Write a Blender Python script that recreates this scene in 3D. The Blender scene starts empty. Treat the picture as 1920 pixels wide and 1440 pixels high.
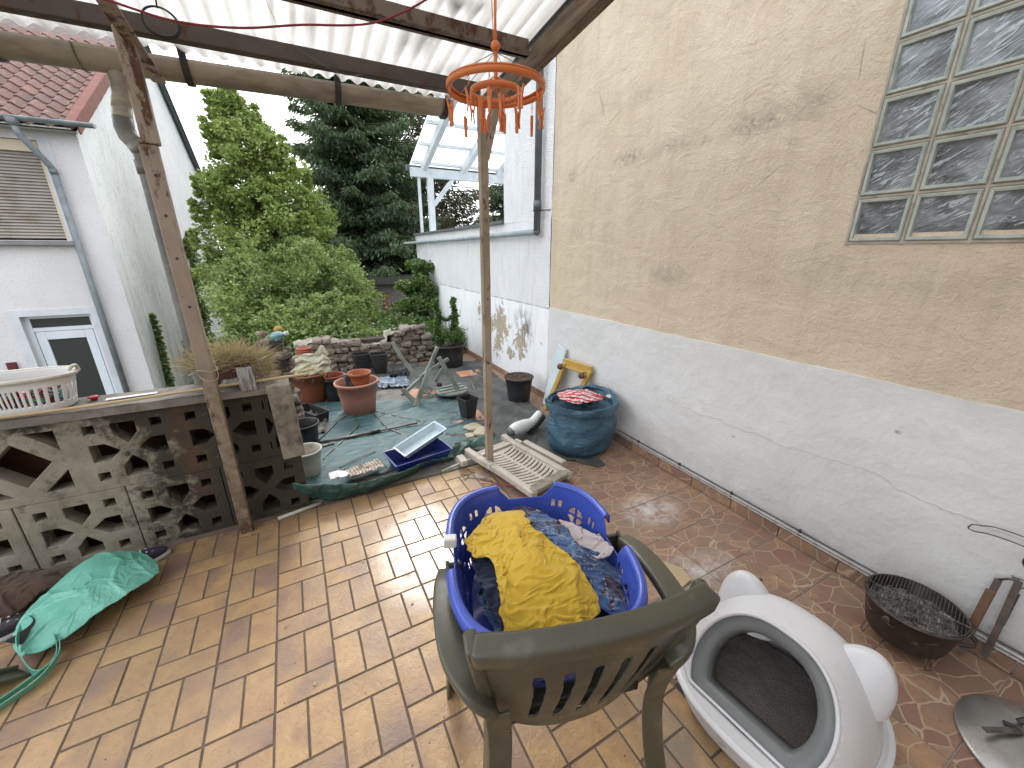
import bpy, bmesh, math, random
import numpy as np
from mathutils import Vector, Matrix, noise

# ------------------------------------------------------------------ camera, sky, sun, exposure
scene = bpy.context.scene
COL = scene.collection
cam_data = bpy.data.cameras.new('camera')
cam_data.sensor_width = 36.0
cam_data.lens = 13.84
cam_data.clip_start = 0.02
cam_data.clip_end = 600
cam = bpy.data.objects.new('camera', cam_data)
cam.location = (0, 0, 1.55)
cam.rotation_euler = (math.radians(90 - 18.6), 0, math.radians(-27.5))
COL.objects.link(cam)
scene.camera = cam

SUN_EL, SUN_AZ = math.radians(41), math.radians(14)
world = bpy.data.worlds.new('World')
scene.world = world
world.use_nodes = True
wn, wl = world.node_tree.nodes, world.node_tree.links
bg = wn['Background']
sky = wn.new('ShaderNodeTexSky')
sky.sky_type = 'NISHITA'
sky.sun_disc = False
sky.sun_elevation = SUN_EL
sky.sun_rotation = SUN_AZ
sky.air_density = 1.0
sky.dust_density = 3.0
tc = wn.new('ShaderNodeTexCoord')
cn = wn.new('ShaderNodeTexNoise')
cn.inputs['Scale'].default_value = 2.2
cn.inputs['Detail'].default_value = 5
cr = wn.new('ShaderNodeValToRGB')
cr.color_ramp.elements[0].position = 0.30
cr.color_ramp.elements[0].color = (0.72, 0.72, 0.72, 1)
cr.color_ramp.elements[1].position = 0.62
cr.color_ramp.elements[1].color = (0.95, 0.95, 0.95, 1)
mx = wn.new('ShaderNodeMixRGB')
mx.inputs[2].default_value = (8.8, 9.1, 9.5, 1)      # the veil of bright thin cloud
wl.new(tc.outputs['Generated'], cn.inputs['Vector'])
wl.new(cn.outputs['Fac'], cr.inputs['Fac'])
wl.new(cr.outputs['Color'], mx.inputs[0])
wl.new(sky.outputs['Color'], mx.inputs[1])
wl.new(mx.outputs['Color'], bg.inputs['Color'])
bg.inputs['Strength'].default_value = 0.13

sun_data = bpy.data.lights.new('sun', 'SUN')
sun_data.energy = 0.75
sun_data.angle = math.radians(15)
sun_data.color = (1.0, 0.97, 0.92)
sun = bpy.data.objects.new('sun', sun_data)
sd = Vector((math.cos(SUN_EL) * math.sin(SUN_AZ), math.cos(SUN_EL) * math.cos(SUN_AZ), math.sin(SUN_EL)))
sun.rotation_euler = sd.to_track_quat('Z', 'Y').to_euler()
sun.location = (0, 0, 12)
COL.objects.link(sun)

scene.view_settings.view_transform = 'Standard'
scene.view_settings.look = 'None'
scene.view_settings.gamma = 1
scene.view_settings.use_curve_mapping = False
scene.view_settings.exposure = 1.18
scene.cycles.max_bounces = 10
scene.cycles.diffuse_bounces = 5
scene.cycles.transparent_max_bounces = 12

random.seed(11)
rs = np.random.RandomState(5)
PI = math.pi

# ------------------------------------------------------------------ object helpers
def tag(o, label=None, cat=None, group=None, kind=None):
    if label: o['label'] = label
    if cat: o['category'] = cat
    if group: o['group'] = group
    if kind: o['kind'] = kind
    return o

def link(name, me, mat=None, parent=None, loc=(0, 0, 0), rot=(0, 0, 0)):
    o = bpy.data.objects.new(name, me)
    if mat is not None and len(me.materials) == 0:
        me.materials.append(mat)
    o.location = loc
    o.rotation_euler = rot
    COL.objects.link(o)
    if parent is not None:
        o.parent = parent
    return o

def empty(name, loc=(0, 0, 0), rz=0.0, label=None, cat=None, group=None, kind=None, rot=None):
    o = bpy.data.objects.new(name, None)
    o.empty_display_size = 0.05
    o.location = loc
    o.rotation_euler = rot if rot is not None else (0, 0, rz)
    COL.objects.link(o)
    return tag(o, label, cat, group, kind)

def dup(root, loc, rot=None, label=None, group=None):
    kids = [(c, [g for g in c.children]) for c in root.children]
    r = root.copy()
    COL.objects.link(r)
    r.location = loc
    if rot is not None: r.rotation_euler = rot
    if label: r['label'] = label
    if group: r['group'] = group
    for c, gs in kids:
        k = c.copy(); COL.objects.link(k); k.parent = r
        for g in gs:
            q = g.copy(); COL.objects.link(q); q.parent = k
    return r

def bevel(o, w=0.004, seg=2):
    m = o.modifiers.new('bevel', 'BEVEL')
    m.width = w; m.segments = seg; m.limit_method = 'ANGLE'; m.angle_limit = math.radians(35)
    return o

def solid(o, t=0.002, off=0):
    m = o.modifiers.new('solid', 'SOLIDIFY')
    m.thickness = t; m.offset = off
    return o

def subd(o, n=1):
    m = o.modifiers.new('sub', 'SUBSURF')
    m.levels = n; m.render_levels = n
    return o

def smooth_mesh(me, on=True):
    me.polygons.foreach_set('use_smooth', np.full(len(me.polygons), on))
    return me

class MB:
    """collects shapes into one mesh"""
    def __init__(s):
        s.v, s.f, s.sm = [], [], []
    def add(s, vs, fs, smooth=False):
        b = len(s.v)
        s.v += [tuple(v) for v in vs]
        s.f += [tuple(i + b for i in f) for f in fs]
        s.sm += [smooth] * len(fs)
        return s
    def box(s, c, d, rz=0.0, m=None):
        hx, hy, hz = d[0] / 2, d[1] / 2, d[2] / 2
        vs = [Vector((x, y, z)) for x in (-hx, hx) for y in (-hy, hy) for z in (-hz, hz)]
        if m is None: m = Matrix.Rotation(rz, 3, 'Z')
        vs = [m @ v + Vector(c) for v in vs]
        return s.add(vs, [(0, 1, 3, 2), (4, 6, 7, 5), (0, 4, 5, 1), (2, 3, 7, 6), (0, 2, 6, 4), (1, 5, 7, 3)])
    def beam(s, a, b, w, h, roll=0.0):
        a, b = Vector(a), Vector(b)
        d = (b - a)
        L = d.length
        z = d.normalized()
        x = Vector((0, 0, 1)).cross(z)
        if x.length < 1e-4: x = Vector((1, 0, 0))
        x.normalize(); y = z.cross(x)
        m = Matrix((x, y, z)).transposed() @ Matrix.Rotation(roll, 3, 'Z')
        return s.box((a + b) / 2, (w, h, L), m=m)
    def tube(s, pts, r, n=8, caps=True, closed=False):
        pts = [Vector(p) for p in pts]
        N = len(pts)
        rr = r if isinstance(r, (list, tuple)) else [r] * N
        vs, fs = [], []
        ref = None
        for i, p in enumerate(pts):
            if closed: t = pts[(i + 1) % N] - pts[i - 1]
            else: t = pts[min(i + 1, N - 1)] - pts[max(i - 1, 0)]
            t.normalize()
            if ref is None:
                ref = Vector((0, 0, 1)) if abs(t.z) < 0.9 else Vector((1, 0, 0))
            x = ref - t * ref.dot(t)
            if x.length < 1e-5: x = t.orthogonal()
            x.normalize(); y = t.cross(x); ref = x
            for k in range(n):
                a = 2 * PI * k / n
                vs.append(p + (x * math.cos(a) + y * math.sin(a)) * rr[i])
        for i in range(N if closed else N - 1):
            for k in range(n):
                a, b = i * n + k, i * n + (k + 1) % n
                j = ((i + 1) % N) * n
                fs.append((a, b, j + (k + 1) % n, j + k))
        if caps and not closed:
            fs.append(tuple(range(n - 1, -1, -1)))
            fs.append(tuple((N - 1) * n + k for k in range(n)))
        return s.add(vs, fs, n > 5)
    def lathe(s, prof, n=32, c=(0, 0, 0), sx=1.0, sy=1.0, wob=None):
        c = Vector(c); vs, fs = [], []
        for (r, z) in prof:
            for k in range(n):
                a = 2 * PI * k / n
                q = 1.0 if wob is None else wob(a, z)
                vs.append(c + Vector((r * sx * q * math.cos(a), r * sy * q * math.sin(a), z)))
        for i in range(len(prof) - 1):
            for k in range(n):
                fs.append((i * n + k, i * n + (k + 1) % n, (i + 1) * n + (k + 1) % n, (i + 1) * n + k))
        return s.add(vs, fs, True)
    def disc(s, r, z, n=32, c=(0, 0, 0), flip=False):
        c = Vector(c)
        vs = [c + Vector((r * math.cos(2 * PI * k / n), r * math.sin(2 * PI * k / n), z)) for k in range(n)]
        f = tuple(range(n))
        return s.add(vs, [f[::-1] if flip else f])
    def sphere(s, c, r, n=12, m=8):
        rx, ry, rz = r if isinstance(r, (tuple, list)) else (r, r, r)
        vs, fs = [], []
        for i in range(m + 1):
            t = PI * i / m
            for k in range(n):
                a = 2 * PI * k / n
                vs.append((c[0] + rx * math.sin(t) * math.cos(a), c[1] + ry * math.sin(t) * math.sin(a), c[2] + rz * math.cos(t)))
        for i in range(m):
            for k in range(n):
                fs.append((i * n + k, (i + 1) * n + k, (i + 1) * n + (k + 1) % n, i * n + (k + 1) % n))
        return s.add(vs, fs, True)
    def grid(s, fn, nu, nv, keep=None, smooth=True):
        vs = [fn(i / (nu - 1), j / (nv - 1)) for i in range(nu) for j in range(nv)]
        fs = []
        for i in range(nu - 1):
            for j in range(nv - 1):
                if keep is None or keep((i + .5) / (nu - 1), (j + .5) / (nv - 1)):
                    fs.append((i * nv + j, (i + 1) * nv + j, (i + 1) * nv + j + 1, i * nv + j + 1))
        return s.add(vs, fs, smooth)
    def mesh(s, name):
        me = bpy.data.meshes.new(name)
        me.from_pydata(s.v, [], s.f)
        if s.sm: me.polygons.foreach_set('use_smooth', s.sm)
        me.update()
        return me
    def build(s, name, mat=None, parent=None, loc=(0, 0, 0), rot=(0, 0, 0), clean=False):
        me = s.mesh(name)
        if clean:
            bm = bmesh.new(); bm.from_mesh(me)
            bmesh.ops.delete(bm, geom=[v for v in bm.verts if not v.link_faces], context='VERTS')
            bmesh.ops.remove_doubles(bm, verts=bm.verts, dist=1e-5)
            bm.to_mesh(me); bm.free()
        return link(name, me, mat, parent, loc, rot)

def holed_plate(name, outer, holes, thick, bev=0.0, mat=None, parent=None, loc=(0, 0, 0), rot=(0, 0, 0)):
    """flat outline with cut-outs, extruded; lies in its local XY plane"""
    cu = bpy.data.curves.new(name, 'CURVE')
    cu.dimensions = '2D'; cu.fill_mode = 'BOTH'
    cu.extrude = thick / 2; cu.bevel_depth = bev; cu.bevel_resolution = 1
    for loop in [outer] + list(holes):
        sp = cu.splines.new('POLY')
        sp.points.add(len(loop) - 1)
        for i, p in enumerate(loop): sp.points[i].co = (p[0], p[1], 0, 1)
        sp.use_cyclic_u = True
    t = bpy.data.objects.new('tmp', cu)
    COL.objects.link(t)
    dg = bpy.context.evaluated_depsgraph_get()
    me = bpy.data.meshes.new_from_object(t.evaluated_get(dg))
    bpy.data.objects.remove(t)
    bpy.data.curves.remove(cu)
    me.name = name
    me.materials.clear()
    if mat is None and parent is None and loc is None: return me
    return link(name, me, mat, parent, loc, rot)

def fbm(x, y, z=0.0, o=4):
    return noise.fractal(Vector((x, y, z)), 1.0, 2.0, o)

def ridge(x, y, z=0.0):
    return 1.0 - abs(noise.noise(Vector((x, y, z)))) * 2.0

# ------------------------------------------------------------------ material helpers
class NT:
    def __init__(s, name):
        s.m = bpy.data.materials.new(name); s.m.use_nodes = True
        s.t = s.m.node_tree; s.n = s.t.nodes; s.l = s.t.links
        s.p = s.n['Principled BSDF']
        s.out = s.n['Material Output']
        s.pos = s.n.new('ShaderNodeNewGeometry').outputs['Position']
    def vec(s, sc=(1, 1, 1), rot=(0, 0, 0), src=None, loc=(0, 0, 0)):
        mp = s.n.new('ShaderNodeMapping')
        mp.inputs['Scale'].default_value = sc; mp.inputs['Rotation'].default_value = rot
        mp.inputs['Location'].default_value = loc
        s.l.new(src or s.pos, mp.inputs['Vector'])
        return mp.outputs['Vector']
    def noise(s, scale, detail=4, rough=0.55, src=None, dist=0.0):
        t = s.n.new('ShaderNodeTexNoise')
        t.inputs['Scale'].default_value = scale; t.inputs['Detail'].default_value = detail
        t.inputs['Roughness'].default_value = rough; t.inputs['Distortion'].default_value = dist
        s.l.new(src or s.pos, t.inputs['Vector'])
        return t.outputs['Fac']
    def voro(s, scale, feature='F1', src=None, out='Distance', rnd=1.0):
        t = s.n.new('ShaderNodeTexVoronoi')
        t.feature = feature
        t.inputs['Scale'].default_value = scale
        t.inputs['Randomness'].default_value = rnd
        s.l.new(src or s.pos, t.inputs['Vector'])
        return t.outputs[out]
    def wave(s, scale, dist=2.0, det=2.0, dscale=1.0, src=None, typ='BANDS', direction='X'):
        t = s.n.new('ShaderNodeTexWave')
        t.wave_type = typ
        if typ == 'BANDS': t.bands_direction = direction
        t.inputs['Scale'].default_value = scale; t.inputs['Distortion'].default_value = dist
        t.inputs['Detail'].default_value = det; t.inputs['Detail Scale'].default_value = dscale
        s.l.new(src or s.pos, t.inputs['Vector'])
        return t.outputs['Fac']
    def ramp(s, fac, lo, hi, a=0.0, b=1.0):
        t = s.n.new('ShaderNodeMapRange')
        t.inputs[1].default_value = lo; t.inputs[2].default_value = hi
        t.inputs[3].default_value = a; t.inputs[4].default_value = b
        s.l.new(fac, t.inputs[0])
        return t.outputs[0]
    def math(s, op, a, b=0.0, clamp=False):
        t = s.n.new('ShaderNodeMath'); t.operation = op; t.use_clamp = clamp
        for i, q in enumerate((a, b)):
            if isinstance(q, (int, float)): t.inputs[i].default_value = q
            else: s.l.new(q, t.inputs[i])
        return t.outputs[0]
    def mix(s, fac, a, b):
        t = s.n.new('ShaderNodeMixRGB')
        if isinstance(fac, (int, float)): t.inputs[0].default_value = fac
        else: s.l.new(fac, t.inputs[0])
        for i, q in ((1, a), (2, b)):
            if isinstance(q, tuple): t.inputs[i].default_value = (q + (1,))[:4]
            else: s.l.new(q, t.inputs[i])
        return t.outputs[0]
    def sep(s, src=None):
        t = s.n.new('ShaderNodeSeparateXYZ'); s.l.new(src or s.pos, t.inputs[0]); return t.outputs
    def blob(s, c, r, soft=1.0):
        """1 at the centre, 0 beyond the radii r (x,y,z)"""
        v = s.vec(sc=(1 / r[0], 1 / r[1], 1 / r[2]), loc=(-c[0] / r[0], -c[1] / r[1], -c[2] / r[2]))
        t = s.n.new('ShaderNodeVectorMath'); t.operation = 'LENGTH'; s.l.new(v, t.inputs[0])
        return s.ramp(t.outputs['Value'], 1.0, 1.0 - soft, 0.0, 1.0)
    def base(s, c):
        if isinstance(c, tuple): s.p.inputs['Base Color'].default_value = (c + (1,))[:4]
        else: s.l.new(c, s.p.inputs['Base Color'])
        return s
    def rough(s, r):
        if isinstance(r, (int, float)): s.p.inputs['Roughness'].default_value = r
        else: s.l.new(r, s.p.inputs['Roughness'])
        return s
    def bump(s, h, strength=0.5, dist=0.01, prev=None):
        b = s.n.new('ShaderNodeBump')
        b.inputs['Strength'].default_value = strength; b.inputs['Distance'].default_value = dist
        s.l.new(h, b.inputs['Height'])
        if prev is not None: s.l.new(prev, b.inputs['Normal'])
        s.l.new(b.outputs['Normal'], s.p.inputs['Normal'])
        return b.outputs['Normal']
    def set(s, **k):
        for a, b in k.items(): s.p.inputs[a.replace('_', ' ')].default_value = b
        return s
    def coat(s, w, r=.08, n=None):
        s.l.new(w, s.p.inputs['Coat Weight']); s.p.inputs['Coat Roughness'].default_value = r
        if n is not None: s.l.new(n, s.p.inputs['Coat Normal'])
        return s
    def rnd(s):
        return s.n.new('ShaderNodeObjectInfo').outputs['Random']
    def island(s):
        return s.n.new('ShaderNodeNewGeometry').outputs['Random Per Island']

def simple(name, col, col2=None, sc=6.0, rough=0.6, bsc=40.0, bst=0.25, bd=0.004, dirt=None, dsc=3.0, dlo=0.5, dhi=0.7, metal=0.0, stretch=(1, 1, 1), spec=0.5):
    t = NT(name)
    v = t.vec(sc=stretch)
    c = t.mix(t.ramp(t.noise(sc, 5, src=v), 0.35, 0.65), col, col2 or tuple(x * 0.75 for x in col))
    if dirt:
        c = t.mix(t.ramp(t.noise(dsc, 7, 0.65, src=v), dlo, dhi), c, dirt)
    t.base(c)
    t.rough(t.ramp(t.noise(sc * 2, 3), 0.3, 0.7, max(0.02, rough - 0.1), min(1, rough + 0.1)))
    if bst: t.bump(t.noise(bsc, 4, 0.6, src=v), bst, bd)
    t.set(Metallic=metal)
    t.p.inputs['Specular IOR Level'].default_value = spec
    return t.m

def leaf_mat(name, cols, trans=0.35, rough=0.5):
    t = NT(name)
    r = t.n.new('ShaderNodeValToRGB')
    r.color_ramp.elements[0].color = cols[0] + (1,); r.color_ramp.elements[0].position = 0
    r.color_ramp.elements[1].color = cols[-1] + (1,); r.color_ramp.elements[1].position = 1
    for i, c in enumerate(cols[1:-1]):
        e = r.color_ramp.elements.new((i + 1) / (len(cols) - 1)); e.color = c + (1,)
    f = t.math('ADD', t.math('MULTIPLY', t.island(), 0.55), t.ramp(t.noise(0.9, 3), 0.3, 0.7, 0.0, 0.45))
    t.l.new(f, r.inputs[0])
    t.base(r.outputs[0]); t.rough(rough)
    tr = t.n.new('ShaderNodeBsdfTranslucent')
    hs = t.mix(0.5, r.outputs[0], (0.25, 0.35, 0.05))
    t.l.new(hs, tr.inputs['Color'])
    m = t.n.new('ShaderNodeMixShader'); m.inputs[0].default_value = trans
    t.l.new(t.p.outputs[0], m.inputs[1]); t.l.new(tr.outputs[0], m.inputs[2])
    t.l.new(m.outputs[0], t.out.inputs['Surface'])
    return t.m

def leaves(name, pos, size, mat, parent=None, rng=rs, droop=0.3, aspect=0.6, direction=None, up=0.6):
    """one mesh of folded leaf blades; pos (N,3)"""
    N = len(pos)
    if direction is None:
        d = rng.normal(size=(N, 3)); d[:, 2] = d[:, 2] * 0.5 - droop
    else:
        d = direction + rng.normal(size=(N, 3)) * 0.25
    d /= np.linalg.norm(d, axis=1)[:, None]
    nrm = rng.normal(size=(N, 3)) * (1 - up); nrm[:, 2] += up
    s = np.cross(d, nrm); s /= (np.linalg.norm(s, axis=1)[:, None] + 1e-9)
    nn = np.cross(s, d)
    L = (size * rng.uniform(0.6, 1.35, N))[:, None]
    W = L * aspect / 2
    a = pos; b = pos + d * L * 0.45 + s * W + nn * W * 0.3; c = pos + d * L; e = pos + d * L * 0.45 - s * W + nn * W * 0.3
    V = np.stack([a, b, c, e], 1).reshape(-1, 3)
    me = bpy.data.meshes.new(name)
    me.vertices.add(4 * N); me.vertices.foreach_set('co', V.ravel())
    me.loops.add(4 * N); me.loops.foreach_set('vertex_index', np.arange(4 * N, dtype=np.int32))
    me.polygons.add(N)
    me.polygons.foreach_set('loop_start', np.arange(0, 4 * N, 4, dtype=np.int32))
    me.polygons.foreach_set('loop_total', np.full(N, 4, dtype=np.int32))
    me.update(calc_edges=True)
    return link(name, me, mat, parent)

# ------------------------------------------------------------------ materials of the setting
def mat_beige():
    t = NT('beige_render')
    v = t.vec(sc=(1, 1, .6))
    c = t.mix(t.ramp(t.noise(1.3, 6, .6), .3, .7), (.62, .515, .385), (.70, .595, .46))
    c = t.mix(t.math('MULTIPLY', t.ramp(t.noise(5, 8, .7, src=v), .45, .75), .5), c, (.49, .39, .29))
    c = t.mix(t.math('MULTIPLY', t.ramp(t.noise(140, 2, .6), .60, .72), .35), c, (.28, .22, .17))
    streak = t.math('MULTIPLY', t.ramp(t.noise(3.5, 6, .6, src=t.vec(sc=(1, 4, .35))), .52, .75), .30)
    c = t.mix(streak, c, (.44, .36, .28))
    m = None
    for (y, z, ry, rz, k) in ((2.45, 2.19, .22, .07, 1), (2.05, 2.19, .25, .07, .6), (1.50, 2.19, .25, .09, 1), (1.84, 2.17, .09, .05, .9),
                              (1.24, 2.2, .13, .09, .7), (3.15, 2.17, .07, .07, 1.2), (1.98, 1.40, .22, .10, .75), (2.35, 2.55, .20, .07, .6),
                              (2.75, 2.6, .2, .09, .3), (1.1, 1.45, .3, .14, .35), (3.05, 1.72, .16, .16, .5), (2.62, 1.6, .2, .2, .3),
                              (3.4, 2.0, .10, 1.3, .35), (.8, 1.42, .8, .1, .28)):
        b = t.math('MULTIPLY', t.blob((2.229, y, z), (1.0, ry, rz)), k)
        m = b if m is None else t.math('MAXIMUM', m, b)
    st = t.math('MULTIPLY', m, t.ramp(t.noise(26, 6, .7), .36, .66))
    c = t.mix(t.math('MULTIPLY', st, .75), c, (.13, .11, .10))
    yel = t.math('MULTIPLY', t.blob((2.229, 3.2, 1.3), (1.0, 1.0, 1.0)), .35)
    c = t.mix(yel, c, (.60, .50, .33))
    cracks = t.math('MULTIPLY', t.ramp(t.voro(1.1, 'DISTANCE_TO_EDGE', src=t.vec(sc=(1, 1, 1))), .0, .004, 1, 0), t.ramp(t.noise(1.7, 2), .58, .64))
    c = t.mix(t.math('MULTIPLY', cracks, .6), c, (.22, .17, .13))
    t.base(c); t.rough(.93)
    n = t.bump(t.noise(3.2, 5, .6, src=t.vec(sc=(1, 1, 1.8)), dist=.6), .6, .035)
    n = t.bump(t.noise(9, 5, .6, src=v), .6, .02, n)
    n = t.bump(t.noise(70, 5, .7), .95, .008, n)
    t.bump(t.math('ADD', t.noise(220, 2), t.math('MULTIPLY', cracks, -1.0)), .5, .0025, n)
    t.set(); t.p.inputs['Specular IOR Level'].default_value = .2
    return t.m

def mat_lowwhite():
    t = NT('white_painted_render')
    c = t.mix(t.ramp(t.noise(1.6, 6, .6), .3, .7), (.61, .61, .60), (.69, .69, .68))
    c = t.mix(t.math('MULTIPLY', t.ramp(t.noise(7, 8, .7), .52, .72), .35), c, (.50, .49, .47))
    x, y, z = t.sep()[0:3]
    low = t.math('MULTIPLY', t.ramp(z, .38, .0), t.ramp(t.noise(4, 6, .7), .35, .7))
    c = t.mix(t.math('MULTIPLY', low, .7), c, (.34, .31, .27))
    # repaired crack running level along the wall
    zz = t.math('ADD', z, t.ramp(t.noise(2.2, 5, .6), .2, .8, -.07, .07))
    line = t.ramp(t.math('ABSOLUTE', t.math('SUBTRACT', zz, .56)), .0, .008, 1, 0)
    line = t.math('MULTIPLY', line, t.ramp(t.noise(3, 3), .4, .55))
    c = t.mix(t.math('MULTIPLY', line, .28), c, (.36, .35, .34))
    spots = t.math('MAXIMUM', t.blob((2.22, .61, .80), (1, .018, .014)), t.blob((2.22, 1.32, .47), (1, .02, .01)))
    c = t.mix(t.math('MULTIPLY', spots, t.ramp(t.noise(120, 3), .4, .5)), c, (.2, .2, .19))
    t.base(c); t.rough(.85)
    n = t.bump(t.noise(2.2, 4, .6, dist=.8), .5, .03)
    n = t.bump(t.math('ADD', t.noise(5, 5, .55), t.math('MULTIPLY', line, .10)), .65, .02, n)
    n = t.bump(t.noise(55, 6, .7), .55, .004, n)
    t.bump(t.noise(190, 2), .35, .0018, n)
    return t.m

def mat_annex():
    t = NT('white_roughcast')
    x, y, z = t.sep()[0:3]
    c = t.mix(t.ramp(t.noise(2.2, 6, .6), .3, .7), (.80, .81, .82), (.87, .875, .88))
    grime = t.math('MULTIPLY', t.ramp(t.noise(6, 6, .65, src=t.vec(sc=(1, 2.2, .5))), .48, .74), .4)
    c = t.mix(grime, c, (.56, .57, .58))
    # flaked paint showing the tan render, only on the smooth lower band
    m = None
    for (yy, zz, ry, rz, k) in ((4.60, .66, .36, .36, 1), (4.70, .42, .26, .30, 1), (4.08, .50, .26, .28, 1), (4.30, .33, .24, .14, 1),
                                (4.9, .6, .16, .3, .85), (3.93, .72, .16, .12, .8), (5.3, .72, .10, .25, .8), (6.1, .62, .08, .2, .6), (3.6, .6, .1, .05, .7)):
        b = t.math('MULTIPLY', t.blob((2.229, yy, zz), (1, ry, rz)), k)
        m = b if m is None else t.math('MAXIMUM', m, b)
    pl = t.ramp(t.math('ADD', t.math('MULTIPLY', m, 1.1), t.math('MULTIPLY', t.noise(7, 9, .72, dist=.4), 3.2)), 2.18, 2.20)
    lowband = t.ramp(z, 1.0, .98)
    pl = t.math('MULTIPLY', pl, lowband)
    tan = t.mix(t.ramp(t.noise(14, 5), .35, .65), (.36, .30, .21), (.46, .40, .30))
    c = t.mix(pl, c, tan)
    bl = t.math('MAXIMUM', t.blob((2.229, 4.02, .78), (1, .26, .22)), t.blob((2.229, 3.9, .7), (1, .2, .3)))
    bl = t.math('MULTIPLY', bl, t.ramp(t.noise(11, 6, .7, src=t.vec(sc=(1, 1.6, .5))), .46, .58))
    c = t.mix(t.math('MULTIPLY', t.math('MULTIPLY', bl, lowband), .9), c, (.07, .07, .075))
    seam = t.math('MULTIPLY', t.ramp(t.math('ABSOLUTE', t.math('SUBTRACT', z, .99)), .0, .012, 1, 0), t.ramp(t.noise(5, 4), .4, .55))
    c = t.mix(t.math('MULTIPLY', seam, .7), c, (.22, .22, .22))
    sp = t.math('MULTIPLY', t.ramp(t.noise(20, 4, .7), .68, .72), lowband)
    c = t.mix(t.math('MULTIPLY', sp, .6), c, (.3, .3, .3))
    green = t.math('MULTIPLY', t.ramp(y, 7.2, 8.4), t.ramp(t.noise(6, 6), .35, .6))
    c = t.mix(t.math('MULTIPLY', green, .4), c, (.25, .27, .2))
    t.base(c); t.rough(.85)
    up = t.ramp(z, .985, 1.0)
    cast = t.math('MULTIPLY', t.ramp(t.voro(115, 'SMOOTH_F1'), .0, .7, 1, 0), up)
    n = t.bump(cast, .75, .014)
    n = t.bump(t.math('MULTIPLY', pl, -1.0), .8, .006, n)
    t.bump(t.noise(60, 5, .7), .5, .004, n)
    return t.m

def mat_house_render(name, drips=False):
    t = NT(name)
    c = t.mix(t.ramp(t.noise(1.1, 6, .6), .3, .7), (.60, .58, .585), (.68, .665, .67))
    if drips: c = t.mix(t.ramp(t.noise(1.1, 6, .6), .3, .7), (.76, .77, .77), (.85, .855, .85))
    c = t.mix(t.math('MULTIPLY', t.ramp(t.noise(30, 5, .75), .55, .64), .45), c, (.34, .32, .32))
    if drips:
        x, y, z = t.sep()[0:3]
        w = t.noise(5.5, 3, .5, src=t.vec(sc=(1, 2.6, .12)), dist=.8)
        amt = t.ramp(z, 5.5, .5, .6, 1.0)
        d = t.math('MULTIPLY', t.ramp(t.math('ABSOLUTE', t.math('SUBTRACT', w, .52)), .0, .013, 1, 0), amt)
        d = t.math('MULTIPLY', d, t.ramp(t.noise(22, 4, .7), .38, .5))
        d = t.math('MULTIPLY', d, t.ramp(t.noise(1.0, 3), .28, .40))
        c = t.mix(t.math('MULTIPLY', d, .95), c, (.075, .078, .065))
        g = t.math('MULTIPLY', t.ramp(t.noise(2.2, 5, .6, src=t.vec(sc=(1, 2.2, .25))), .5, .72), t.ramp(z, 1.8, -1.0))
        c = t.mix(t.math('MULTIPLY', g, .5), c, (.22, .25, .13))
        sp = t.ramp(t.noise(16, 6, .8), .61, .66)
        c = t.mix(t.math('MULTIPLY', sp, .5), c, (.22, .23, .22))
    t.base(c); t.rough(.9)
    t.bump(t.noise(38, 5, .75), .8, .015)
    return t.m

M_beige = mat_beige(); M_low = mat_lowwhite(); M_annex = mat_annex()
M_hfront = mat_house_render('grey_roughcast'); M_hside = mat_house_render('streaked_white_render', True)

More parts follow.
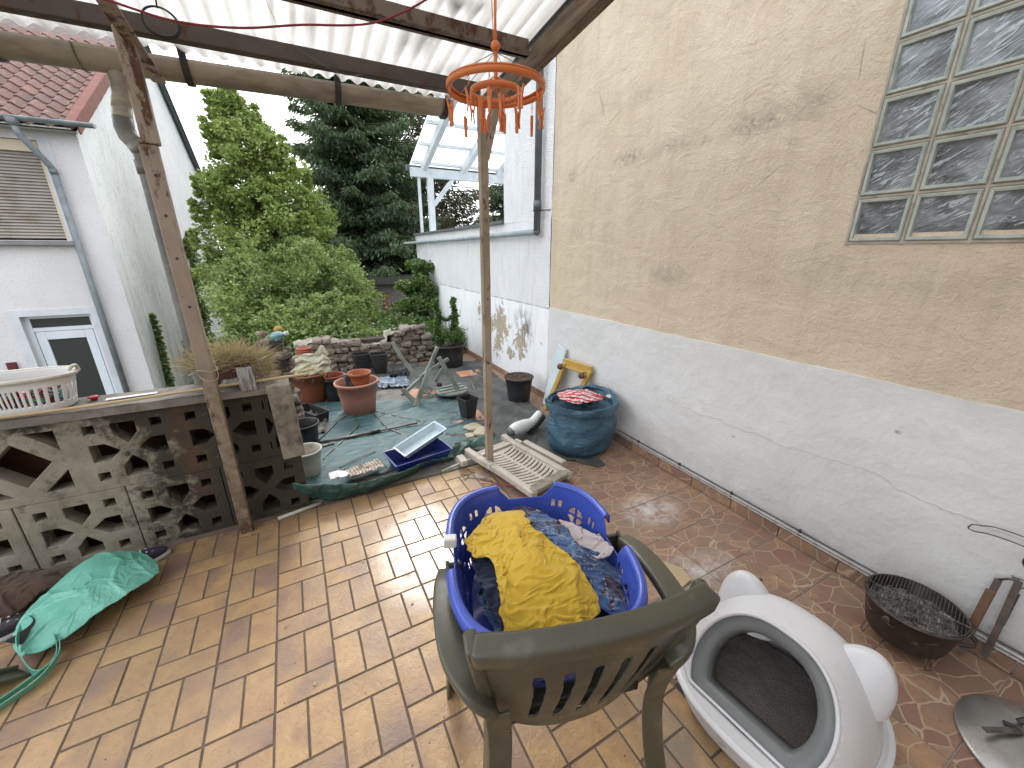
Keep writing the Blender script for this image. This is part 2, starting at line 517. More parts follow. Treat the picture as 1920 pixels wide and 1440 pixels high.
def mat_tile():
    t = NT('yellow_brown_tile')
    sh = t.n.new('ShaderNodeVectorMath'); sh.operation = 'ADD'
    t.l.new(t.pos, sh.inputs[0])
    ml = t.n.new('ShaderNodeVectorMath'); ml.operation = 'SCALE'
    cb = t.n.new('ShaderNodeCombineXYZ')
    r = t.rnd()
    for i in range(3): t.l.new(r, cb.inputs[i])
    ml.inputs['Scale'].default_value = 37.0
    t.l.new(cb.outputs[0], ml.inputs[0]); t.l.new(ml.outputs[0], sh.inputs[1])
    src = sh.outputs[0]
    cloud = t.noise(5.5, 4, .55, src=src, dist=.8)
    c = t.mix(t.ramp(cloud, .38, .62), (.45, .285, .132), (.35, .21, .112))
    c = t.mix(t.ramp(t.noise(3.2, 3, src=src), .52, .70), c, (.225, .140, .115))
    c = t.mix(t.math('MULTIPLY', t.ramp(t.math('FRACT', t.math('MULTIPLY', r, 7.31)), .0, 1.0, 0, .5), t.ramp(t.noise(2.5, 2, src=src), .4, .6)), c, (.46, .32, .17))
    vein = t.noise(30, 6, .7, src=t.vec(sc=(1, 1, 1), rot=(0, 0, .6), src=src), dist=2.2)
    c = t.mix(t.math('MULTIPLY', t.ramp(vein, .54, .66), .45), c, (.21, .115, .06))
    c = t.mix(t.math('MULTIPLY', t.ramp(t.noise(210, 2, src=src), .64, .70), .5), c, (.12, .075, .045))
    dirt = t.ramp(t.noise(1.9, 8, .72), .48, .66)
    c = t.mix(t.math('MULTIPLY', dirt, .42), c, (.19, .14, .10))
    spk = t.ramp(t.noise(34, 6, .8), .63, .68)
    c = t.mix(t.math('MULTIPLY', spk, .55), c, (.11, .08, .06))
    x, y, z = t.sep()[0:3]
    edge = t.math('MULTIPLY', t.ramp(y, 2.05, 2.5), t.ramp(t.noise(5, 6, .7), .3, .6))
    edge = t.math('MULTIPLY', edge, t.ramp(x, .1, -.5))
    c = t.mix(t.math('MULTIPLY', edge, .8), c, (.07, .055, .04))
    sm = t.math('MULTIPLY', t.math('MAXIMUM', t.blob((.93, 2.32, 0), (.17, .16, 1), .9), t.blob((.88, .52, 0), (.12, .22, 1), .9)), t.ramp(t.noise(11, 7, .7), .30, .55))
    c = t.mix(t.math('MULTIPLY', sm, .75), c, (.15, .145, .14))
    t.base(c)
    wet = t.math('MAXIMUM', t.blob((.42, 1.70, 0), (.50, .62, 1), .8), t.math('MULTIPLY', t.blob((.1, 1.15, 0), (1.5, 1.3, 1), .7), .30))
    wet = t.math('MAXIMUM', wet, t.blob((.78, .62, 0), (.4, .5, 1), .6))
    wet = t.math('MULTIPLY', wet, t.ramp(t.noise(4.5, 6, .6), .33, .60))
    t.rough(t.math('SUBTRACT', t.ramp(t.noise(9, 5), .3, .7, .40, .58), t.math('MULTIPLY', wet, .33)))
    wc = t.math('MULTIPLY', t.math('MAXIMUM', t.blob((.40, 1.78, 0), (.30, .52, 1), .75), t.math('MULTIPLY', t.blob((.60, 1.35, 0), (.30, .40, 1), .8), .7)), t.ramp(t.noise(6, 6, .65), .34, .52))
    wb = t.bump(t.noise(60, 4, .6), .22, .0022)
    t.coat(t.math('MULTIPLY', wc, .8), .10, wb)
    n = t.bump(t.noise(26, 5, .6, src=src, dist=1.5), .55, .0045)
    t.bump(t.noise(120, 3, src=src), .30, .0012, n)
    t.p.inputs['Specular IOR Level'].default_value = .5
    return t.m

def mat_flag():
    t = NT('crazy_paving_print_tile')
    sh = t.n.new('ShaderNodeVectorMath'); sh.operation = 'ADD'
    t.l.new(t.pos, sh.inputs[0])
    r = t.rnd()
    cb = t.n.new('ShaderNodeCombineXYZ')
    t.l.new(t.math('MULTIPLY', r, 19.0), cb.inputs[0]); t.l.new(t.math('MULTIPLY', r, 31.0), cb.inputs[1])
    t.l.new(cb.outputs[0], sh.inputs[1]); src = sh.outputs[0]
    wv = t.n.new('ShaderNodeTexNoise'); wv.inputs['Scale'].default_value = 9; t.l.new(src, wv.inputs['Vector'])
    w2 = t.n.new('ShaderNodeVectorMath'); w2.operation = 'SCALE'; w2.inputs['Scale'].default_value = .035
    t.l.new(wv.outputs['Color'], w2.inputs[0])
    w3 = t.n.new('ShaderNodeVectorMath'); w3.operation = 'ADD'; t.l.new(src, w3.inputs[0]); t.l.new(w2.outputs[0], w3.inputs[1])
    w4 = t.vec(sc=(1, 1.55, 1), rot=(0, 0, .5), src=w3.outputs[0])
    e = t.voro(7.6, 'DISTANCE_TO_EDGE', src=w4)
    cell = t.voro(7.6, 'F1', src=w4, out='Color')
    cs = t.n.new('ShaderNodeSeparateColor'); t.l.new(cell, cs.inputs[0])
    a = t.mix(cs.outputs[0], (.255, .145, .095), (.335, .205, .125))
    a = t.mix(t.math('MULTIPLY', t.ramp(cs.outputs[1], .66, .75), .6), a, (.22, .105, .080))
    a = t.mix(t.ramp(t.noise(8, 6, .65, src=src), .42, .62), a, (.22, .145, .105))
    a = t.mix(t.ramp(t.noise(4, 5, .6, src=src), .50, .68), a, (.40, .24, .13))
    a = t.mix(t.math('MULTIPLY', t.ramp(t.noise(60, 3, src=src), .55, .68), .4), a, (.16, .085, .06))
    vein = t.ramp(e, .010, .032, 1, 0)
    vein = t.math('MULTIPLY', vein, t.ramp(t.noise(5, 3, src=src), .32, .52, .1, .95))
    c = t.mix(t.math('MULTIPLY', vein, .78), a, (.50, .38, .27))
    dirt = t.ramp(t.noise(2.4, 7, .65), .50, .70)
    c = t.mix(t.math('MULTIPLY', dirt, .40), c, (.17, .135, .115))
    lime = t.math('MAXIMUM', t.blob((1.76, 1.47, 0), (.24, .19, 1), .9), t.math('MULTIPLY', t.blob((1.55, .98, 0), (.34, .15, 1), .9), .9))  # lime mask: wet glare painted into the base colour as whitish patches
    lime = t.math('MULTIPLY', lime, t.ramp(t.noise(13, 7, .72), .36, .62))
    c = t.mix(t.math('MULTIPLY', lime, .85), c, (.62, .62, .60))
    t.base(c)
    wet = t.math('MAXIMUM', t.blob((1.74, 1.46, 0), (.30, .24, 1), .6), t.blob((1.50, .98, 0), (.42, .2, 1), .6))
    wet = t.math('MAXIMUM', wet, t.math('MULTIPLY', t.blob((1.6, 1.2, 0), (.9, 1.6, 1), .7), .35))
    wet = t.math('MULTIPLY', wet, t.ramp(t.noise(6, 6, .6), .30, .55))
    t.rough(t.math('SUBTRACT', t.ramp(t.noise(12, 5), .3, .7, .42, .60), t.math('MULTIPLY', wet, .34)))
    n = t.bump(vein, .35, .003)
    t.bump(t.noise(38, 5, .6, src=src), .55, .004, n)
    return t.m

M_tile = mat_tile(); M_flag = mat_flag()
M_grout = simple('dark_grout', (.11, .08, .062), (.16, .125, .10), 14, .9, 90, .6, .004)
M_grout2 = simple('grey_grout', (.20, .165, .14), (.30, .26, .22), 14, .9, 90, .5, .003)

def mat_roof():
    t = NT('translucent_corrugated_sheet')
    x, y, z = t.sep()[0:3]
    v = t.vec(sc=(3.2, .5, 1))
    c = t.mix(t.ramp(t.noise(2.4, 6, .65, src=v), .38, .68), (.74, .735, .72), (.56, .545, .52))
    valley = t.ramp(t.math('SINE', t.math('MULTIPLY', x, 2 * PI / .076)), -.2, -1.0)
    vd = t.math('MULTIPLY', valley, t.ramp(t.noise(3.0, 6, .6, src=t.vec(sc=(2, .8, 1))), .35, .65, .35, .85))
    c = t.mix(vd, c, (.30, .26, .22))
    m = None
    for (a, b, ra, rb, k) in ((.69, 2.15, .07, .24, 1), (.74, 1.90, .10, .09, 1.1), (-.05, 2.50, .05, .09, .9), (.60, 2.22, .05, .2, .8), (-.20, 1.9, .12, .25, .55),
                              (.83, 1.88, .04, .08, 1), (.9, 2.4, .2, .12, .5), (-.7, 2.3, .15, .25, .4), (.2, 2.25, .09, .12, .35), (-.62, 2.68, .5, .08, .6)):
        q = t.math('MULTIPLY', t.blob((a, b, 2.5), (ra, rb, 5)), k)
        m = q if m is None else t.math('MAXIMUM', m, q)
    m = t.math('MULTIPLY', m, t.ramp(t.noise(9, 6, .7), .22, .45))
    c = t.mix(t.math('MULTIPLY', m, .88), c, (.08, .07, .06))
    eave = t.math('MULTIPLY', t.ramp(y, 2.56, 2.72), t.ramp(t.noise(12, 6, .7), .35, .6))
    c = t.mix(t.math('MULTIPLY', eave, .75), c, (.16, .14, .12))
    fine = t.wave(230, .6, 1, 2, direction='DIAGONAL')
    c = t.mix(t.math('MULTIPLY', fine, .10), c, (.55, .54, .52))
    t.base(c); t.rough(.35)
    tr = t.n.new('ShaderNodeBsdfTranslucent'); t.l.new(c, tr.inputs['Color'])
    tp = t.n.new('ShaderNodeBsdfTransparent'); t.l.new(c, tp.inputs['Color'])
    a = t.n.new('ShaderNodeMixShader'); a.inputs[0].default_value = .78
    t.l.new(t.p.outputs[0], a.inputs[1]); t.l.new(tr.outputs[0], a.inputs[2])
    b = t.n.new('ShaderNodeMixShader'); b.inputs[0].default_value = .05
    t.l.new(a.outputs[0], b.inputs[1]); t.l.new(tp.outputs[0], b.inputs[2])
    t.l.new(b.outputs[0], t.out.inputs['Surface'])
    return t.m

def mat_rust(name, paint, amount=.5, paint2=None, foot=False):
    t = NT(name)
    p = t.mix(t.ramp(t.noise(7, 5), .35, .65), paint, paint2 or tuple(q * .75 for q in paint))
    rcol = t.mix(t.ramp(t.noise(60, 5, .7), .35, .65), (.13, .055, .025), (.06, .032, .02))
    m = t.ramp(t.noise(11, 8, .72, src=t.vec(sc=(1.5, 1.5, .6))), .62 - amount * .25, .68 - amount * .2)
    if foot:
        z = t.sep()[2]
        f = t.math('MULTIPLY', t.ramp(z, 1.15, .85), t.ramp(t.noise(16, 7, .75), .34, .6))
        p = t.mix(t.math('MULTIPLY', f, .8), p, (.13, .105, .06))
        m = t.math('MAXIMUM', m, t.math('MULTIPLY', t.ramp(z, .45, .0), t.ramp(t.noise(14, 6, .7), .40, .55)))
    t.base(t.mix(m, p, rcol)); t.rough(t.ramp(m, 0, 1, .5, .9))
    n = t.bump(t.noise(90, 5, .7), .45, .003)
    t.bump(m, .5, .002, n)
    return t.m

M_roof = mat_roof()
M_postL = mat_rust('rusty_brown_paint', (.27, .205, .155), .24, (.32, .25, .195), True)
M_postLtop = mat_rust('heavily_rusted_paint', (.30, .23, .17), .46, (.36, .29, .23))
M_postM = mat_rust('rusty_beige_paint', (.36, .29, .215), .22, (.26, .195, .14))
M_purlin = mat_rust('dark_rusted_purlin', (.050, .036, .029), .22, (.085, .06, .045))
M_purlin2 = mat_rust('rusted_purlin', (.17, .125, .09), .50)
M_rake = simple('weathered_wood_beam', (.24, .165, .11), (.11, .075, .05), 9, .8, 50, .5, .004, stretch=(6, .5, 6))
M_pvc = simple('stained_cream_plastic', (.40, .35, .27), (.30, .26, .20), 5, .45, 60, .1, .001, dirt=(.14, .12, .095), dsc=5, dlo=.48, dhi=.75, stretch=(.6, 1, 2))
M_pvcgrey = simple('grey_brown_plastic_pipe', (.155, .145, .13), (.10, .095, .085), 5, .5, 60, .1, .001, dirt=(.23, .22, .19), dsc=9)
M_black = simple('black_steel', (.025, .025, .025), (.05, .04, .035), 20, .5, 80, .2, .001)
M_zinc = simple('zinc', (.30, .33, .35), (.20, .225, .24), 7, .45, 50, .12, .002, metal=.35, dirt=(.14, .14, .13), dlo=.55)
M_metalpipe = simple('painted_grey_pipe', (.36, .42, .43), (.27, .32, .33), 6, .45, 60, .1, .001, dirt=(.2, .19, .17), dsc=8, dlo=.6)
M_greydp = simple('dark_grey_downpipe', (.13, .14, .15), (.09, .10, .105), 6, .45, 60, .1, .001)

# ------------------------------------------------------------------ ground far below and the two terraces
M_soil = simple('garden_soil', (.055, .06, .03), (.09, .08, .05), 1.5, .95, 12, .6, .05)
g = MB()
g.grid(lambda u, v: ((u - .5) * 500, -60 + v * 560, -1.85 + .12 * fbm(u * 40, v * 40)), 40, 40)
tag(g.build('ground', M_soil), kind='structure')

M_conc = simple('old_concrete', (.23, .215, .19), (.15, .14, .125), 4, .9, 60, .5, .006, dirt=(.07, .065, .055), dsc=3, dlo=.5)
TILT = math.radians(1.1)
cT, sT = math.cos(TILT), math.sin(TILT)
def t2w(u, v):                       # the tile courses run one degree off the wall
    return (u * cT - v * sT, u * sT + v * cT)

floor_root = empty('terrace_floor', kind='structure')
b = MB(); b.box((-.55, .38, -.955), (3.3, 4.30, 1.89)); b.build('terrace_slab', M_conc, floor_root)
b = MB()
b.v = [(-2.2, -1.7, -.0035), (1.07, -1.7, -.0035), (1.07, 2.52, -.0035), (-2.2, 2.50, -.0035)]; b.f = [(0, 1, 2, 3)]; b.sm = [False]
b.build('grout_bed', M_grout, floor_root)

def tile_mesh(name, w, h, t=.009, bv=.0016, mat=None):
    hx, hy = w / 2, h / 2
    vs = [(-hx, -hy, -t), (hx, -hy, -t), (hx, hy, -t), (-hx, hy, -t),
          (-hx, -hy, -bv * .8), (hx, -hy, -bv * .8), (hx, hy, -bv * .8), (-hx, hy, -bv * .8),
          (-hx + bv, -hy + bv, 0), (hx - bv, -hy + bv, 0), (hx - bv, hy - bv, 0), (-hx + bv, hy - bv, 0)]
    fs = [(8, 9, 10, 11)]
    for k in range(4):
        j = (k + 1) % 4
        fs += [(k, j, 4 + j, 4 + k), (4 + k, 4 + j, 8 + j, 8 + k)]
    me = bpy.data.meshes.new(name); me.from_pydata(vs, [], fs); me.materials.append(mat); me.update()
    return me

CT, ST = math.cos(math.radians(18.6)), math.sin(math.radians(18.6))
CY, SY = math.cos(math.radians(27.5)), math.sin(math.radians(27.5))
def seen(x, y, z=0, mg=1.12):
    """is a point inside the photograph's frame (used only to choose which tiles become single objects)"""
    rx = x * CY - y * SY; f = x * SY + y * CY; dz = z - 1.55
    d = f * CT - dz * ST; up = f * ST + dz * CT
    return d > .05 and abs(rx / d) < 960 / 738 * mg and abs(up / d) < 720 / 738 * mg

TW, TH_ = .2, .0972
me_tile = tile_mesh('floor_tile', .1975, .0958, mat=M_tile)
cand = []; edge_cells = []
for k in range(-9, 8):
    u0 = -.282 + .2063 * k
    off = 0.0 if k % 2 == 0 else -.103
    for n in range(-11, 5):
        vb = 1.544 + off + .309 * n
        cells = [(u0 + .103, vb + .0515, 0.0), (u0 + .0515, vb + .103 + .103, PI / 2), (u0 + .1547, vb + .103 + .103, PI / 2)]
        for (u, v, r) in cells:
            x, y = t2w(u, v)
            if x > .93 or x < -2.15 or y > 2.47 or y < -1.6:
                if .93 < x < 1.11 and -1.6 < y < 2.47: edge_cells.append((x, y, r))
                continue
            cand.append((x, y, r))
cand.sort(key=lambda c: (0 if seen(c[0], c[1]) else 1, c[0] ** 2 + c[1] ** 2))
rest = MB()
for i, (x, y, r) in enumerate(cand):
    dz = random.uniform(-.0010, .0010)
    if i < 290 and seen(x, y):
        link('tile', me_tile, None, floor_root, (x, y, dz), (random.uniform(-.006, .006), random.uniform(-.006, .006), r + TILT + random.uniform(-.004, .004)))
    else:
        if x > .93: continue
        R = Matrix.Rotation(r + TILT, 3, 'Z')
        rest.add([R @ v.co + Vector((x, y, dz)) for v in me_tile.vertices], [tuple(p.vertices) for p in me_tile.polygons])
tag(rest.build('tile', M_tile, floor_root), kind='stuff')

for (x, y, r) in edge_cells:               # tiles cut along the joint to the flagstones
    bm = bmesh.new(); bm.from_mesh(me_tile)
    bmesh.ops.transform(bm, matrix=Matrix.Rotation(r + TILT, 4, 'Z'), verts=bm.verts)
    lim = (1.022 if y > .3 else 1.022) - x
    res = bmesh.ops.bisect_plane(bm, geom=bm.verts[:] + bm.edges[:] + bm.faces[:], plane_co=(lim, 0, 0), plane_no=(1, 0, 0), clear_outer=True)
    if len(bm.faces) > 3:
        bmesh.ops.edgeloop_fill(bm, edges=[e for e in bm.edges if e.is_boundary and all(abs(v.co.x - lim) < 1e-4 for v in e.verts)])
        mc = bpy.data.meshes.new('floor_tile'); bm.to_mesh(mc); link('tile', mc, M_tile, floor_root, (x, y, random.uniform(-.0006, .0006)))
    bm.free()

strip_root = empty('flagstone_floor', kind='structure')
b = MB(); b.box((1.66, 2.2, -.955), (1.145, 8.8, 1.90)); b.build('floor_slab', M_conc, strip_root)
b = MB(); b.v = [(1.072, -1.7, -.003), (2.24, -1.7, -.003), (2.24, 8.5, -.003), (1.072, 8.5, -.003)]; b.f = [(0, 1, 2, 3)]; b.sm = [False]
b.build('grout_bed', M_grout2, strip_root)
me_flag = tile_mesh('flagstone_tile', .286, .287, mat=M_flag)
for j in range(-6, 19):
    for i in range(4):
        x = 1.187 + .29 * i; y = .51 + .2925 * j
        if not seen(x, y, 0, 1.25) and j > 0: continue
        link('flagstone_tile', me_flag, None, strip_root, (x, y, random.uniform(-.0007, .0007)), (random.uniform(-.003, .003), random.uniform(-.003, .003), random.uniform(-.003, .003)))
# broken mortar joint between the two floors
b = MB()
b.grid(lambda u, v: (1.016 + .032 * u + .008 * fbm(v * 60, 1), -1.6 + v * 4.05, -.002 + .004 * abs(fbm(v * 90, u * 3))), 4, 200)
b.build('mortar_joint', M_grout, strip_root)

back_root = empty('back_terrace_floor', kind='structure')
b = MB(); b.box((.34, 4.2, -.95), (1.45, 3.4, 1.88))
b.build('terrace_slab', M_conc, back_root)
b = MB(); b.grid(lambda u, v: (-.36 + 1.43 * u, 2.50 + 3.3 * v, .002 + .006 * fbm(u * 6, v * 12)), 24, 40)
b.build('concrete_surface', M_conc, back_root)

# ------------------------------------------------------------------ long party wall on the right
wall = empty('party_wall', (2.23, 0, 0), label='tall beige rendered wall with a white painted base, glass blocks set in it', cat='wall')
def wloc(o):  # child built in world coordinates
    o.location = (-2.23, 0, 0); return o
b = MB()
def beige(u, v):
    y = -1.7 + u * (3.45 + 1.7); z = 1.0 + v * 4.4
    return (2.230 - .005 * fbm(y * 1.2, z * 1.2) - .002 * fbm(y * 6, z * 6, 3), y, z)
GY0, GY1, GZ0, GZ1 = -.60, .985, 1.585, 3.85
b.grid(beige, 120, 100, keep=lambda u, v: not (GY0 + .02 < -1.7 + u * 5.15 < GY1 - .02 and GZ0 + .02 < 1.0 + v * 4.4 < GZ1 - .02))
wloc(b.build('beige_render', M_beige, wall))
b = MB(); b.box((2.40, (3.45 + GY1) / 2, 3.2), (.33, 3.45 - GY1, 4.4)); b.box((2.40, (-1.7 + GY0) / 2, 3.2), (.33, GY0 + 1.7, 4.4))
b.box((2.40, .19, 1.29), (.33, 1.56, .56)); b.box((2.40, .19, 4.65), (.33, 1.56, 1.56))
wloc(b.build('masonry', M_beige, wall))
b = MB()
def low(u, v):
    y = -1.7 + u * (3.45 + 1.7); z = v * 1.005
    top = .0 if v < 1 else .006 * fbm(y * 5, 2)
    return (2.222 - .007 * fbm(y * 1.4 + 9, z * 2) - .0015 * fbm(y * 9, z * 9), y, z + top)
b.grid(low, 140, 40)
b.grid(lambda u, v: (2.222 + v * .03 - .007 * fbm((-1.7 + u * 5.15) * 1.4 + 9, 2.01) * (1 - v), -1.7 + u * 5.15, 1.005 + .006 * fbm((-1.7 + u * 5.15) * 5, 2)), 140, 2)
wloc(b.build('white_base', M_low, wall))
b = MB(); b.box((2.42, .875, .48), (.36, 5.15, .96)); wloc(b.build('base_masonry', M_low, wall))

# skirting tiles, then thin pipes clipped above them
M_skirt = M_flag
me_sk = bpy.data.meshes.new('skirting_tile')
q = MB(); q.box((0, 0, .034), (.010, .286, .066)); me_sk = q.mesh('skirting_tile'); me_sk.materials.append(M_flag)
sk = empty('skirting', kind='structure')
for j in range(-6, 27):
    link('skirting_tile', me_sk, None, sk, (2.210 + random.uniform(-.001, .001), .51 + .2925 * j, .001), (0, random.uniform(-.01, .01), 0))
M_palepipe = simple('dusty_pale_pipe', (.50, .48, .45), (.38, .36, .34), 9, .5, 60, .1, .001, dirt=(.18, .15, .13), dsc=20, dlo=.56)
M_zincd = simple('dark_cable', (.07, .065, .06), (.045, .04, .04), 9, .5)
pipes = empty('wall_pipes', (2.2, .5, .09), label='thin grey heating pipes running along the foot of the white wall', cat='pipe')
for z, r, x in ((.079, .0050, 2.203), (.096, .0060, 2.203), (.112, .0035, 2.205)):
    b = MB(); b.tube([(x - 2.2, yy * 1.0 - .5, z - .09) for yy in np.linspace(-1.6, 2.75, 40)], r, 8)
    b.build('pipe', M_zincd if z > .11 else M_palepipe, pipes)
for yy in (-.35, .05, .45, .85, 1.25, 1.65, 2.05, 2.45):
    b = MB(); b.box((2.2085 - 2.2, yy - .5, .003), (.012, .012, .05)); b.sphere((2.2 - 2.2, yy - .5, .020), .005, 8, 5)
    b.build('clip', M_black, pipes)

# ------------------------------------------------------------------ glass block window
def mat_gblock():
    t = NT('wavy_glass_block')
    r = t.rnd()
    sh = t.n.new('ShaderNodeVectorMath'); sh.operation = 'ADD'; t.l.new(t.pos, sh.inputs[0])
    cb = t.n.new('ShaderNodeCombineXYZ'); t.l.new(t.math('MULTIPLY', r, 9), cb.inputs[2]); t.l.new(cb.outputs[0], sh.inputs[1])
    v = t.vec(rot=(math.radians(30), 0, 0), src=sh.outputs[0])
    v2 = t.vec(sc=(1, 1, 4.6), src=v)
    w = t.noise(14, 3, .5, src=v2, dist=1.3)
    st = t.math('MULTIPLY', t.ramp(w, .54, .60), t.ramp(t.noise(9, 4, src=sh.outputs[0]), .40, .56))
    x, y, z = t.sep()[0:3]
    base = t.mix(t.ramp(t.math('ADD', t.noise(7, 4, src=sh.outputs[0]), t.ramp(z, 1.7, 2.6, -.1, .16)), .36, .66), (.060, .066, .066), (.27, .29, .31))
    c = t.mix(t.math('MULTIPLY', st, .62), base, (.55, .60, .64))  # streaks and paler upper blocks: light in the glass painted into the colour
    t.base(c); t.rough(.16)
    t.bump(w, .6, .015)
    t.p.inputs['Coat Weight'].default_value = .6; t.p.inputs['Coat Roughness'].default_value = .06
    return t.m
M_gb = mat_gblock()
M_gbrim = simple('greenish_glass_edge', (.27, .30, .265), (.40, .42, .375), 18, .18, 60, .2, .002)
M_mortar = simple('pale_mortar', (.46, .41, .33), (.33, .295, .24), 12, .95, 70, .7, .004, dirt=(.12, .11, .09), dsc=9, dlo=.55)
gw = empty('glass_block_window', (2.23, .19, GZ0), label='glass block window in pale mortar high in the beige wall', cat='window')
PY, PZ = .1945, .1868
q = MB()      # raised edge of the block
w, h = PY / 2 - .007, PZ / 2 - .007
w2, h2 = w - .013, h - .013
def ring(wa, ha, x): return [(x, -wa, -ha), (x, wa, -ha), (x, wa, ha), (x, -wa, ha)]
loops = [ring(w, h, .03), ring(w, h, -.004), ring(w - .004, h - .004, -.009), ring(w2, h2, -.008), ring(w2 - .004, h2 - .004, .004)]
vs = [p for l in loops for p in l]
fs = []
for i in range(len(loops) - 1):
    for k in range(4): fs.append((4 * i + k, 4 * i + (k + 1) % 4, 4 * i + 4 + (k + 1) % 4, 4 * i + 4 + k))
q.add(vs, fs); me_rim = q.mesh('glass_edge'); me_rim.materials.append(M_gbrim)
q = MB(); n_ = 14
q.grid(lambda u, v: (.004 - .0035 * math.sin(PI * u) * math.sin(PI * v) + .0016 * noise.noise(Vector((u * 5, v * 9 + u * 4, 0))), (w2 - .004) * (2 * u - 1), (h2 - .004) * (2 * v - 1)), n_, n_)
me_face = q.mesh('glass_block'); me_face.materials.append(M_gb)
for i in range(8):
    for k in range(12):
        y = .8875 - PY * i - .0; z = GZ0 + .0935 + PZ * k
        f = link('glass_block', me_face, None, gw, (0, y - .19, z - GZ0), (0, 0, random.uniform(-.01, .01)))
        link('glass_edge', me_rim, None, f)
q = MB(); q.box((.045, .195 - .19, 1.125), (.06, GY1 - GY0 + .02, 2.27)); q.build('mortar_backing', M_mortar, gw)
q = MB()
for i in range(9): q.box((.006, .985 - PY * i - .19, 1.125), (.022, .0125, 2.27))
for k in range(13): q.box((.0075, .195 - .19, PZ * k), (.022, GY1 - GY0, .0125))
bevel(q.build('mortar_joint', M_mortar, gw), .003, 1)

# ------------------------------------------------------------------ white annex beyond the seam
ax = empty('white_annex', (2.23, 3.45, 0), label='rough white annex wall with flaking paint past the beige wall', cat='building')
def aloc(o): o.location = (-2.23, -3.45, 0); return o
b = MB()
def anx(u, v):
    y = 3.455 + u * 5.1; z = v * 1.86
    return (2.226 - .006 * fbm(y * 1.3, z * 1.3), y, z)
b.grid(anx, 100, 50)
aloc(b.build('lower_wall', M_annex, ax))
b = MB(); b.box((4.25, 6.01, .92), (4.0, 5.1, 1.86)); aloc(b.build('roof_slab', M_annex, ax))
b = MB()
b.grid(lambda u, v: (2.2265 - .005 * fbm((3.455 + u) * 1.3, v * 4), 3.455 + u * 1.02, 1.86 + v * 3.0), 30, 50)
b.box((4.25, 3.965, 3.36), (4.0, 1.015, 3.0))
aloc(b.build('upper_wall', M_annex, ax))
b = MB(); b.box((2.235, 6.53, 1.875), (.11, 4.1, .035)); aloc(bevel(b.build('coping', M_greydp, ax), .004))
b = MB(); b.tube([(2.17, 9.3, 1.715), (2.165, 3.66, 1.735), ], .028, 12); b.tube([(2.165, 4.9, 1.73), (2.165, 4.85, 1.73)], .034, 12); b.tube([(2.165, 7.1, 1.725), (2.165, 7.04, 1.725)], .034, 12)
aloc(b.build('gutter_pipe', M_metalpipe, ax))
b = MB(); b.tube([(2.165, 3.62, 4.9), (2.165, 3.62, 1.74)], .034, 14); b.tube([(2.165, 3.62, 2.02), (2.165, 3.62, 1.94)], .040, 14); b.sphere((2.165, 3.62, 1.735), .036, 12, 8)
aloc(b.build('downpipe', M_greydp, ax))
for zz in (1.93, 3.2):
    b = MB(); b.tube([(2.20, 3.62 + .05 * math.cos(a) - .0, zz) if False else (2.165 + .04 * math.cos(a), 3.62 + .04 * math.sin(a), zz) for a in np.linspace(0, 2 * PI, 16, endpoint=False)], .006, 6, closed=True)
    b.tube([(2.165, 3.585, zz), (2.235, 3.47, zz)], .005, 6)
    aloc(b.build('pipe_clip', M_black, ax))

# pergola on the annex roof
M_wpaint = simple('white_painted_timber', (.62, .67, .70), (.50, .55, .58), 5, .55, 60, .15, .002, dirt=(.34, .37, .39), dlo=.58, stretch=(1, .4, 1))
t = NT('milky_roof_sheet'); t.base((.92, .93, .93)); t.rough(.4)
tr = t.n.new('ShaderNodeBsdfTranslucent'); tr.inputs['Color'].default_value = (.95, .96, .96, 1)
mm = t.n.new('ShaderNodeMixShader'); mm.inputs[0].default_value = .8
t.l.new(t.p.outputs[0], mm.inputs[1]); t.l.new(tr.outputs[0], mm.inputs[2]); t.l.new(mm.outputs[0], t.out.inputs['Surface'])
M_milky = t.m
pg = empty('pergola', (2.3, 8.3, 1.86), label='white timber lean-to pergola with milky roof on the annex terrace', cat='pergola')
PX, PYY, PZ0 = 2.3, 8.3, 1.86
def ploc(o): o.location = (-PX, -PYY, -PZ0); return o
for x in (2.30, 2.52, 4.4, 6.2):
    w_ = .05 if x < 2.4 else .11
    b = MB(); b.box((x, 8.3, 2.42), (w_, w_, 1.14)); ploc(bevel(b.build('post', M_wpaint, pg), .006))
b = MB(); b.beam((2.57, 8.3, 2.42), (2.98, 8.3, 2.90), .075, .075); ploc(b.build('brace', M_wpaint, pg))
b = MB(); b.box((4.4, 8.3, 2.98), (4.5, .10, .16)); ploc(bevel(b.build('beam', M_wpaint, pg), .006))
b = MB(); b.box((4.4, 8.42, 3.07), (4.6, .05, .10)); ploc(b.build('fascia', M_greydp, pg))
def pz(y): return 3.08 + (8.3 - y) * .36
for x in (2.42, 3.22, 4.02, 4.82, 5.6):
    b = MB(); b.beam((x, 8.45, pz(8.45)), (x, 4.5, pz(4.5)), .09, .15); ploc(b.build('rafter', M_wpaint, pg))
for k in range(7):
    y = 8.35 - k * .55
    b = MB(); b.box((4.1, y, pz(y) + .10), (3.8, .06, .05)); ploc(b.build('batten', M_wpaint, pg))
b = MB()
b.grid(lambda u, v: (2.2 + u * 3.9, 8.55 - v * 4.0, pz(8.55 - v * 4.0) + .145 + .012 * math.sin(u * 3.9 * 2 * PI / .16)), 200, 2)
ploc(b.build('roof_sheet', M_milky, pg))

# house wall behind the photographer
b = MB(); b.box((0, -1.8, 1.6), (5.0, .2, 6.9))
tag(b.build('house_wall', M_low), 'pale rendered house wall behind the terrace', 'wall')

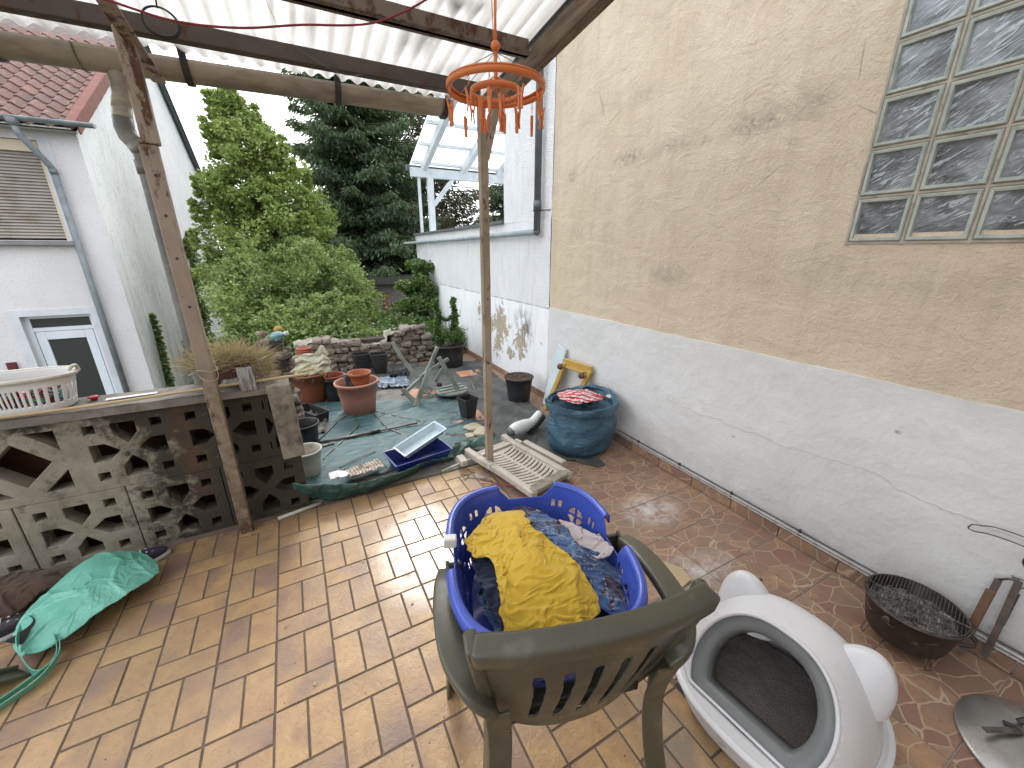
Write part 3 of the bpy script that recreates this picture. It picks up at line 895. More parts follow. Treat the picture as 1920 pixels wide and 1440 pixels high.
# ------------------------------------------------------------------ canopy over the terrace
def zr(y): return 2.462 + .10 * (2.41 - y)
can = empty('terrace_canopy', (.3, 2.41, 0), label='corrugated translucent canopy on rusty posts over the terrace', cat='canopy')
def cl(o): o.location = (-.3, -2.41, 0); return o
b = MB()
def sheet(u, v):
    x = -1.9 + u * 3.07; y = -1.69 + v * (2.69 + 1.69) + (.012 * fbm(x * 4, 7) if v > .99 else 0)
    return (x, y, zr(y) + .010 * math.sin(2 * PI * x / .076) + .002 * fbm(x * 2, y * 2))
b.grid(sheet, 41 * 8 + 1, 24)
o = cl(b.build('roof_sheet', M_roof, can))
b = MB(); b.box((-.42, 2.41, 2.405), (2.93, .052, .066)); cl(bevel(b.build('purlin', M_purlin, can), .004))
b = MB(); b.box((-.42, 1.965, 2.448), (3.04, .04, .066)); b.box((-.42, 1.94, 2.418), (3.04, .05, .006)); cl(b.build('purlin', M_purlin2, can))
b = MB(); b.box((-.42, 1.2, 2.525), (3.04, .045, .066)); cl(b.build('purlin', M_purlin2, can))
b = MB(); b.box((-.42, .4, 2.605), (3.04, .045, .066)); cl(b.build('purlin', M_purlin2, can))
b = MB(); b.beam((1.165, 2.50, zr(2.50) - .078), (1.165, -1.69, zr(-1.69) - .078), .055, .085)
b.beam((1.198, 2.50, zr(2.50) - .050), (1.198, -1.69, zr(-1.69) - .050), .008, .06); cl(bevel(b.build('rake_beam', M_rake, can), .006))
# fascia strip of flashing along the open edge
b = MB(); b.beam((1.185, 2.66, zr(2.66) + .012), (1.185, -1.69, zr(-1.69) + .012), .10, .004); cl(b.build('edge_flashing', M_zinc, can))
# angle iron rafter above the left post
b = MB()
b.beam((-.475, 2.72, zr(2.72) - .10), (-.475, -1.69, zr(-1.69) - .10), .007, .055)
b.beam((-.450, 2.72, zr(2.72) - .128), (-.450, -1.69, zr(-1.69) - .128), .05, .006)
cl(b.build('rafter', M_postLtop, can))
# left post : upper heavily rusted length, lower painted length
b = MB(); b.box((-.475, 2.40, 2.18), (.058, .05, .40)); cl(bevel(b.build('post', M_postLtop, can), .005))
b = MB(); b.box((-.490, 2.412, .99), (.060, .052, 1.98)); b.box((-.4835, 2.411, 1.985), (.064, .056, .008)); cl(bevel(b.build('post', M_postL, can), .005))
for z in (1.86, 1.70, 1.52, 1.30):
    b = MB(); b.sphere((-.487, 2.385, z), (.006, .004, .006), 8, 5); cl(b.build('bolt', M_black, can))
# middle post with its brace
b = MB(); b.box((1.056, 2.385, 1.05), (.038, .050, 2.10)); b.box((1.032, 2.385, 1.17), (.012, .046, 2.34)); cl(bevel(b.build('post', M_postM, can), .004))
b = MB(); b.box((1.047, 2.387, 2.235), (.036, .042, .27)); cl(b.build('post', M_postM, can))
b = MB(); b.beam((1.060, 2.383, 2.06), (1.150, 2.40, 2.36), .040, .044); cl(bevel(b.build('brace', M_postM, can), .004))
for z, q in ((1.26, .006), (.83, .007)):
    b = MB(); b.sphere((1.052, 2.359, z), (q, .003, q), 10, 6); cl(b.build('bolt', M_black, can))

# gutter
gt = empty('plastic_gutter', (0, 2.77, 2.38), label='stained cream plastic gutter along the canopy edge', cat='gutter')
b = MB()
x0g, x1g = -2.0, .985
def zg(x): return 2.385 + .028 * (x + .45) / 1.45
b.grid(lambda u, v: (x0g + u * (x1g - x0g), .078 * math.cos(PI + v * PI), zg(x0g + u * (x1g - x0g)) - 2.38 + .078 * math.sin(PI + v * PI) * .95 + .02), 30, 17)
o = b.build('channel', M_pvc, gt); solid(o, .004)
b = MB(); b.add([(x1g, .078 * math.cos(PI + v * PI), zg(x1g) - 2.38 + .02 + .074 * math.sin(PI + v * PI)) for v in np.linspace(0, 1, 17)], [tuple(range(17))]); solid(b.build('end_cap', M_pvc, gt), .006)
for x in (-.72, 0.0 - 1.35):
    b = MB(); b.tube([(x, .082 * math.cos(PI + v * PI), zg(x) - 2.36 + .078 * math.sin(PI + v * PI)) for v in np.linspace(0, 1, 17)], .004, 6); b.build('seam', M_pvcgrey, gt)
for x in (-.335, .335, .955, -.99, -1.6):
    b = MB()
    pts = [(x, -.36, zr(2.41) - 2.40 - .03)] if False else []
    arc = [(x, .086 * math.cos(PI + v * PI), zg(x) - 2.36 + .084 * math.sin(PI + v * PI)) for v in np.linspace(0, 1, 15)]
    arc = [(x, -.12, zg(x) - 2.38 + .10)] + arc
    for p, q in zip(arc[:-1], arc[1:]): b.beam(p, q, .030, .005)
    b.build('bracket', M_black, gt)
# plastic downpipe with swan neck
dp = empty('plastic_downpipe', (-.58, 2.72, 0), label='grey brown plastic downpipe behind the left rusty post', cat='downpipe')
def dl(o): o.location = (.58, -2.72, 0); return o
b = MB(); b.tube([(-.607, 2.77, 2.345), (-.612, 2.765, 2.24), (-.626, 2.755, 2.18)], .036, 16); b.tube([(-.614, 2.765, 2.225), (-.616, 2.765, 2.205)], .041, 16)
b.tube([(-.622, 2.757, 2.19), (-.632, 2.75, 2.12)], .037, 16); dl(b.build('swan_neck', M_pvc, dp))
b = MB(); b.tube([(-.628, 2.752, 2.145), (-.632, 2.75, 2.105), (-.625, 2.745, 2.07), (-.605, 2.735, 2.045), (-.585, 2.725, 2.02)], .039, 16)
b.tube([(-.596, 2.73, 2.035), (-.575, 2.72, 1.995)], .044, 16); dl(b.build('elbow', M_pvcgrey, dp))
b = MB(); b.tube([(-.590, 2.725, 2.02), (-.582, 2.716, 1.975), (-.580, 2.715, 1.93), (-.588, 2.715, .3), (-.590, 2.715, -1.7)], .036, 16)
b.tube([(-.582, 2.716, 1.965), (-.580, 2.716, 1.905)], .041, 16); dl(b.build('pipe', M_pvcgrey, dp))

# ------------------------------------------------------------------ breeze block balustrade
def mat_breeze():
    t = NT('mossy_cast_concrete')
    x, y, z = t.sep()[0:3]
    c = t.mix(t.ramp(t.noise(6, 6, .65), .3, .7), (.20, .175, .135), (.33, .30, .235))
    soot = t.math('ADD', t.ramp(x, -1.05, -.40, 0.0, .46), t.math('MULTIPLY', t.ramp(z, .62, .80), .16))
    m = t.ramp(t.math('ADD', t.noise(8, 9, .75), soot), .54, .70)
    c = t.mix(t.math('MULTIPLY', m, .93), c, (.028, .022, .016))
    ru = t.math('MULTIPLY', t.blob((-.66, 2.5, .5), (.09, 1, .6)), t.ramp(t.noise(9, 6), .4, .6))
    c = t.mix(t.math('MULTIPLY', ru, .6), c, (.12, .055, .02))
    moss = t.ramp(t.noise(13, 7, .75, src=t.vec(loc=(3, 1, 7))), .60, .70)
    c = t.mix(t.math('MULTIPLY', moss, .55), c, (.14, .13, .05))
    wh = t.math('MULTIPLY', t.ramp(t.noise(22, 6, .8, src=t.vec(sc=(1, 1, .35), loc=(7, 7, 7))), .66, .72), t.ramp(x, -.45, -.25))
    c = t.mix(t.math('MULTIPLY', wh, .7), c, (.42, .42, .42))
    t.base(c); t.rough(.95)
    n = t.bump(t.noise(22, 6, .7), .7, .012)
    t.bump(t.noise(110, 4, .7), .6, .004, n)
    return t.m
M_breeze = mat_breeze()
bw = empty('breeze_block_wall', (-1.1, 2.55, 0), label='mossy breeze block balustrade with star shaped openings', cat='wall')
def bl(o, x, z): o.location = (x + 1.1, 0, z); o.rotation_euler = (PI / 2, 0, 0); return o
S = .198
def sq(cx, cy, h): return [(cx - h, cy - h), (cx + h, cy - h), (cx + h, cy + h), (cx - h, cy + h)]
def star_holes():
    H = []
    for sx in (-1, 1):
        for sy in (-1, 1): H.append(sq(sx * .128, sy * .128, .026))
    base = [(-.050, .152), (-.050, .088), (0, .030), (.050, .088), (.050, .152)]
    for k in range(4):
        a = k * PI / 2
        H.append([(px * math.cos(a) - py * math.sin(a), px * math.sin(a) + py * math.cos(a)) for px, py in base])
    return H
def diamond_holes():
    H = [[(0, -.118), (.118, 0), (0, .118), (-.118, 0)]]
    for k in range(4):
        a = k * PI / 2
        H.append([(px * math.cos(a) - py * math.sin(a), px * math.sin(a) + py * math.cos(a)) for px, py in ((.158, .158), (.158, .045), (.045, .158))])
    return H
out = [(-S, -S), (S, -S), (S, S), (-S, S)]
m_star = holed_plate('breeze_block', out, star_holes(), .082, .004, None, None, None)
m_dia = holed_plate('breeze_block', out, diamond_holes(), .082, .004, None, None, None)
for m_ in (m_star, m_dia): m_.materials.append(M_breeze); smooth_mesh(m_, False)
for i, x in enumerate((-.50, -.90, -1.30, -1.70, -2.10)):
    bl(link('breeze_block', m_dia if i in (2, 3) else m_star, None, bw, (0, 0, 0)), x, .592)
for x in (-.36, -.767, -1.175, -1.585, -1.99):
    bl(link('breeze_block', m_star, None, bw, (0, 0, 0)), x, .187)
bl(link('breeze_block', m_star, None, bw, (0, 0, 0)), -.10 - .0, .592).scale = (1, 1, 1)
bw.children[-1].location = (-.30 + .196 * .5 + 1.1 - .045, .0, .592); bw.children[-1].scale = (.42, 1, 1)
b = MB(); b.box((-.98, 0.02, 0), (1.75, .035, .012)); b.location = None
o = b.build('mortar_bed', M_breeze, bw); o.location = (0, -.02, .388)
M_cap = simple('weathered_cap', (.24, .22, .19), (.16, .145, .12), 6, .9, 60, .6, .006, dirt=(.085, .075, .06), dsc=5, dlo=.48)
b = MB(); b.grid(lambda u, v: (-1.35 + u * 2.2, (-.075 + v * .24), .835 + .004 * fbm(u * 20, v * 3)), 60, 6)
b.box((-.25, .045, .812), (2.2, .236, .040)); o = b.build('cap', M_cap, bw)
# upright concrete pier at the open end
pr = MB(); pr.box((0, 0, .23), (.115, .16, .46)); o = bevel(pr.build('concrete_pier', simple('pale_lichen_concrete', (.27, .245, .195), (.19, .17, .135), 7, .95, 50, .7, .006, dirt=(.05, .04, .03), dsc=11, dlo=.46), None, (-.190, 2.525, .388), (0, -.03, .05)), .006, 2)
tag(o, 'short pale concrete post standing at the end of the breeze block wall', 'pier')
o.scale = (1, 1, .98)
# dark brown board behind the upper openings, extended down to stand in for shade
M_brown = simple('dark_brown_board', (.085, .032, .018), (.055, .022, .014), 3, .6, 30, .2, .002, stretch=(1, 1, 5))
b = MB(); b.box((0, 0, 0), (2.2, .02, .86)); tag(b.build('brown_board', M_brown, None, (-1.30, 2.70, .36)), 'dark brown panel behind the upper breeze block openings, lower part added to darken the rest', 'panel')
b = MB(); b.box((0, 0, -.96), (2.3, .30, 1.88)); tag(b.build('retaining_wall', M_conc, None, (-1.30, 2.62, 0)), kind='structure')

# ------------------------------------------------------------------ neighbour's house
hs = empty('neighbour_house', (-3.09, 10.5, -1.85), label='grey rendered house with red pantile roof and closed shutter on the left', cat='house')
def hl(o): o.location = (3.09, -10.5, 1.85); return o
HX, HY = -3.09, 10.5
EZ = 3.60; RY, RZ = 17.0, 7.45; FY = 23.0; FZ = 3.9
b = MB()
b.grid(lambda u, v: (HX, HY + u * (RY - HY), -1.85 + v * ((EZ + (RZ - EZ) * u) + 1.85)), 2, 2, smooth=False)
b.grid(lambda u, v: (HX, RY + u * (FY - RY), -1.85 + v * ((RZ + (FZ - RZ) * u) + 1.85)), 2, 2, smooth=False)
hl(b.build('side_wall', M_hside, hs))
# front wall with real openings
WX0, WX1, WZ0, WZ1 = -5.0, -3.62, 1.74, 3.34
DX0, DX1, DZ0, DZ1 = -4.64, -3.68, -1.85, .42
def panels(b, x0, x1, z0, z1, y=HY, th=.3):
    b.box(((x0 + x1) / 2, y + th / 2, (z0 + z1) / 2), (x1 - x0, th, z1 - z0))
b = MB()
panels(b, WX1, HX - .002, DZ1, EZ); panels(b, DX1, HX - .002, DZ0, DZ1); panels(b, -9.0, WX0, -1.85, EZ); panels(b, WX0, WX1, WZ1, EZ)
panels(b, WX0, WX1, DZ1, WZ0); panels(b, WX0, DX0, DZ0, DZ1)
hl(b.build('front_wall', M_hfront, hs))
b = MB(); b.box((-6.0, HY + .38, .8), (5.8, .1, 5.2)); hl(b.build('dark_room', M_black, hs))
M_surr = simple('smooth_pale_surround', (.60, .61, .64), (.52, .53, .56), 4, .8, 60, .3, .003)
b = MB()
for (x0, x1, z0, z1) in ((DX0 - .13, DX0, DZ0, DZ1 + .12), (DX1, DX1 + .13, DZ0, DZ1 + .12), (DX0, DX1, DZ1, DZ1 + .12), (WX1, WX1 + .15, WZ0 - .06, WZ1 + .12)):
    b.box(((x0 + x1) / 2, HY + .0, (z0 + z1) / 2), (x1 - x0, .03, z1 - z0))
hl(b.build('surround', M_surr, hs))
M_shut = simple('beige_grey_shutter', (.33, .29, .26), (.28, .25, .225), 3, .6, 40, .1, .002, dirt=(.22, .17, .12), dsc=3, dlo=.55)
M_shutbox = simple('cream_shutter_box', (.58, .50, .36), (.52, .45, .33), 3, .6)
wf = MB(); wf.box((WX1 - .03, HY + .10, 2.54), (.06, .08, 1.6)); wf.box((-4.3, HY + .10, WZ1 - .09), (1.3, .10, .17)); wfo = hl(wf.build('window', M_shutbox, hs))
for k in range(27):
    s_ = MB(); z = 1.79 + k * .0515
    s_.box((-4.33, HY + .11, z), (1.34, .020, .030), m=Matrix.Rotation(-.5, 3, 'X')); s_.box((-4.33, HY + .128, z + .022), (1.34, .010, .028))
    o = s_.build('shutter_slat', M_shut, wfo)
M_sill = simple('grey_metal_sill', (.22, .20, .20), (.17, .155, .155), 5, .5)
b = MB(); b.box((-4.3, HY - .05, WZ0 - .045), (1.52, .16, .07)); b.build('window_sill', M_sill, wfo)
# door : transom, leaf, glass
M_dwhite = simple('white_plastic_frame', (.66, .70, .74), (.60, .64, .68), 3, .35, 30, .05, .001)
t = NT('dark_window_glass'); t.base((.035, .04, .04)); t.rough(.08); t.p.inputs['Specular IOR Level'].default_value = .8
M_dglass = t.m
b = MB()
dyy = HY + .14
for (x0, x1, z0, z1) in ((DX0, DX0 + .07, DZ0, DZ1), (DX1 - .07, DX1, DZ0, DZ1), (DX0 + .07, DX1 - .07, DZ1 - .06, DZ1), (DX0 + .07, DX1 - .07, .12, .19)):
    b.box(((x0 + x1) / 2, dyy, (z0 + z1) / 2), (x1 - x0, .08, z1 - z0))
door = hl(b.build('door', M_dwhite, hs))
b = MB()
for (x0, x1, z0, z1) in ((DX0 + .08, DX0 + .21, DZ0, .11), (DX1 - .21, DX1 - .08, DZ0, .11), (DX0 + .21, DX1 - .21, -.04, .11), (DX0 + .21, DX1 - .21, DZ0, -1.5)):
    b.box(((x0 + x1) / 2, dyy - .005, (z0 + z1) / 2), (x1 - x0, .07, z1 - z0))
bevel(b.build('door_leaf', M_dwhite, door), .006)
b = MB(); b.box(((DX0 + DX1) / 2, dyy, -.77), (.54, .02, 1.46)); b.build('glass', M_dglass, door)
b = MB(); b.box(((DX0 + DX1) / 2, dyy, .28), (.82, .02, .17)); b.build('transom_glass', M_dglass, door)
M_dred = simple('dark_red_paint', (.12, .01, .015), (.09, .01, .012), 5, .5)
M_red = simple('red_plastic', (.42, .02, .03), (.32, .015, .02), 5, .4)
b = MB(); b.box((DX0 - .32, HY - .02, -.47), (.12, .06, .16)); hl(b.build('letter_box', M_dred, hs))

# pantiles
def mat_pantile():
    t = NT('red_clay_pantile')
    r = t.rnd()
    c = t.mix(r, (.135, .065, .050), (.20, .10, .078))
    c = t.mix(t.ramp(t.noise(4, 6, .7), .45, .65), c, (.105, .065, .058))
    c = t.mix(t.math('MULTIPLY', t.ramp(t.noise(14, 6, .7), .56, .66), .6), c, (.30, .24, .20))
    t.base(c); t.rough(.85); t.bump(t.noise(50, 5, .7), .5, .005)
    return t.m
M_pan = mat_pantile()
SL = math.atan2(RZ - EZ, RY - HY)
TPX, TPY = .235, .36
q = MB()
def pan(u, v):
    x = (u - .5) * (TPX + .03); s = -.02 + v * (TPY + .06)
    ph = u * 2 * PI
    z = .032 * math.sin(ph + .6) + .030 * (1 - v) + .004
    y = s + (.018 * math.cos(ph) if v == 0 else 0)
    return (x, y, z)
q.grid(pan, 13, 3)
q.grid(lambda u, v: (pan(u, 0)[0], pan(u, 0)[1], pan(u, 0)[2] - v * .024), 13, 2)
me_pan = q.mesh('pantile'); me_pan.materials.append(M_pan)
rf = MB(); rf.add([(-9, HY - .30, EZ - .13), (HX + .10, HY - .30, EZ - .13), (HX + .10, RY, RZ + .06), (-9, RY, RZ + .06)], [(0, 1, 2, 3)])
rf.add([(-9, FY + .3, FZ - .15), (HX + .10, FY + .3, FZ - .15), (HX + .10, RY, RZ + .06), (-9, RY, RZ + .06)], [(3, 2, 1, 0)])
M_slate = simple('dark_roof_underside', (.09, .06, .05), (.07, .05, .045), 4)
roof_o = hl(rf.build('roof', M_slate, hs))
cS, sS = math.cos(SL), math.sin(SL)
for j in range(16):
    for i in range(12):
        s = -.34 + j * TPY * .97
        y = HY + s * cS; z = EZ + s * sS + .10
        x = HX + .10 - TPX * (i + .5) + .02
        link('pantile', me_pan, None, roof_o, (x, y + 0, z), (SL, random.uniform(-.02, .02), random.uniform(-.012, .012)))
# verge tiles down both gable edges
M_verge = simple('red_verge_tile', (.20, .075, .055), (.16, .06, .045), 5, .8, 60, .3, .003)
q = MB(); q.box((0, 0, 0), (.02, .46, .20)); q.box((-.06, 0, .095), (.13, .46, .02)); me_v = q.mesh('verge_tile'); me_v.materials.append(M_verge)
for j in range(17):
    s = -.10 + j * .44
    link('verge_tile', me_v, None, roof_o, (HX + .125, HY + s * cS, EZ + s * sS + .10), (SL + .012, 0, 0))
SB = math.atan2(RZ - FZ, FY - RY)
b = MB(); b.beam((HX + .11, RY, RZ - .02), (HX + .11, FY + .35, FZ - .22), .05, .30)
b.beam((HX + .04, RY, RZ - .10), (HX + .04, FY + .35, FZ - .30), .30, .03)
hl(b.build('barge_board', M_greydp, hs))
b = MB(); b.grid(lambda u, v: (-9 + u * (HX + 9.12 + .25), HY - .36 + .075 * math.cos(PI + v * PI), EZ + .0 + .065 * math.sin(PI + v * PI)), 8, 13)
b.add([(HX + .37, HY - .36 + .075 * math.cos(PI + v * PI), EZ + .065 * math.sin(PI + v * PI)) for v in np.linspace(0, 1, 13)], [tuple(range(13))])
solid(hl(b.build('gutter', M_zinc, hs)), .006)
b = MB(); b.box((-5.9, HY - .17, EZ - .10), (5.7, .30, .02)); hl(b.build('soffit', M_hfront, hs))
b = MB()
b.tube([(-3.70, HY - .36, EZ - .03), (-3.70, HY - .36, EZ - .14)], [.095, .055], 14)
b.tube([(-3.70, HY - .36, EZ - .12), (-3.69, HY - .34, EZ - .24), (-3.52, HY - .11, EZ - .66), (-3.505, HY - .09, EZ - .74)], .048, 12)
b.tube([(-3.51, HY - .10, EZ - .70), (-3.503, HY - .09, EZ - .78)], .056, 12)
b.tube([(-3.503, HY - .09, EZ - .72), (-3.503, HY - .09, -1.8)], .050, 12)
hl(b.build('downpipe', simple('weathered_zinc_pipe', (.20, .225, .235), (.15, .165, .175), 7, .5, dirt=(.11, .11, .105)), hs))

# ------------------------------------------------------------------ far shed with brick wall and dark roof
t = NT('grey_brick_wall')
br = t.n.new('ShaderNodeTexBrick')
br.inputs['Scale'].default_value = 1.0; br.inputs['Brick Width'].default_value = .24; br.inputs['Row Height'].default_value = .085
br.inputs['Mortar Size'].default_value = .012
br.inputs['Color1'].default_value = (.10, .085, .082, 1); br.inputs['Color2'].default_value = (.16, .13, .125, 1); br.inputs['Mortar'].default_value = (.22, .205, .20, 1)
sx_ = t.sep(); cb = t.n.new('ShaderNodeCombineXYZ'); t.l.new(sx_[0], cb.inputs[0]); t.l.new(sx_[2], cb.inputs[1]); t.l.new(cb.outputs[0], br.inputs['Vector'])
t.base(t.mix(t.math('MULTIPLY', t.ramp(t.noise(1.5, 5), .5, .7), .5), br.outputs['Color'], (.07, .08, .06))); t.rough(.9)
t.bump(br.outputs['Fac'], .5, .01)
M_gbrick = t.m
sh = empty('brick_shed', (3.0, 15, -1.85), label='low grey brick outbuilding with dark flat roof beyond the garden', cat='shed')
b = MB(); b.box((0, 1.5, 1.15), (3.4, 3, 2.3)); b.build('brick_wall', M_gbrick, sh)
b = MB(); b.box((0, 1.4, 2.42), (3.8, 3.5, .22)); b.build('flat_roof', M_black, sh)
M_rbrick = simple('red_brick', (.19, .075, .055), (.13, .055, .045), 9, .9)
b = MB(); b.box((-.35, -.03, 1.0), (.17, .08, 1.9)); b.build('brick_pier', M_rbrick, sh)
b = MB(); b.beam((.1, -.4, .85), (1.6, -.4, 2.0), .10, .06); b.build('stair_rail', M_conc, sh)

# ------------------------------------------------------------------ rubble walls
def stone_mesh(seed):
    r = random.Random(seed)
    bm = bmesh.new(); bmesh.ops.create_icosphere(bm, subdivisions=2, radius=.5)
    for v in bm.verts:
        p = v.co.copy()
        n = noise.noise(p * 1.6 + Vector((seed * 3.1, 0, 0)))
        q = Vector([math.copysign(abs(c * 2) ** .48, c) / 2 for c in p])
        n2 = noise.noise(p * 4.5 + Vector((0, seed * 2.3, 0)))
        v.co = q * (1 + .34 * n + .14 * n2)
    me = bpy.data.meshes.new('stone'); bm.to_mesh(me); bm.free(); return me
t = NT('rubble_stone'); r = t.rnd()
c = t.mix(r, (.16, .13, .10), (.29, .245, .195))
c = t.mix(t.ramp(t.noise(14, 7, .7), .48, .68), c, (.07, .055, .045))
c = t.mix(t.math('MULTIPLY', t.ramp(t.noise(30, 5, .7), .62, .68), .7), c, (.36, .33, .26))
t.base(c); t.rough(.95); nn = t.bump(t.noise(24, 6, .7), .8, .015); t.bump(t.noise(90, 4), .5, .004, nn)
M_stone = t.m
stones = [stone_mesh(k) for k in range(7)]
for m_ in stones: m_.materials.append(M_stone); smooth_mesh(m_, False)
M_core = simple('earth_mortar', (.075, .058, .045), (.045, .036, .03), 8, .98, 40, .8, .012)
M_capst = simple('pale_mortar_cap', (.36, .34, .28), (.24, .22, .17), 9, .9, 60, .6, .006, dirt=(.12, .11, .07), dsc=8)
rw = empty('rubble_stone_wall', (.65, 5.7, 0), label='low dry rubble stone wall closing off the back of the terrace', cat='wall')
def toph(x): return .40 + .05 * math.sin(x * 5 + 1) + (.10 if .95 < x < 1.47 else 0) + (.03 if x < .1 else 0)
b = MB(); b.box((0, .12, .20), (1.62, .20, .38)); b.build('core', M_core, rw)
x0_, x1_ = -.20, 1.50
z = .035
while z < .56:
    hgt = random.uniform(.060, .085); x = x0_ + random.uniform(-.03, .05)
    while x < x1_:
        w_ = random.uniform(.09, .19)
        if z < toph(x):
            o = link('stone', random.choice(stones), None, rw, (x + w_ / 2 - .65, random.uniform(-.03, .0), z), (random.uniform(-.2, .2), random.uniform(-.12, .12), random.uniform(-.15, .15)))
            o.scale = (w_ * 1.06, random.uniform(.15, .2), hgt * random.uniform(.95, 1.25))
        x += w_
    z += hgt * .92
b = MB(); b.grid(lambda u, v: (-.85 + u * 1.25, -.09 + v * .30, toph(-.2 + u * 1.25) - .012 + .05 * fbm(u * 14, v * 5) - .05 * abs(v - .5)), 70, 12); b.build('mortar_cap', M_capst, rw)
# tumbled pillar with creeper rubbish behind the planter
rp = empty('rubble_pillar', (-.30, 3.75, 0), label='tumbledown pillar of dark rubble behind the dead grass planter', cat='pillar')
b = MB(); b.box((0, 0, .42), (.18, .20, .84)); b.build('core', M_core, rp)
for k in range(150):
    a = random.uniform(0, 2 * PI); z = random.uniform(.03, .91)
    rr = (.12 - .02 * z) * (1 if z < .78 else .55) + random.uniform(-.02, .02)
    o = link('stone', random.choice(stones), None, rp, (rr * math.cos(a) * 1.05, rr * math.sin(a), z), (random.uniform(-.4, .4), random.uniform(-.4, .4), a))
    s = random.uniform(.035, .085); o.scale = (s, s * 1.4, s * .7)

# ------------------------------------------------------------------ vegetation
ML_lime = leaf_mat('lime_leaf', [(.08, .125, .035), (.20, .27, .07), (.35, .42, .13), (.50, .54, .20)], .45)
ML_mid = leaf_mat('mid_green_leaf', [(.06, .095, .032), (.15, .21, .07), (.28, .35, .12), (.46, .50, .22)], .42)
ML_con = leaf_mat('conifer_needle', [(.026, .046, .026), (.06, .095, .045), (.13, .175, .08)], .2, .6)
ML_pine = leaf_mat('brownish_pine_needle', [(.03, .032, .02), (.055, .06, .028), (.10, .085, .05)], .12, .6)
ML_ivy = leaf_mat('ivy_leaf', [(.022, .05, .015), (.05, .10, .025), (.10, .17, .04), (.17, .20, .06)], .3)
ML_dry = leaf_mat('dry_grass_blade', [(.26, .18, .10), (.44, .34, .21), (.60, .50, .34)], .2, .8)
M_bark = simple('bark', (.075, .06, .048), (.045, .036, .03), 10, .95, 30, .8, .02, stretch=(1, 1, .3))

def clumps(cent, rad, per, rng):
    out = []
    for c, r in zip(cent, rad):
        d = rng.normal(size=(per, 3)); d /= np.linalg.norm(d, axis=1)[:, None]
        q = rng.uniform(.25, 1, per) ** .5
        out.append(np.array(c) + d * q[:, None] * r * np.array([1, 1, .75]))
    return np.concatenate(out)

def tree_green(name, base, H, label, prof, mat, leaf=.07, per=230, ncl=250, seed=1, group=None):
    rng = np.random.RandomState(seed)
    root = empty(name, base, label=label, cat='tree', group=group)
    tr = MB()
    top = Vector((0, 0, H * .97))
    tr.tube([(0, 0, -.1), (.04, 0, H * .3), (-.03, .03, H * .6), (0, 0, H * .95)], [.11, .08, .05, .012], 10)
    cents, rads = [], []
    for k in range(ncl):
        z = H * (rng.uniform(.02, 1) ** .85)
        R, off = prof(z / H)
        a = rng.uniform(0, 2 * PI); rr = R * rng.uniform(.25, 1.0) ** .6
        rr *= 1 + .55 * fbm(math.cos(a) * 1.3, math.sin(a) * 1.3, z * .9 + seed)
        if fbm(math.cos(a) * 2.2 + 5, math.sin(a) * 2.2, z * 1.6 + seed) > .24: continue
        c = (off + rr * math.cos(a), rr * math.sin(a) * .8, z)
        cents.append(c); rads.append(rng.uniform(.5, 1.3) * (.13 + .10 * R))
        if k % 3 == 0:
            tr.tube([(0, 0, max(.1, z - rr * .9)), ((c[0]) * .5, c[1] * .5, z - rr * .35), c], [.022, .014, .004], 5)
    # loose shoots at the silhouette
    for k in range(40):
        z = H * rng.uniform(.45, 1.04); R, off = prof(min(1, z / H)); a = rng.uniform(0, 2 * PI)
        c = Vector((off + R * 1.02 * math.cos(a), R * .8 * math.sin(a), z))
        for q in range(3):
            cents.append(tuple(c + Vector((0, 0, q * .16)))); rads.append(.075)
    tr.build('trunk', M_bark, root)
    P = clumps(cents, rads, per, rng)
    leaves('crown', P, leaf, mat, root, rng, droop=.25, aspect=.7, up=.35)
    return root

def prof_main(t):
    pts = [(0, 2.0, .25), (.3, 1.95, .25), (.45, 1.8, .2), (.6, 1.5, .10), (.75, 1.08, -.05), (.88, .70, -.2), (1.0, .15, -.35)]
    for (a, ra, oa), (b_, rb, ob) in zip(pts[:-1], pts[1:]):
        if t <= b_:
            f = (t - a) / (b_ - a); return ra + (rb - ra) * f, oa + (ob - oa) * f
    return .1, -.35
tree_green('leafy_tree', (-.55, 12.3, -1.85), 6.75, 'bright lime green deciduous tree with pointed top in front of the conifers', prof_main, ML_lime, .075, 150, 900, 3)

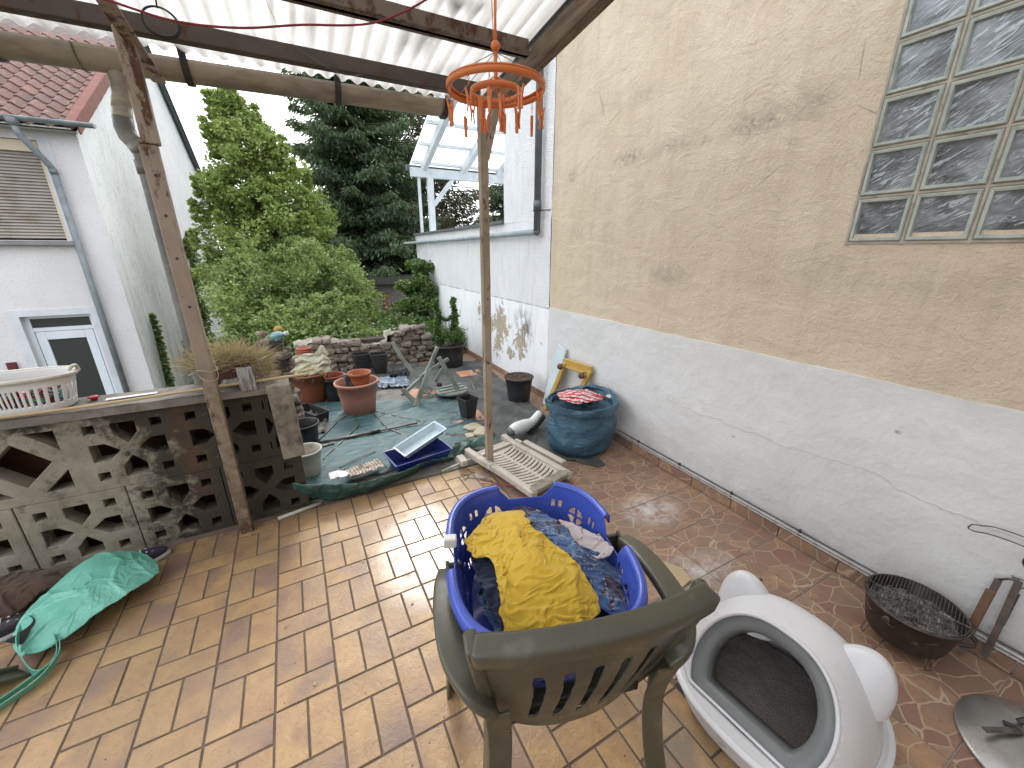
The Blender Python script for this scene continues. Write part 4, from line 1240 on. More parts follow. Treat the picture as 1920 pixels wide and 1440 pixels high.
def conifer(name, base, H, R, label, mat, seed, tiers=26, droopy=.35, seg=26, dens=1.0, sparse=0.0, tuft=.17):
    rng = np.random.RandomState(seed)
    root = empty(name, base, label=label, cat='tree')
    tr = MB(); tr.tube([(0, 0, -.1), (.05, 0, H * .5), (0, 0, H)], [.22, .14, .02], 10)
    P, D = [], []
    for i in range(tiers):
        t = (i + .5) / tiers
        z = H * (.06 + .94 * t)
        L = R * (1 - t) ** .75 + .15
        nb = int(7 + 4 * (1 - t))
        for k in range(nb):
            if rng.uniform() < sparse: continue
            a = 2 * PI * k / nb + rng.uniform(-.4, .4)
            l = L * rng.uniform(.55, 1.2)
            zz = z + rng.uniform(-.25, .25)
            d = Vector((math.cos(a), math.sin(a), 0))
            pts = []
            for s in range(8):
                u = s / 7
                pts.append(d * (l * u) + Vector((0, 0, zz - droopy * l * (u ** 1.4) * .55 + .16 * l * u ** 4)))
            tr.tube(pts, [.035 * (1 - u / 8) + .006 for u in range(8)], 4, caps=False)
            n = int(l * seg * 10 * dens)
            u = rng.uniform(.12, 1, n)
            side = rng.normal(size=n) * (.16 + .10 * l) * (1.05 - u * .8)
            perp = Vector((-d.y, d.x, 0))
            base_p = np.array([[d.x * l * q, d.y * l * q, zz - droopy * l * (q ** 1.4) * .55 + .16 * l * q ** 4] for q in u])
            base_p += np.outer(side, np.array(perp)); base_p[:, 2] -= np.abs(side) * .35 + rng.uniform(0, .10 + .22 * l * .3, n)
            P.append(base_p)
            dd = np.zeros((n, 3)); dd[:, 0] = d.x * .55; dd[:, 1] = d.y * .55; dd += np.outer(np.sign(side) * .45, np.array(perp)); dd[:, 2] = -.55
            D.append(dd)
    tr.build('trunk', M_bark, root)
    leaves('crown', np.concatenate(P), tuft, mat, root, rng, aspect=.30, direction=np.concatenate(D), up=.4)
    return root
conifer('spruce_tree', (2.7, 19, -1.9), 15.5, 3.9, 'dark green drooping spruce behind the lime green tree', ML_con, 7, tiers=36, seg=25, tuft=.20)
conifer('pine_tree', (6.6, 21.5, -1.9), 14.0, 4.6, 'airy brownish pine with open branches above the pergola', ML_pine, 9, tiers=22, droopy=.12, seg=13, sparse=.2, tuft=.20)
conifer('dark_conifer', (9.3, 17.0, -1.9), 8.2, 3.4, 'near black conifer seen under the white pergola roof', ML_con, 12, tiers=22, seg=22, tuft=.20)
conifer('small_conifer', (4.3, 16.8, -1.9), 5.2, 1.9, 'small dark conifer at the corner of the annex wall', ML_con, 15, tiers=14, seg=24, tuft=.16)
conifer('young_spruce', (-.6, 24, -1.9), 6.0, 1.8, 'half hidden spruce low behind the lime green tree', ML_con, 17, tiers=14, seg=16, tuft=.2)

# tangled thicket filling the garden below the terrace wall
rng = np.random.RandomState(21)
def thicket_h(x, y):
    h = -.35 + .155 * (y - 5.9) + .16 * fbm(x * .9, y * .9, 5)
    h += (.25 + 1.3 * fbm(x * 1.6, y * 1.3, 9)) * max(0, 1 - abs(x + .3) / 2.4) * min(1, max(0, (y - 6.2) / 2.0))
    if x > 1.3: h -= .35 * (x - 1.3)
    h += .55
    if x > .110 * y: h = min(h, 1.55 - .150 * y - .40)
    return h
N = 900; cc, rr_ = [], []
for k in range(N):
    x = rng.uniform(-3.0, 2.15); y = 5.95 + rng.uniform(0, 1) ** .8 * 6.0
    if x < -.150 * y + .04 * rng.normal() - (.15 if y < 7 else 0): continue
    h = thicket_h(x, y)
    cc.append((x, y, h + rng.uniform(-.28, .10))); rr_.append(rng.uniform(.18, .36))
for k in range(160):
    x = rng.uniform(-1.2, 1.6); y = rng.uniform(6.6, 11)
    if x < -.145 * y: continue
    h = thicket_h(x, y); l = rng.uniform(.1, .55)
    for q in range(5 if x < .10 * y else 1): cc.append((x + .1 * q * rng.normal() * .5, y, h + l * q / 4)); rr_.append(.10 - .012 * q)
P = np.concatenate([clumps([c_], [r__], int(215 * min(1, r__ / .2) ** 1.5), rng) for c_, r__ in zip(cc, rr_)])
o = leaves('bramble_thicket', P, .052, ML_mid, None, rng, aspect=.8, up=.5, droop=.15); tag(o, kind='stuff')
N = 160; cc = []
for k in range(N):
    cc.append((rng.uniform(-1.15, 2.1), rng.uniform(5.85, 7.0), rng.uniform(-.3, .42)))
P = clumps(cc, [.22] * N, 150, rng)
o = leaves('ivy_ground_cover', P, .055, ML_ivy, None, rng, aspect=.9, up=.5); tag(o, kind='stuff')

def ivy_patch(name, cents, rads, per, size, mat, label, cat='climber', seed=3, loc=(0, 0, 0)):
    g_ = np.random.RandomState(seed)
    P = clumps(cents, rads, per, g_)
    o = leaves(name, P, size, mat, None, g_, aspect=.85, up=.2, droop=.5)
    return tag(o, label, cat)
# creeper at the end of the annex wall
cc, rr_ = [], []
for k in range(70):
    z = rng.uniform(-.2, 1.35); sp = .38 * (1 - z / 1.7) + .06
    cc.append((2.14 - abs(rng.normal()) * sp, 7.6 + rng.uniform(-.7, .9) * (1 - z / 2.2), z)); rr_.append(.10 + .10 * (1 - z / 1.5))
ivy_patch('creeper', cc, rr_, 190, .055, ML_ivy, 'bushy yellow green creeper climbing the far end of the white annex wall', seed=5)
cc, rr_ = [], []
for k in range(46):
    f = rng.uniform(0, 1) ** 1.4
    cc.append((HX + .04, 14.2 + rng.uniform(-1.3, 1.3) * (1 - f * .6) + 3.0 * f, -1.4 + 3.6 * f)); rr_.append(.16 + .20 * (1 - f))
ivy_patch('wall_ivy', cc, rr_, 170, .085, ML_ivy, 'dark ivy creeping up the streaked side wall of the house', seed=6)
cc = [(HX + .05, 11.2 + .25 * k ** .5 * .3, -1.6 + .12 * k) for k in range(16)]
ivy_patch('ivy_runner', cc, [.09 - .003 * k for k in range(16)], 90, .07, ML_ivy, 'thin ivy runner near the corner of the streaked house wall', seed=8)

# ------------------------------------------------------------------ near things: chair, baskets, litter box, barbecue, bags
def plastic(name, col, rough=.42, col2=None, dirt=None, **k):
    return simple(name, col, col2 or tuple(q * .88 for q in col), 5, rough, 160, .12, .0008, dirt=dirt, dsc=9, dlo=.56, dhi=.75, **k)
M_olive = plastic('olive_green_plastic', (.092, .088, .062), .34, (.074, .071, .050), (.15, .15, .115))
M_blue = plastic('cobalt_blue_plastic', (.060, .105, .50), .26, (.055, .095, .46))
M_white = plastic('white_plastic', (.70, .70, .69), .38, (.66, .66, .65))
M_offwhite = plastic('dusty_cream_plastic', (.52, .50, .44), .5, (.45, .43, .37), (.28, .25, .20))
M_bplast = plastic('black_plastic', (.022, .022, .023), .42, (.03, .03, .03), (.07, .065, .06))
M_greyplast = plastic('mid_grey_plastic', (.17, .18, .18), .45, (.155, .165, .165))

def sweep(b, pts, w, h, ref=(0, 0, 1)):
    """rectangular section swept along pts; w,h numbers or lists"""
    pts = [Vector(p) for p in pts]; N = len(pts); ref = Vector(ref)
    vs, fs = [], []
    for i, p in enumerate(pts):
        t = (pts[min(i + 1, N - 1)] - pts[max(i - 1, 0)]).normalized()
        y = ref - t * ref.dot(t)
        if y.length < 1e-4: y = t.orthogonal()
        y.normalize(); x = t.cross(y)
        ww = (w[i] if isinstance(w, (list, tuple)) else w) / 2; hh = (h[i] if isinstance(h, (list, tuple)) else h) / 2
        for a, c in ((-ww, -hh), (ww, -hh), (ww, hh), (-ww, hh)): vs.append(p + x * a + y * c)
    for i in range(N - 1):
        for k in range(4): fs.append((4 * i + k, 4 * i + (k + 1) % 4, 4 * i + 4 + (k + 1) % 4, 4 * i + 4 + k))
    fs += [(3, 2, 1, 0), tuple(4 * N - 4 + k for k in range(4))]
    return b.add(vs, fs)

def spl(ctrl, n=24):
    """smooth curve through control points"""
    P = [Vector(c) for c in ctrl]; out = []
    m = len(P) - 1
    for i in range(n):
        t = i / (n - 1) * m; k = min(int(t), m - 1); f = t - k
        p0, p1, p2, p3 = P[max(k - 1, 0)], P[k], P[k + 1], P[min(k + 2, m)]
        out.append(.5 * ((2 * p1) + (-p0 + p2) * f + (2 * p0 - 5 * p1 + 4 * p2 - p3) * f * f + (-p0 + 3 * p1 - 3 * p2 + p3) * f ** 3))
    return out

# ---- olive plastic armchair, its back towards us
ch = empty('garden_chair', (.515, .712, 0), math.radians(-13.5), 'olive green plastic armchair seen from behind with the blue laundry basket on its seat', 'chair')
def backp(u, v):
    x = u * (.196 + .076 * v ** .8); y = -.150 - .130 * v + .040 * abs(u) ** 2.4 - .012 * math.sin(PI * v); z = .372 + .453 * v - .012 * abs(u) ** 3 * v
    if v < .5: z += -.055 * (1 - u * u) * (1 - v * 2) * .6
    return Vector((x, y, z))
b = MB()
def slot(u, v):
    for c in (-.56, -.28, 0, .28, .56):
        cc_ = c + .05 * math.sin((v - .2) * 5)
        if .17 < v < .70 and abs(u * 2 - 1 - cc_) < .060 * (1 - max(0, (abs(v - .43) - .22)) * 8): return False
    return True
b.grid(lambda u, v: backp(u * 2 - 1, .03 + v * .94), 200, 90, keep=slot)
o = b.build('backrest', M_olive, ch, clean=True); solid(o, .007); smooth_mesh(o.data)
b = MB(); sweep(b, [backp(-1 + 2 * i / 30, 1) + Vector((0, -.004, -.008)) for i in range(31)], .052, .050, (0, -.15, 1))
o = bevel(b.build('top_rail', M_olive, ch), .011, 3); smooth_mesh(o.data)
for s in (-1, 1):
    b = MB(); sweep(b, [backp(s, v) + Vector((s * .002, .012, 0)) for v in np.linspace(.02, 1.0, 14)], .030, .052, (0, 1, 0))
    o = bevel(b.build('side_stile', M_olive, ch), .008, 2); smooth_mesh(o.data)
    b = MB()
    arm = spl([(s * .228, -.205, .560), (s * .262, -.200, .615), (s * .300, -.13, .640), (s * .312, -.02, .645), (s * .308, .09, .640), (s * .296, .165, .622)], 24)
    sweep(b, arm, [.050 + .018 * math.sin(PI * i / 23) for i in range(24)], .030, (0, 0, 1))
    o = bevel(b.build('armrest', M_olive, ch), .010, 3); smooth_mesh(o.data)
    b = MB()
    fl = spl([(s * .292, .160, .630), (s * .294, .178, .55), (s * .300, .195, .35), (s * .318, .232, .0)], 14)
    sweep(b, [p - Vector((0, 0, 0)) for p in fl], .012, [.070 - .02 * i / 13 for i in range(14)], (0, 1, 0))
    sweep(b, [p + Vector((-s * .022, .026, 0)) for p in fl], .045, .012, (0, 1, 0))
    o = bevel(b.build('leg', M_olive, ch), .004, 2)
    b = MB()
    rl = spl([(s * .222, -.190, .56), (s * .212, -.165, .42), (s * .222, -.185, .24), (s * .250, -.245, .0)], 14)
    sweep(b, [p + Vector((s * .024, 0, 0)) for p in rl], .010, .062, (0, 1, 0))
    sweep(b, [p + Vector((-s * .002, -.030, 0)) for p in rl], .060, .010, (0, 1, 0))
    o = bevel(b.build('leg', M_olive, ch), .004, 2)
b = MB()
b.grid(lambda u, v: ((u - .5) * (.40 + .07 * v), -.135 + v * .375, .405 + .018 * v - .012 * math.sin(PI * u) * math.sin(PI * v) - (.03 * (v - .93) / .07 if v > .93 else 0)), 30, 30)
b.grid(lambda u, v: ((u - .5) * .39, -.136, .403 - v * .03), 30, 2)
for s in (-1, 1): b.grid(lambda u, v: (s * (.201 + .034 * u), -.135 + u * .375, .41 + .015 * u - v * .045), 20, 2)
solid(b.build('seat', M_olive, ch), .006)

# ---- blue laundry basket
BL, BW_, BH = .305, .250, .255
lb = empty('laundry_basket', (.520, .835, .455), math.radians(-17), 'cobalt blue plastic laundry basket full of clothes on the olive chair', 'basket')
def rimshape(a, sc=1.0, n=3.2):
    c, s = math.cos(a), math.sin(a)
    r = (abs(c / BW_) ** n + abs(s / BL) ** n) ** (-1 / n)
    return r * c * sc, r * s * sc
def notch(a):
    d = 0
    for c0, wd, dp in ((PI / 2 - .10, .27, .050), (PI, .20, .030), (0.02, .22, .055), (-PI / 2, .27, .05)):
        q = abs((a - c0 + PI) % (2 * PI) - PI) / wd
        if q < 1.25: d = max(d, dp * (1 if q < .75 else (1.25 - q) / .5))
    return d
NA = 360
b = MB()
def bwall(u, v):
    a = u * 2 * PI
    sc = .80 + .20 * v ** .8
    x, y = rimshape(a, sc)
    return (x, y, v * (BH - notch(a)))
def bhole(u, v):
    a = u * 2 * PI
    x, y = rimshape(a, .9)
    # running length round the wall, in metres
    s = u * 1.72; h = v * BH
    seg = (s % .148) - .074
    # round rosette split by bars
    q = math.hypot(seg, h - .165)
    if .008 < q < .030 and abs(seg) > .005 and not (abs(h - .165) < .004): return False
    if abs(h - .105) < .014 and abs(abs(seg) - .048) < (.014 - (h - .091)) * .75: return False
    if abs(h - .055) < .012 and abs(seg) < .018 and abs(seg) > .004: return False
    if abs(h - .19) < .012 and abs(abs(seg) - .062) < .006: return False
    return True
b.grid(bwall, NA * 2, 64, keep=bhole)
o = b.build('basket_wall', M_blue, lb, clean=True); solid(o, .003); smooth_mesh(o.data)
b = MB(); b.add([(*rimshape(2 * PI * k / 60, .80), .002) for k in range(60)], [tuple(range(60))]); solid(b.build('base', M_blue, lb), .004)
# rolled rim, broken by the handle notches
def runs():
    out_, cur = [], []
    for k in range(NA + 1):
        a = 2 * PI * k / NA
        if notch(a) < .004: cur.append(a)
        elif cur: out_.append(cur); cur = []
    if cur: out_.append(cur)
    return out_
RR = runs()
for rn in RR:
    if len(rn) < 6: continue
    b = MB()
    prof = [(-.004, -.004), (.004, .006), (.014, .008), (.022, .002), (.025, -.012), (.024, -.030)]
    vs, fs = [], []
    for a in rn:
        x, y = rimshape(a); l = math.hypot(x, y)
        for (dx, dz) in prof: vs.append((x + x / l * dx, y + y / l * dx, BH + dz))
    m = len(prof)
    for i in range(len(rn) - 1):
        for k in range(m - 1): fs.append((i * m + k, i * m + k + 1, i * m + m + k + 1, i * m + m + k))
    b.add(vs, fs, True); o = b.build('rim', M_blue, lb); solid(o, .0035)
b = MB()
for a in (PI - .235,):
    x, y = rimshape(a, 1.02); sweep(b, [(x - .006, y, BH - .020), (x - .004, y - .0, BH + .012)], .030, .040, (1, 0, 0))
o = bevel(b.build('clip', M_white, lb), .005)

# ---- clothes in the basket
def cloth_mat(name, fn, rough=.9, weave=900, sheen=.3):
    t = NT(name); fn(t); t.rough(rough)
    n = t.bump(t.noise(60, 4, .6), .5, .003)
    t.bump(t.voro(520, 'F1'), .12, .0006, n)
    t.p.inputs['Sheen Weight'].default_value = sheen
    t.p.inputs['Specular IOR Level'].default_value = .15
    return t.m
M_yel = cloth_mat('mustard_cotton', lambda t: t.base(t.mix(t.ramp(t.noise(9, 4), .3, .7), (.60, .40, .045), (.50, .32, .03))))
def denim(t):
    src = t.vec(rot=(0, 0, .7))
    cell = t.n.new('ShaderNodeTexVoronoi'); cell.inputs['Scale'].default_value = 16; cell.distance = 'CHEBYCHEV'; t.l.new(src, cell.inputs['Vector'])
    sc = t.n.new('ShaderNodeSeparateColor'); t.l.new(cell.outputs['Color'], sc.inputs[0])
    c = t.mix(sc.outputs[0], (.012, .032, .10), (.065, .135, .29))
    c = t.mix(t.ramp(sc.outputs[1], .72, .76), c, (.035, .022, .05))
    e = t.voro(16, 'DISTANCE_TO_EDGE', src=src)
    fr = t.math('MULTIPLY', t.ramp(e, .0, .05, 1, 0), t.ramp(t.noise(120, 4, .7), .48, .56))
    c = t.mix(t.math('MULTIPLY', fr, .8), c, (.42, .46, .50))
    c = t.mix(t.math('MULTIPLY', t.ramp(t.noise(30, 4), .5, .7), .4), c, (.16, .24, .36))
    t.base(c)
M_denim = cloth_mat('patchwork_denim', denim)
M_lilac = cloth_mat('pale_lilac_cotton', lambda t: t.base(t.mix(t.ramp(t.noise(12, 4), .3, .7), (.50, .44, .45), (.42, .37, .39))))
M_navy = cloth_mat('navy_cloth', lambda t: t.base(t.mix(t.ramp(t.noise(12, 4), .3, .7), (.018, .022, .05), (.04, .05, .09))))
M_purple = cloth_mat('dark_purple_cloth', lambda t: t.base((.035, .018, .06)))

def cloth(name, outline, zf, mat, label, seed, fold=.020, fs=11.0, edge=.03, nr=60, na=150, loc=(0, 0, 0), parent=None, cat='cloth', stretch=(1, 1), rot=0.0, fine=1.0, excess=1.22, steps=110, cap=.11):
    """draped rumpled cloth; outline = closed world outline, star-shaped about its middle"""
    P = [Vector((p[0], p[1], 0)) for p in outline]
    cx = sum(p.x for p in P) / len(P); cy = sum(p.y for p in P) / len(P)
    loop = spl([*P, P[0]], na + 1)[:-1]
    vs, fcs = [], []
    cr_, sr_ = math.cos(rot), math.sin(rot)
    def fld(x, y):
        X = (x * cr_ + y * sr_) * stretch[0]; Y = (-x * sr_ + y * cr_) * stretch[1]
        wx = noise.noise(Vector((X * 4, Y * 4, seed))) * .9 + noise.noise(Vector((X * 11, Y * 11, seed + 5))) * .25
        wy = noise.noise(Vector((X * 4, Y * 4, seed + 9))) * .9 + noise.noise(Vector((X * 11, Y * 11, seed + 14))) * .25
        r1 = max(0, ridge(X * fs * .9 + wx, Y * fs * .32 + wy, seed)) ** 2.2
        r2 = max(0, ridge((X * .6 + Y * .8) * fs * 1.9 + wx, (Y * .6 - X * .8) * fs * .7 + wy, seed + 4)) ** 2
        r3 = max(0, ridge((X * .8 - Y * .6) * fs * 4.1 + wx, (Y * .8 + X * .6) * fs * 1.9 + wy, seed + 7)) ** 2
        return fold * (.95 * r1 + .50 * r2 + fine * .20 * r3 + .8 * noise.noise(Vector((X * 5, Y * 5, seed + 2))))
    # a small mass and spring cloth : more material than ground plan, so it buckles into folds
    n = nr; g1 = np.linspace(-1, 1, n); U, V = np.meshgrid(g1, g1, indexing='ij')
    DX = U * np.sqrt(1 - V * V / 2); DY = V * np.sqrt(1 - U * U / 2)
    R_ = np.clip(np.hypot(DX, DY), 0, 1); A_ = np.arctan2(DY, DX)
    lp = np.array([(p.x, p.y) for p in loop]); la = np.arctan2(lp[:, 1] - cy, lp[:, 0] - cx); lr = np.hypot(lp[:, 1] - cy, lp[:, 0] - cx)
    od = np.argsort(la); la, lr = la[od], lr[od]
    Rb = np.interp(A_.ravel(), la, lr, period=2 * PI).reshape(A_.shape)
    X = cx + np.cos(A_) * R_ * Rb; Y = cy + np.sin(A_) * R_ * Rb
    gx = np.linspace(X.min() - .03, X.max() + .03, 72); gy = np.linspace(Y.min() - .03, Y.max() + .03, 72)
    HT = np.array([[zf(a_, b_) for b_ in gy] for a_ in gx])
    def hgt(x, y):
        fx = np.clip((x - gx[0]) / (gx[1] - gx[0]), 0, 70.999); fy = np.clip((y - gy[0]) / (gy[1] - gy[0]), 0, 70.999)
        i0 = fx.astype(int); j0 = fy.astype(int); fx = fx - i0; fy = fy - j0
        return (HT[i0, j0] * (1 - fx) + HT[i0 + 1, j0] * fx) * (1 - fy) + (HT[i0, j0 + 1] * (1 - fx) + HT[i0 + 1, j0 + 1] * fx) * fy
    F_ = np.array([[fld(X[a_, b_], Y[a_, b_]) for b_ in range(n)] for a_ in range(n)])
    Pz = hgt(X, Y) + .004 + np.maximum(0, F_) * 1.6
    P3 = np.stack([X, Y, Pz], -1); P0 = P3.copy(); prev = P3.copy()
    springs = []
    for (di, dj, kk, st) in ((1, 0, 1.0, 1), (0, 1, 1.0, 1), (1, 1, .5, 1), (1, -1, .5, 1), (3, 0, .03, 1), (0, 3, .03, 1)):
        for par in (0, 1):
            ia = np.arange(0, n - di); ja = np.arange(max(0, -dj), n - max(0, dj))
            I, J = np.meshgrid(ia, ja, indexing='ij')
            sel = ((I // max(1, di)) % 2 == par) if di else ((J // max(1, dj)) % 2 == par)
            I, J = I[sel], J[sel]
            flat0 = I * n + J; flat1 = (I + di) * n + (J + dj)
            L0 = np.hypot(X.ravel()[flat0] - X.ravel()[flat1], Y.ravel()[flat0] - Y.ravel()[flat1]) * excess
            springs.append((flat0, flat1, L0, kk))
    edge_m = (np.maximum(abs(U), abs(V)) > .999).ravel()
    Q = P3.reshape(-1, 3); Qp = prev.reshape(-1, 3); Q0 = P0.reshape(-1, 3)
    for it in range(steps):
        vel = (Q - Qp) * .96; Qp = Q.copy(); Q = Q + vel; Q[:, 2] -= .00035
        for _ in range(3):
            for (a_, b_, L0, kk) in springs:
                d_ = Q[b_] - Q[a_]; l_ = np.sqrt((d_ * d_).sum(1)) + 1e-9
                c_ = (d_ * (.5 * kk * (l_ - L0) / l_)[:, None])
                Q[a_] += c_; Q[b_] -= c_
            Q[edge_m, :2] = Q0[edge_m, :2]
        h_ = hgt(Q[:, 0], Q[:, 1]) + .003
        low_ = Q[:, 2] < h_
        Q[low_, 2] = h_[low_]
        Q[low_, :2] = Qp[low_, :2] + (Q[low_, :2] - Qp[low_, :2]) * .4
        Q[:, 2] = np.minimum(Q[:, 2], h_ + cap)
    Q[:, 2] += F_.ravel() * .45
    vs = [(p[0] - loc[0], p[1] - loc[1], p[2] - loc[2]) for p in Q]
    fcs = [(a_ * n + b_, (a_ + 1) * n + b_, (a_ + 1) * n + b_ + 1, a_ * n + b_ + 1) for a_ in range(n - 1) for b_ in range(n - 1)]
    b = MB(); b.add(vs, fcs, True)
    o = b.build(name, mat, parent, loc, clean=True); solid(o, .004); subd(o, 1) if nr >= 70 else None; smooth_mesh(o.data)
    if label: tag(o, label, cat)
    return o
def mound(x, y):
    d = ((x - .50) / .30) ** 2 + ((y - .84) / .34) ** 2
    return .565 + .115 * max(0, 1 - d) ** .7
cloth('clothes_heap', [(.33, .62), (.62, .58), (.72, .70), (.72, .98), (.62, 1.08), (.44, 1.06), (.34, .90)], lambda x, y: mound(x, y) - .035, M_navy,
      'dark navy clothes heaped at the bottom of the blue basket', 5, fold=.03)
cloth('yellow_garment', [(.345, .99), (.40, 1.02), (.48, 1.075), (.56, 1.03), (.545, .92), (.565, .82), (.585, .70), (.57, .60), (.48, .575), (.35, .60), (.325, .66), (.355, .76), (.375, .86), (.34, .92)],
      lambda x, y: mound(x, y) + .020, M_yel, 'crumpled mustard yellow garment on top of the blue basket', 3, fold=.022, fs=16, edge=.06, nr=110, na=220, excess=1.30, steps=140)
cloth('denim_garment', [(.57, 1.05), (.63, 1.03), (.66, .92), (.645, .83), (.70, .74), (.74, .66), (.71, .60), (.60, .585), (.545, .68), (.545, .86), (.555, .95)],
      lambda x, y: mound(x, y) + .010, M_denim, 'frayed patchwork denim garment beside the yellow one in the basket', 8, fold=.022, fs=18, edge=.05, nr=90, na=200, excess=1.28)
cloth('lilac_garment', [(.645, .94), (.69, .93), (.735, .84), (.745, .75), (.69, .73), (.65, .82)], lambda x, y: .655, M_lilac,
      'pale lilac garment tucked between the denim and the basket side', 14, fold=.018, fs=9, edge=.03)
cloth('purple_garment', [(.55, 1.10), (.62, 1.09), (.65, 1.03), (.61, 1.0), (.55, 1.03)], lambda x, y: .63, M_purple,
      'small dark purple garment by the far notch of the basket', 15, fold=.018, fs=9, edge=.03, nr=30, na=60)
cloth('jeans_garment', [(.32, .83), (.345, .84), (.36, .72), (.355, .64), (.33, .64), (.32, .74)], lambda x, y: .595, M_denim,
      'blue jeans edge squeezed along the left side of the basket', 16, fold=.02, fs=12, edge=.02, nr=30, na=60)

# ---- cat litter box with ears
LX, LY = 1.250, .435
lt = empty('cat_litter_box', (LX, LY, 0), math.radians(6), 'white hooded cat litter box with two ears and a grey ringed opening', 'litter box')
AX, AY, AZ = .285, .290, .40
M_lwhite = plastic('white_speckled_plastic', (.66, .66, .68), .34, (.62, .62, .64), None)
t = NT('grey_cat_litter'); t.base(t.mix(t.ramp(t.voro(330, 'F1', out='Distance'), .1, .7), (.50, .46, .43), (.24, .21, .195))); t.rough(.95); t.bump(t.voro(300), .9, .006); M_lit = t.m
def dome_f(x, y, z):
    w = 1 - .10 * max(0, z) / AZ
    return (abs(x / (AX * w)) ** 2.5 + abs(y / (AY * w)) ** 2.5) + abs(z / AZ) ** 2.6
PC = Vector((-.155, 0, .235)); PN = Vector((-math.sin(math.radians(54)), 0, math.cos(math.radians(54))))
E1 = Vector((PN.z, 0, -PN.x)); E2 = Vector((0, 1, 0))
def cut_r(phi):
    d = E1 * math.cos(phi) + E2 * math.sin(phi); lo, hi = .02, .5
    for _ in range(30):
        m = (lo + hi) / 2; p = PC + d * m
        if dome_f(p.x, p.y, p.z) < 1 and p.z > .128: lo = m
        else: hi = m
    return PC + d * lo
bm = bmesh.new()
nu, nv = 96, 44
rows = []
for j in range(nv + 1):
    row = []
    th = (PI / 2) * j / nv
    for k in range(nu):
        a = 2 * PI * k / nu
        z = .128 + (AZ - .128) * math.sin(th) ** .9
        lo, hi = 0.0, .5
        for _ in range(24):
            m = (lo + hi) / 2
            if dome_f(m * math.cos(a), m * math.sin(a), z) < 1: lo = m
            else: hi = m
        row.append(bm.verts.new((lo * math.cos(a), lo * math.sin(a), z)))
    rows.append(row)
for j in range(nv):
    for k in range(nu):
        try: bm.faces.new((rows[j][k], rows[j][(k + 1) % nu], rows[j + 1][(k + 1) % nu], rows[j + 1][k]))
        except Exception: pass
bmesh.ops.bisect_plane(bm, geom=bm.verts[:] + bm.edges[:] + bm.faces[:], plane_co=PC, plane_no=PN, clear_outer=True)
bmesh.ops.delete(bm, geom=[v for v in bm.verts if not v.link_faces], context='VERTS')
me = bpy.data.meshes.new('hood'); bm.to_mesh(me); bm.free(); smooth_mesh(me)
o = link('hood', me, M_lwhite, lt); solid(o, .004)
# raised white lip, grey ring and the inner throat
ph = [2 * PI * k / 120 for k in range(120)]
outer_l = [cut_r(p) for p in ph]
cen = sum(outer_l, Vector()) / len(outer_l)
def ringset(pars):
    vs, fs = [], []
    for (s, off) in pars:
        for p in outer_l: vs.append(cen + (p - cen) * s + PN * off)
    for i in range(len(pars) - 1):
        for k in range(120): fs.append((i * 120 + k, i * 120 + (k + 1) % 120, (i + 1) * 120 + (k + 1) % 120, (i + 1) * 120 + k))
    return vs, fs
b = MB(); b.add(*ringset([(1.0, -.004), (1.012, .006), (.99, .012), (.955, .010), (.945, .002), (.94, -.006)]), True); b.build('hood_lip', M_lwhite, lt)
b = MB(); b.add(*ringset([(.945, .0035), (.76, -.012), (.735, -.018), (.72, -.034), (.715, -.09)]), True); solid(b.build('opening_ring', M_greyplast, lt), .002)
b = MB()
b.lathe([(1, .128), (1.05, .126), (1.06, .118), (1.03, .112), (1.0, .105), (.93, .03), (.90, .012), (.86, .008), (.01, .008)], 72, sx=AX, sy=AY)
b.lathe([(1.04, .1265), (.84, .1265), (.82, .12)], 72, sx=AX, sy=AY)
def sq_wob(me_, n=2.5):
    for v in me_.vertices:
        x, y = v.co.x / AX, v.co.y / AY
        r = math.hypot(x, y)
        if r > 1e-4:
            a = math.atan2(y, x); k = (abs(math.cos(a)) ** n + abs(math.sin(a)) ** n) ** (-1 / n)
            v.co.x *= k; v.co.y *= k
o = b.build('tray', M_lwhite, lt); sq_wob(o.data); 
b = MB(); b.lathe([(.985, .127), (.95, .10), (.90, .055)], 72, sx=AX, sy=AY); o = b.build('tray_liner', M_greyplast, lt); sq_wob(o.data)
b = MB(); b.grid(lambda u, v: ((u - .5) * .43, (v - .5) * .52, .060 + .012 * fbm(u * 4, v * 4) + .004 * noise.noise(Vector((u * 40, v * 40, 0)))), 60, 60,
                 keep=lambda u, v: abs((u - .5) * 2) ** 2.6 + abs((v - .5) * 2) ** 2.6 < 1); b.build('cat_litter', M_lit, lt)
for s in (-1, 1):
    b = MB()
    def ear(u, v):
        a = u * 2 * PI; t_ = v
        r = (1 - t_ ** 2.6) ** .5 if t_ < 1 else 0
        w_ = 1 - .22 * t_
        x = .098 * r * w_ * math.cos(a); y = .108 * r * w_ * math.sin(a); z = .165 * t_
        if math.cos(a) < -.1: x *= .45 + .35 * (1 - t_)     # the front of the ear is pressed in
        p = Vector((x + .012 * t_, y + s * .035 * t_, z))
        return p + Vector((.080, s * .152, .240))
    b.grid(ear, 49, 24); o = b.build('ear', M_lwhite, lt, clean=True); smooth_mesh(o.data)
b = MB(); b.box((-.05, .02, .004), (.30, .42, .006)); bevel(b.build('underside', M_bplast, lt), .002)

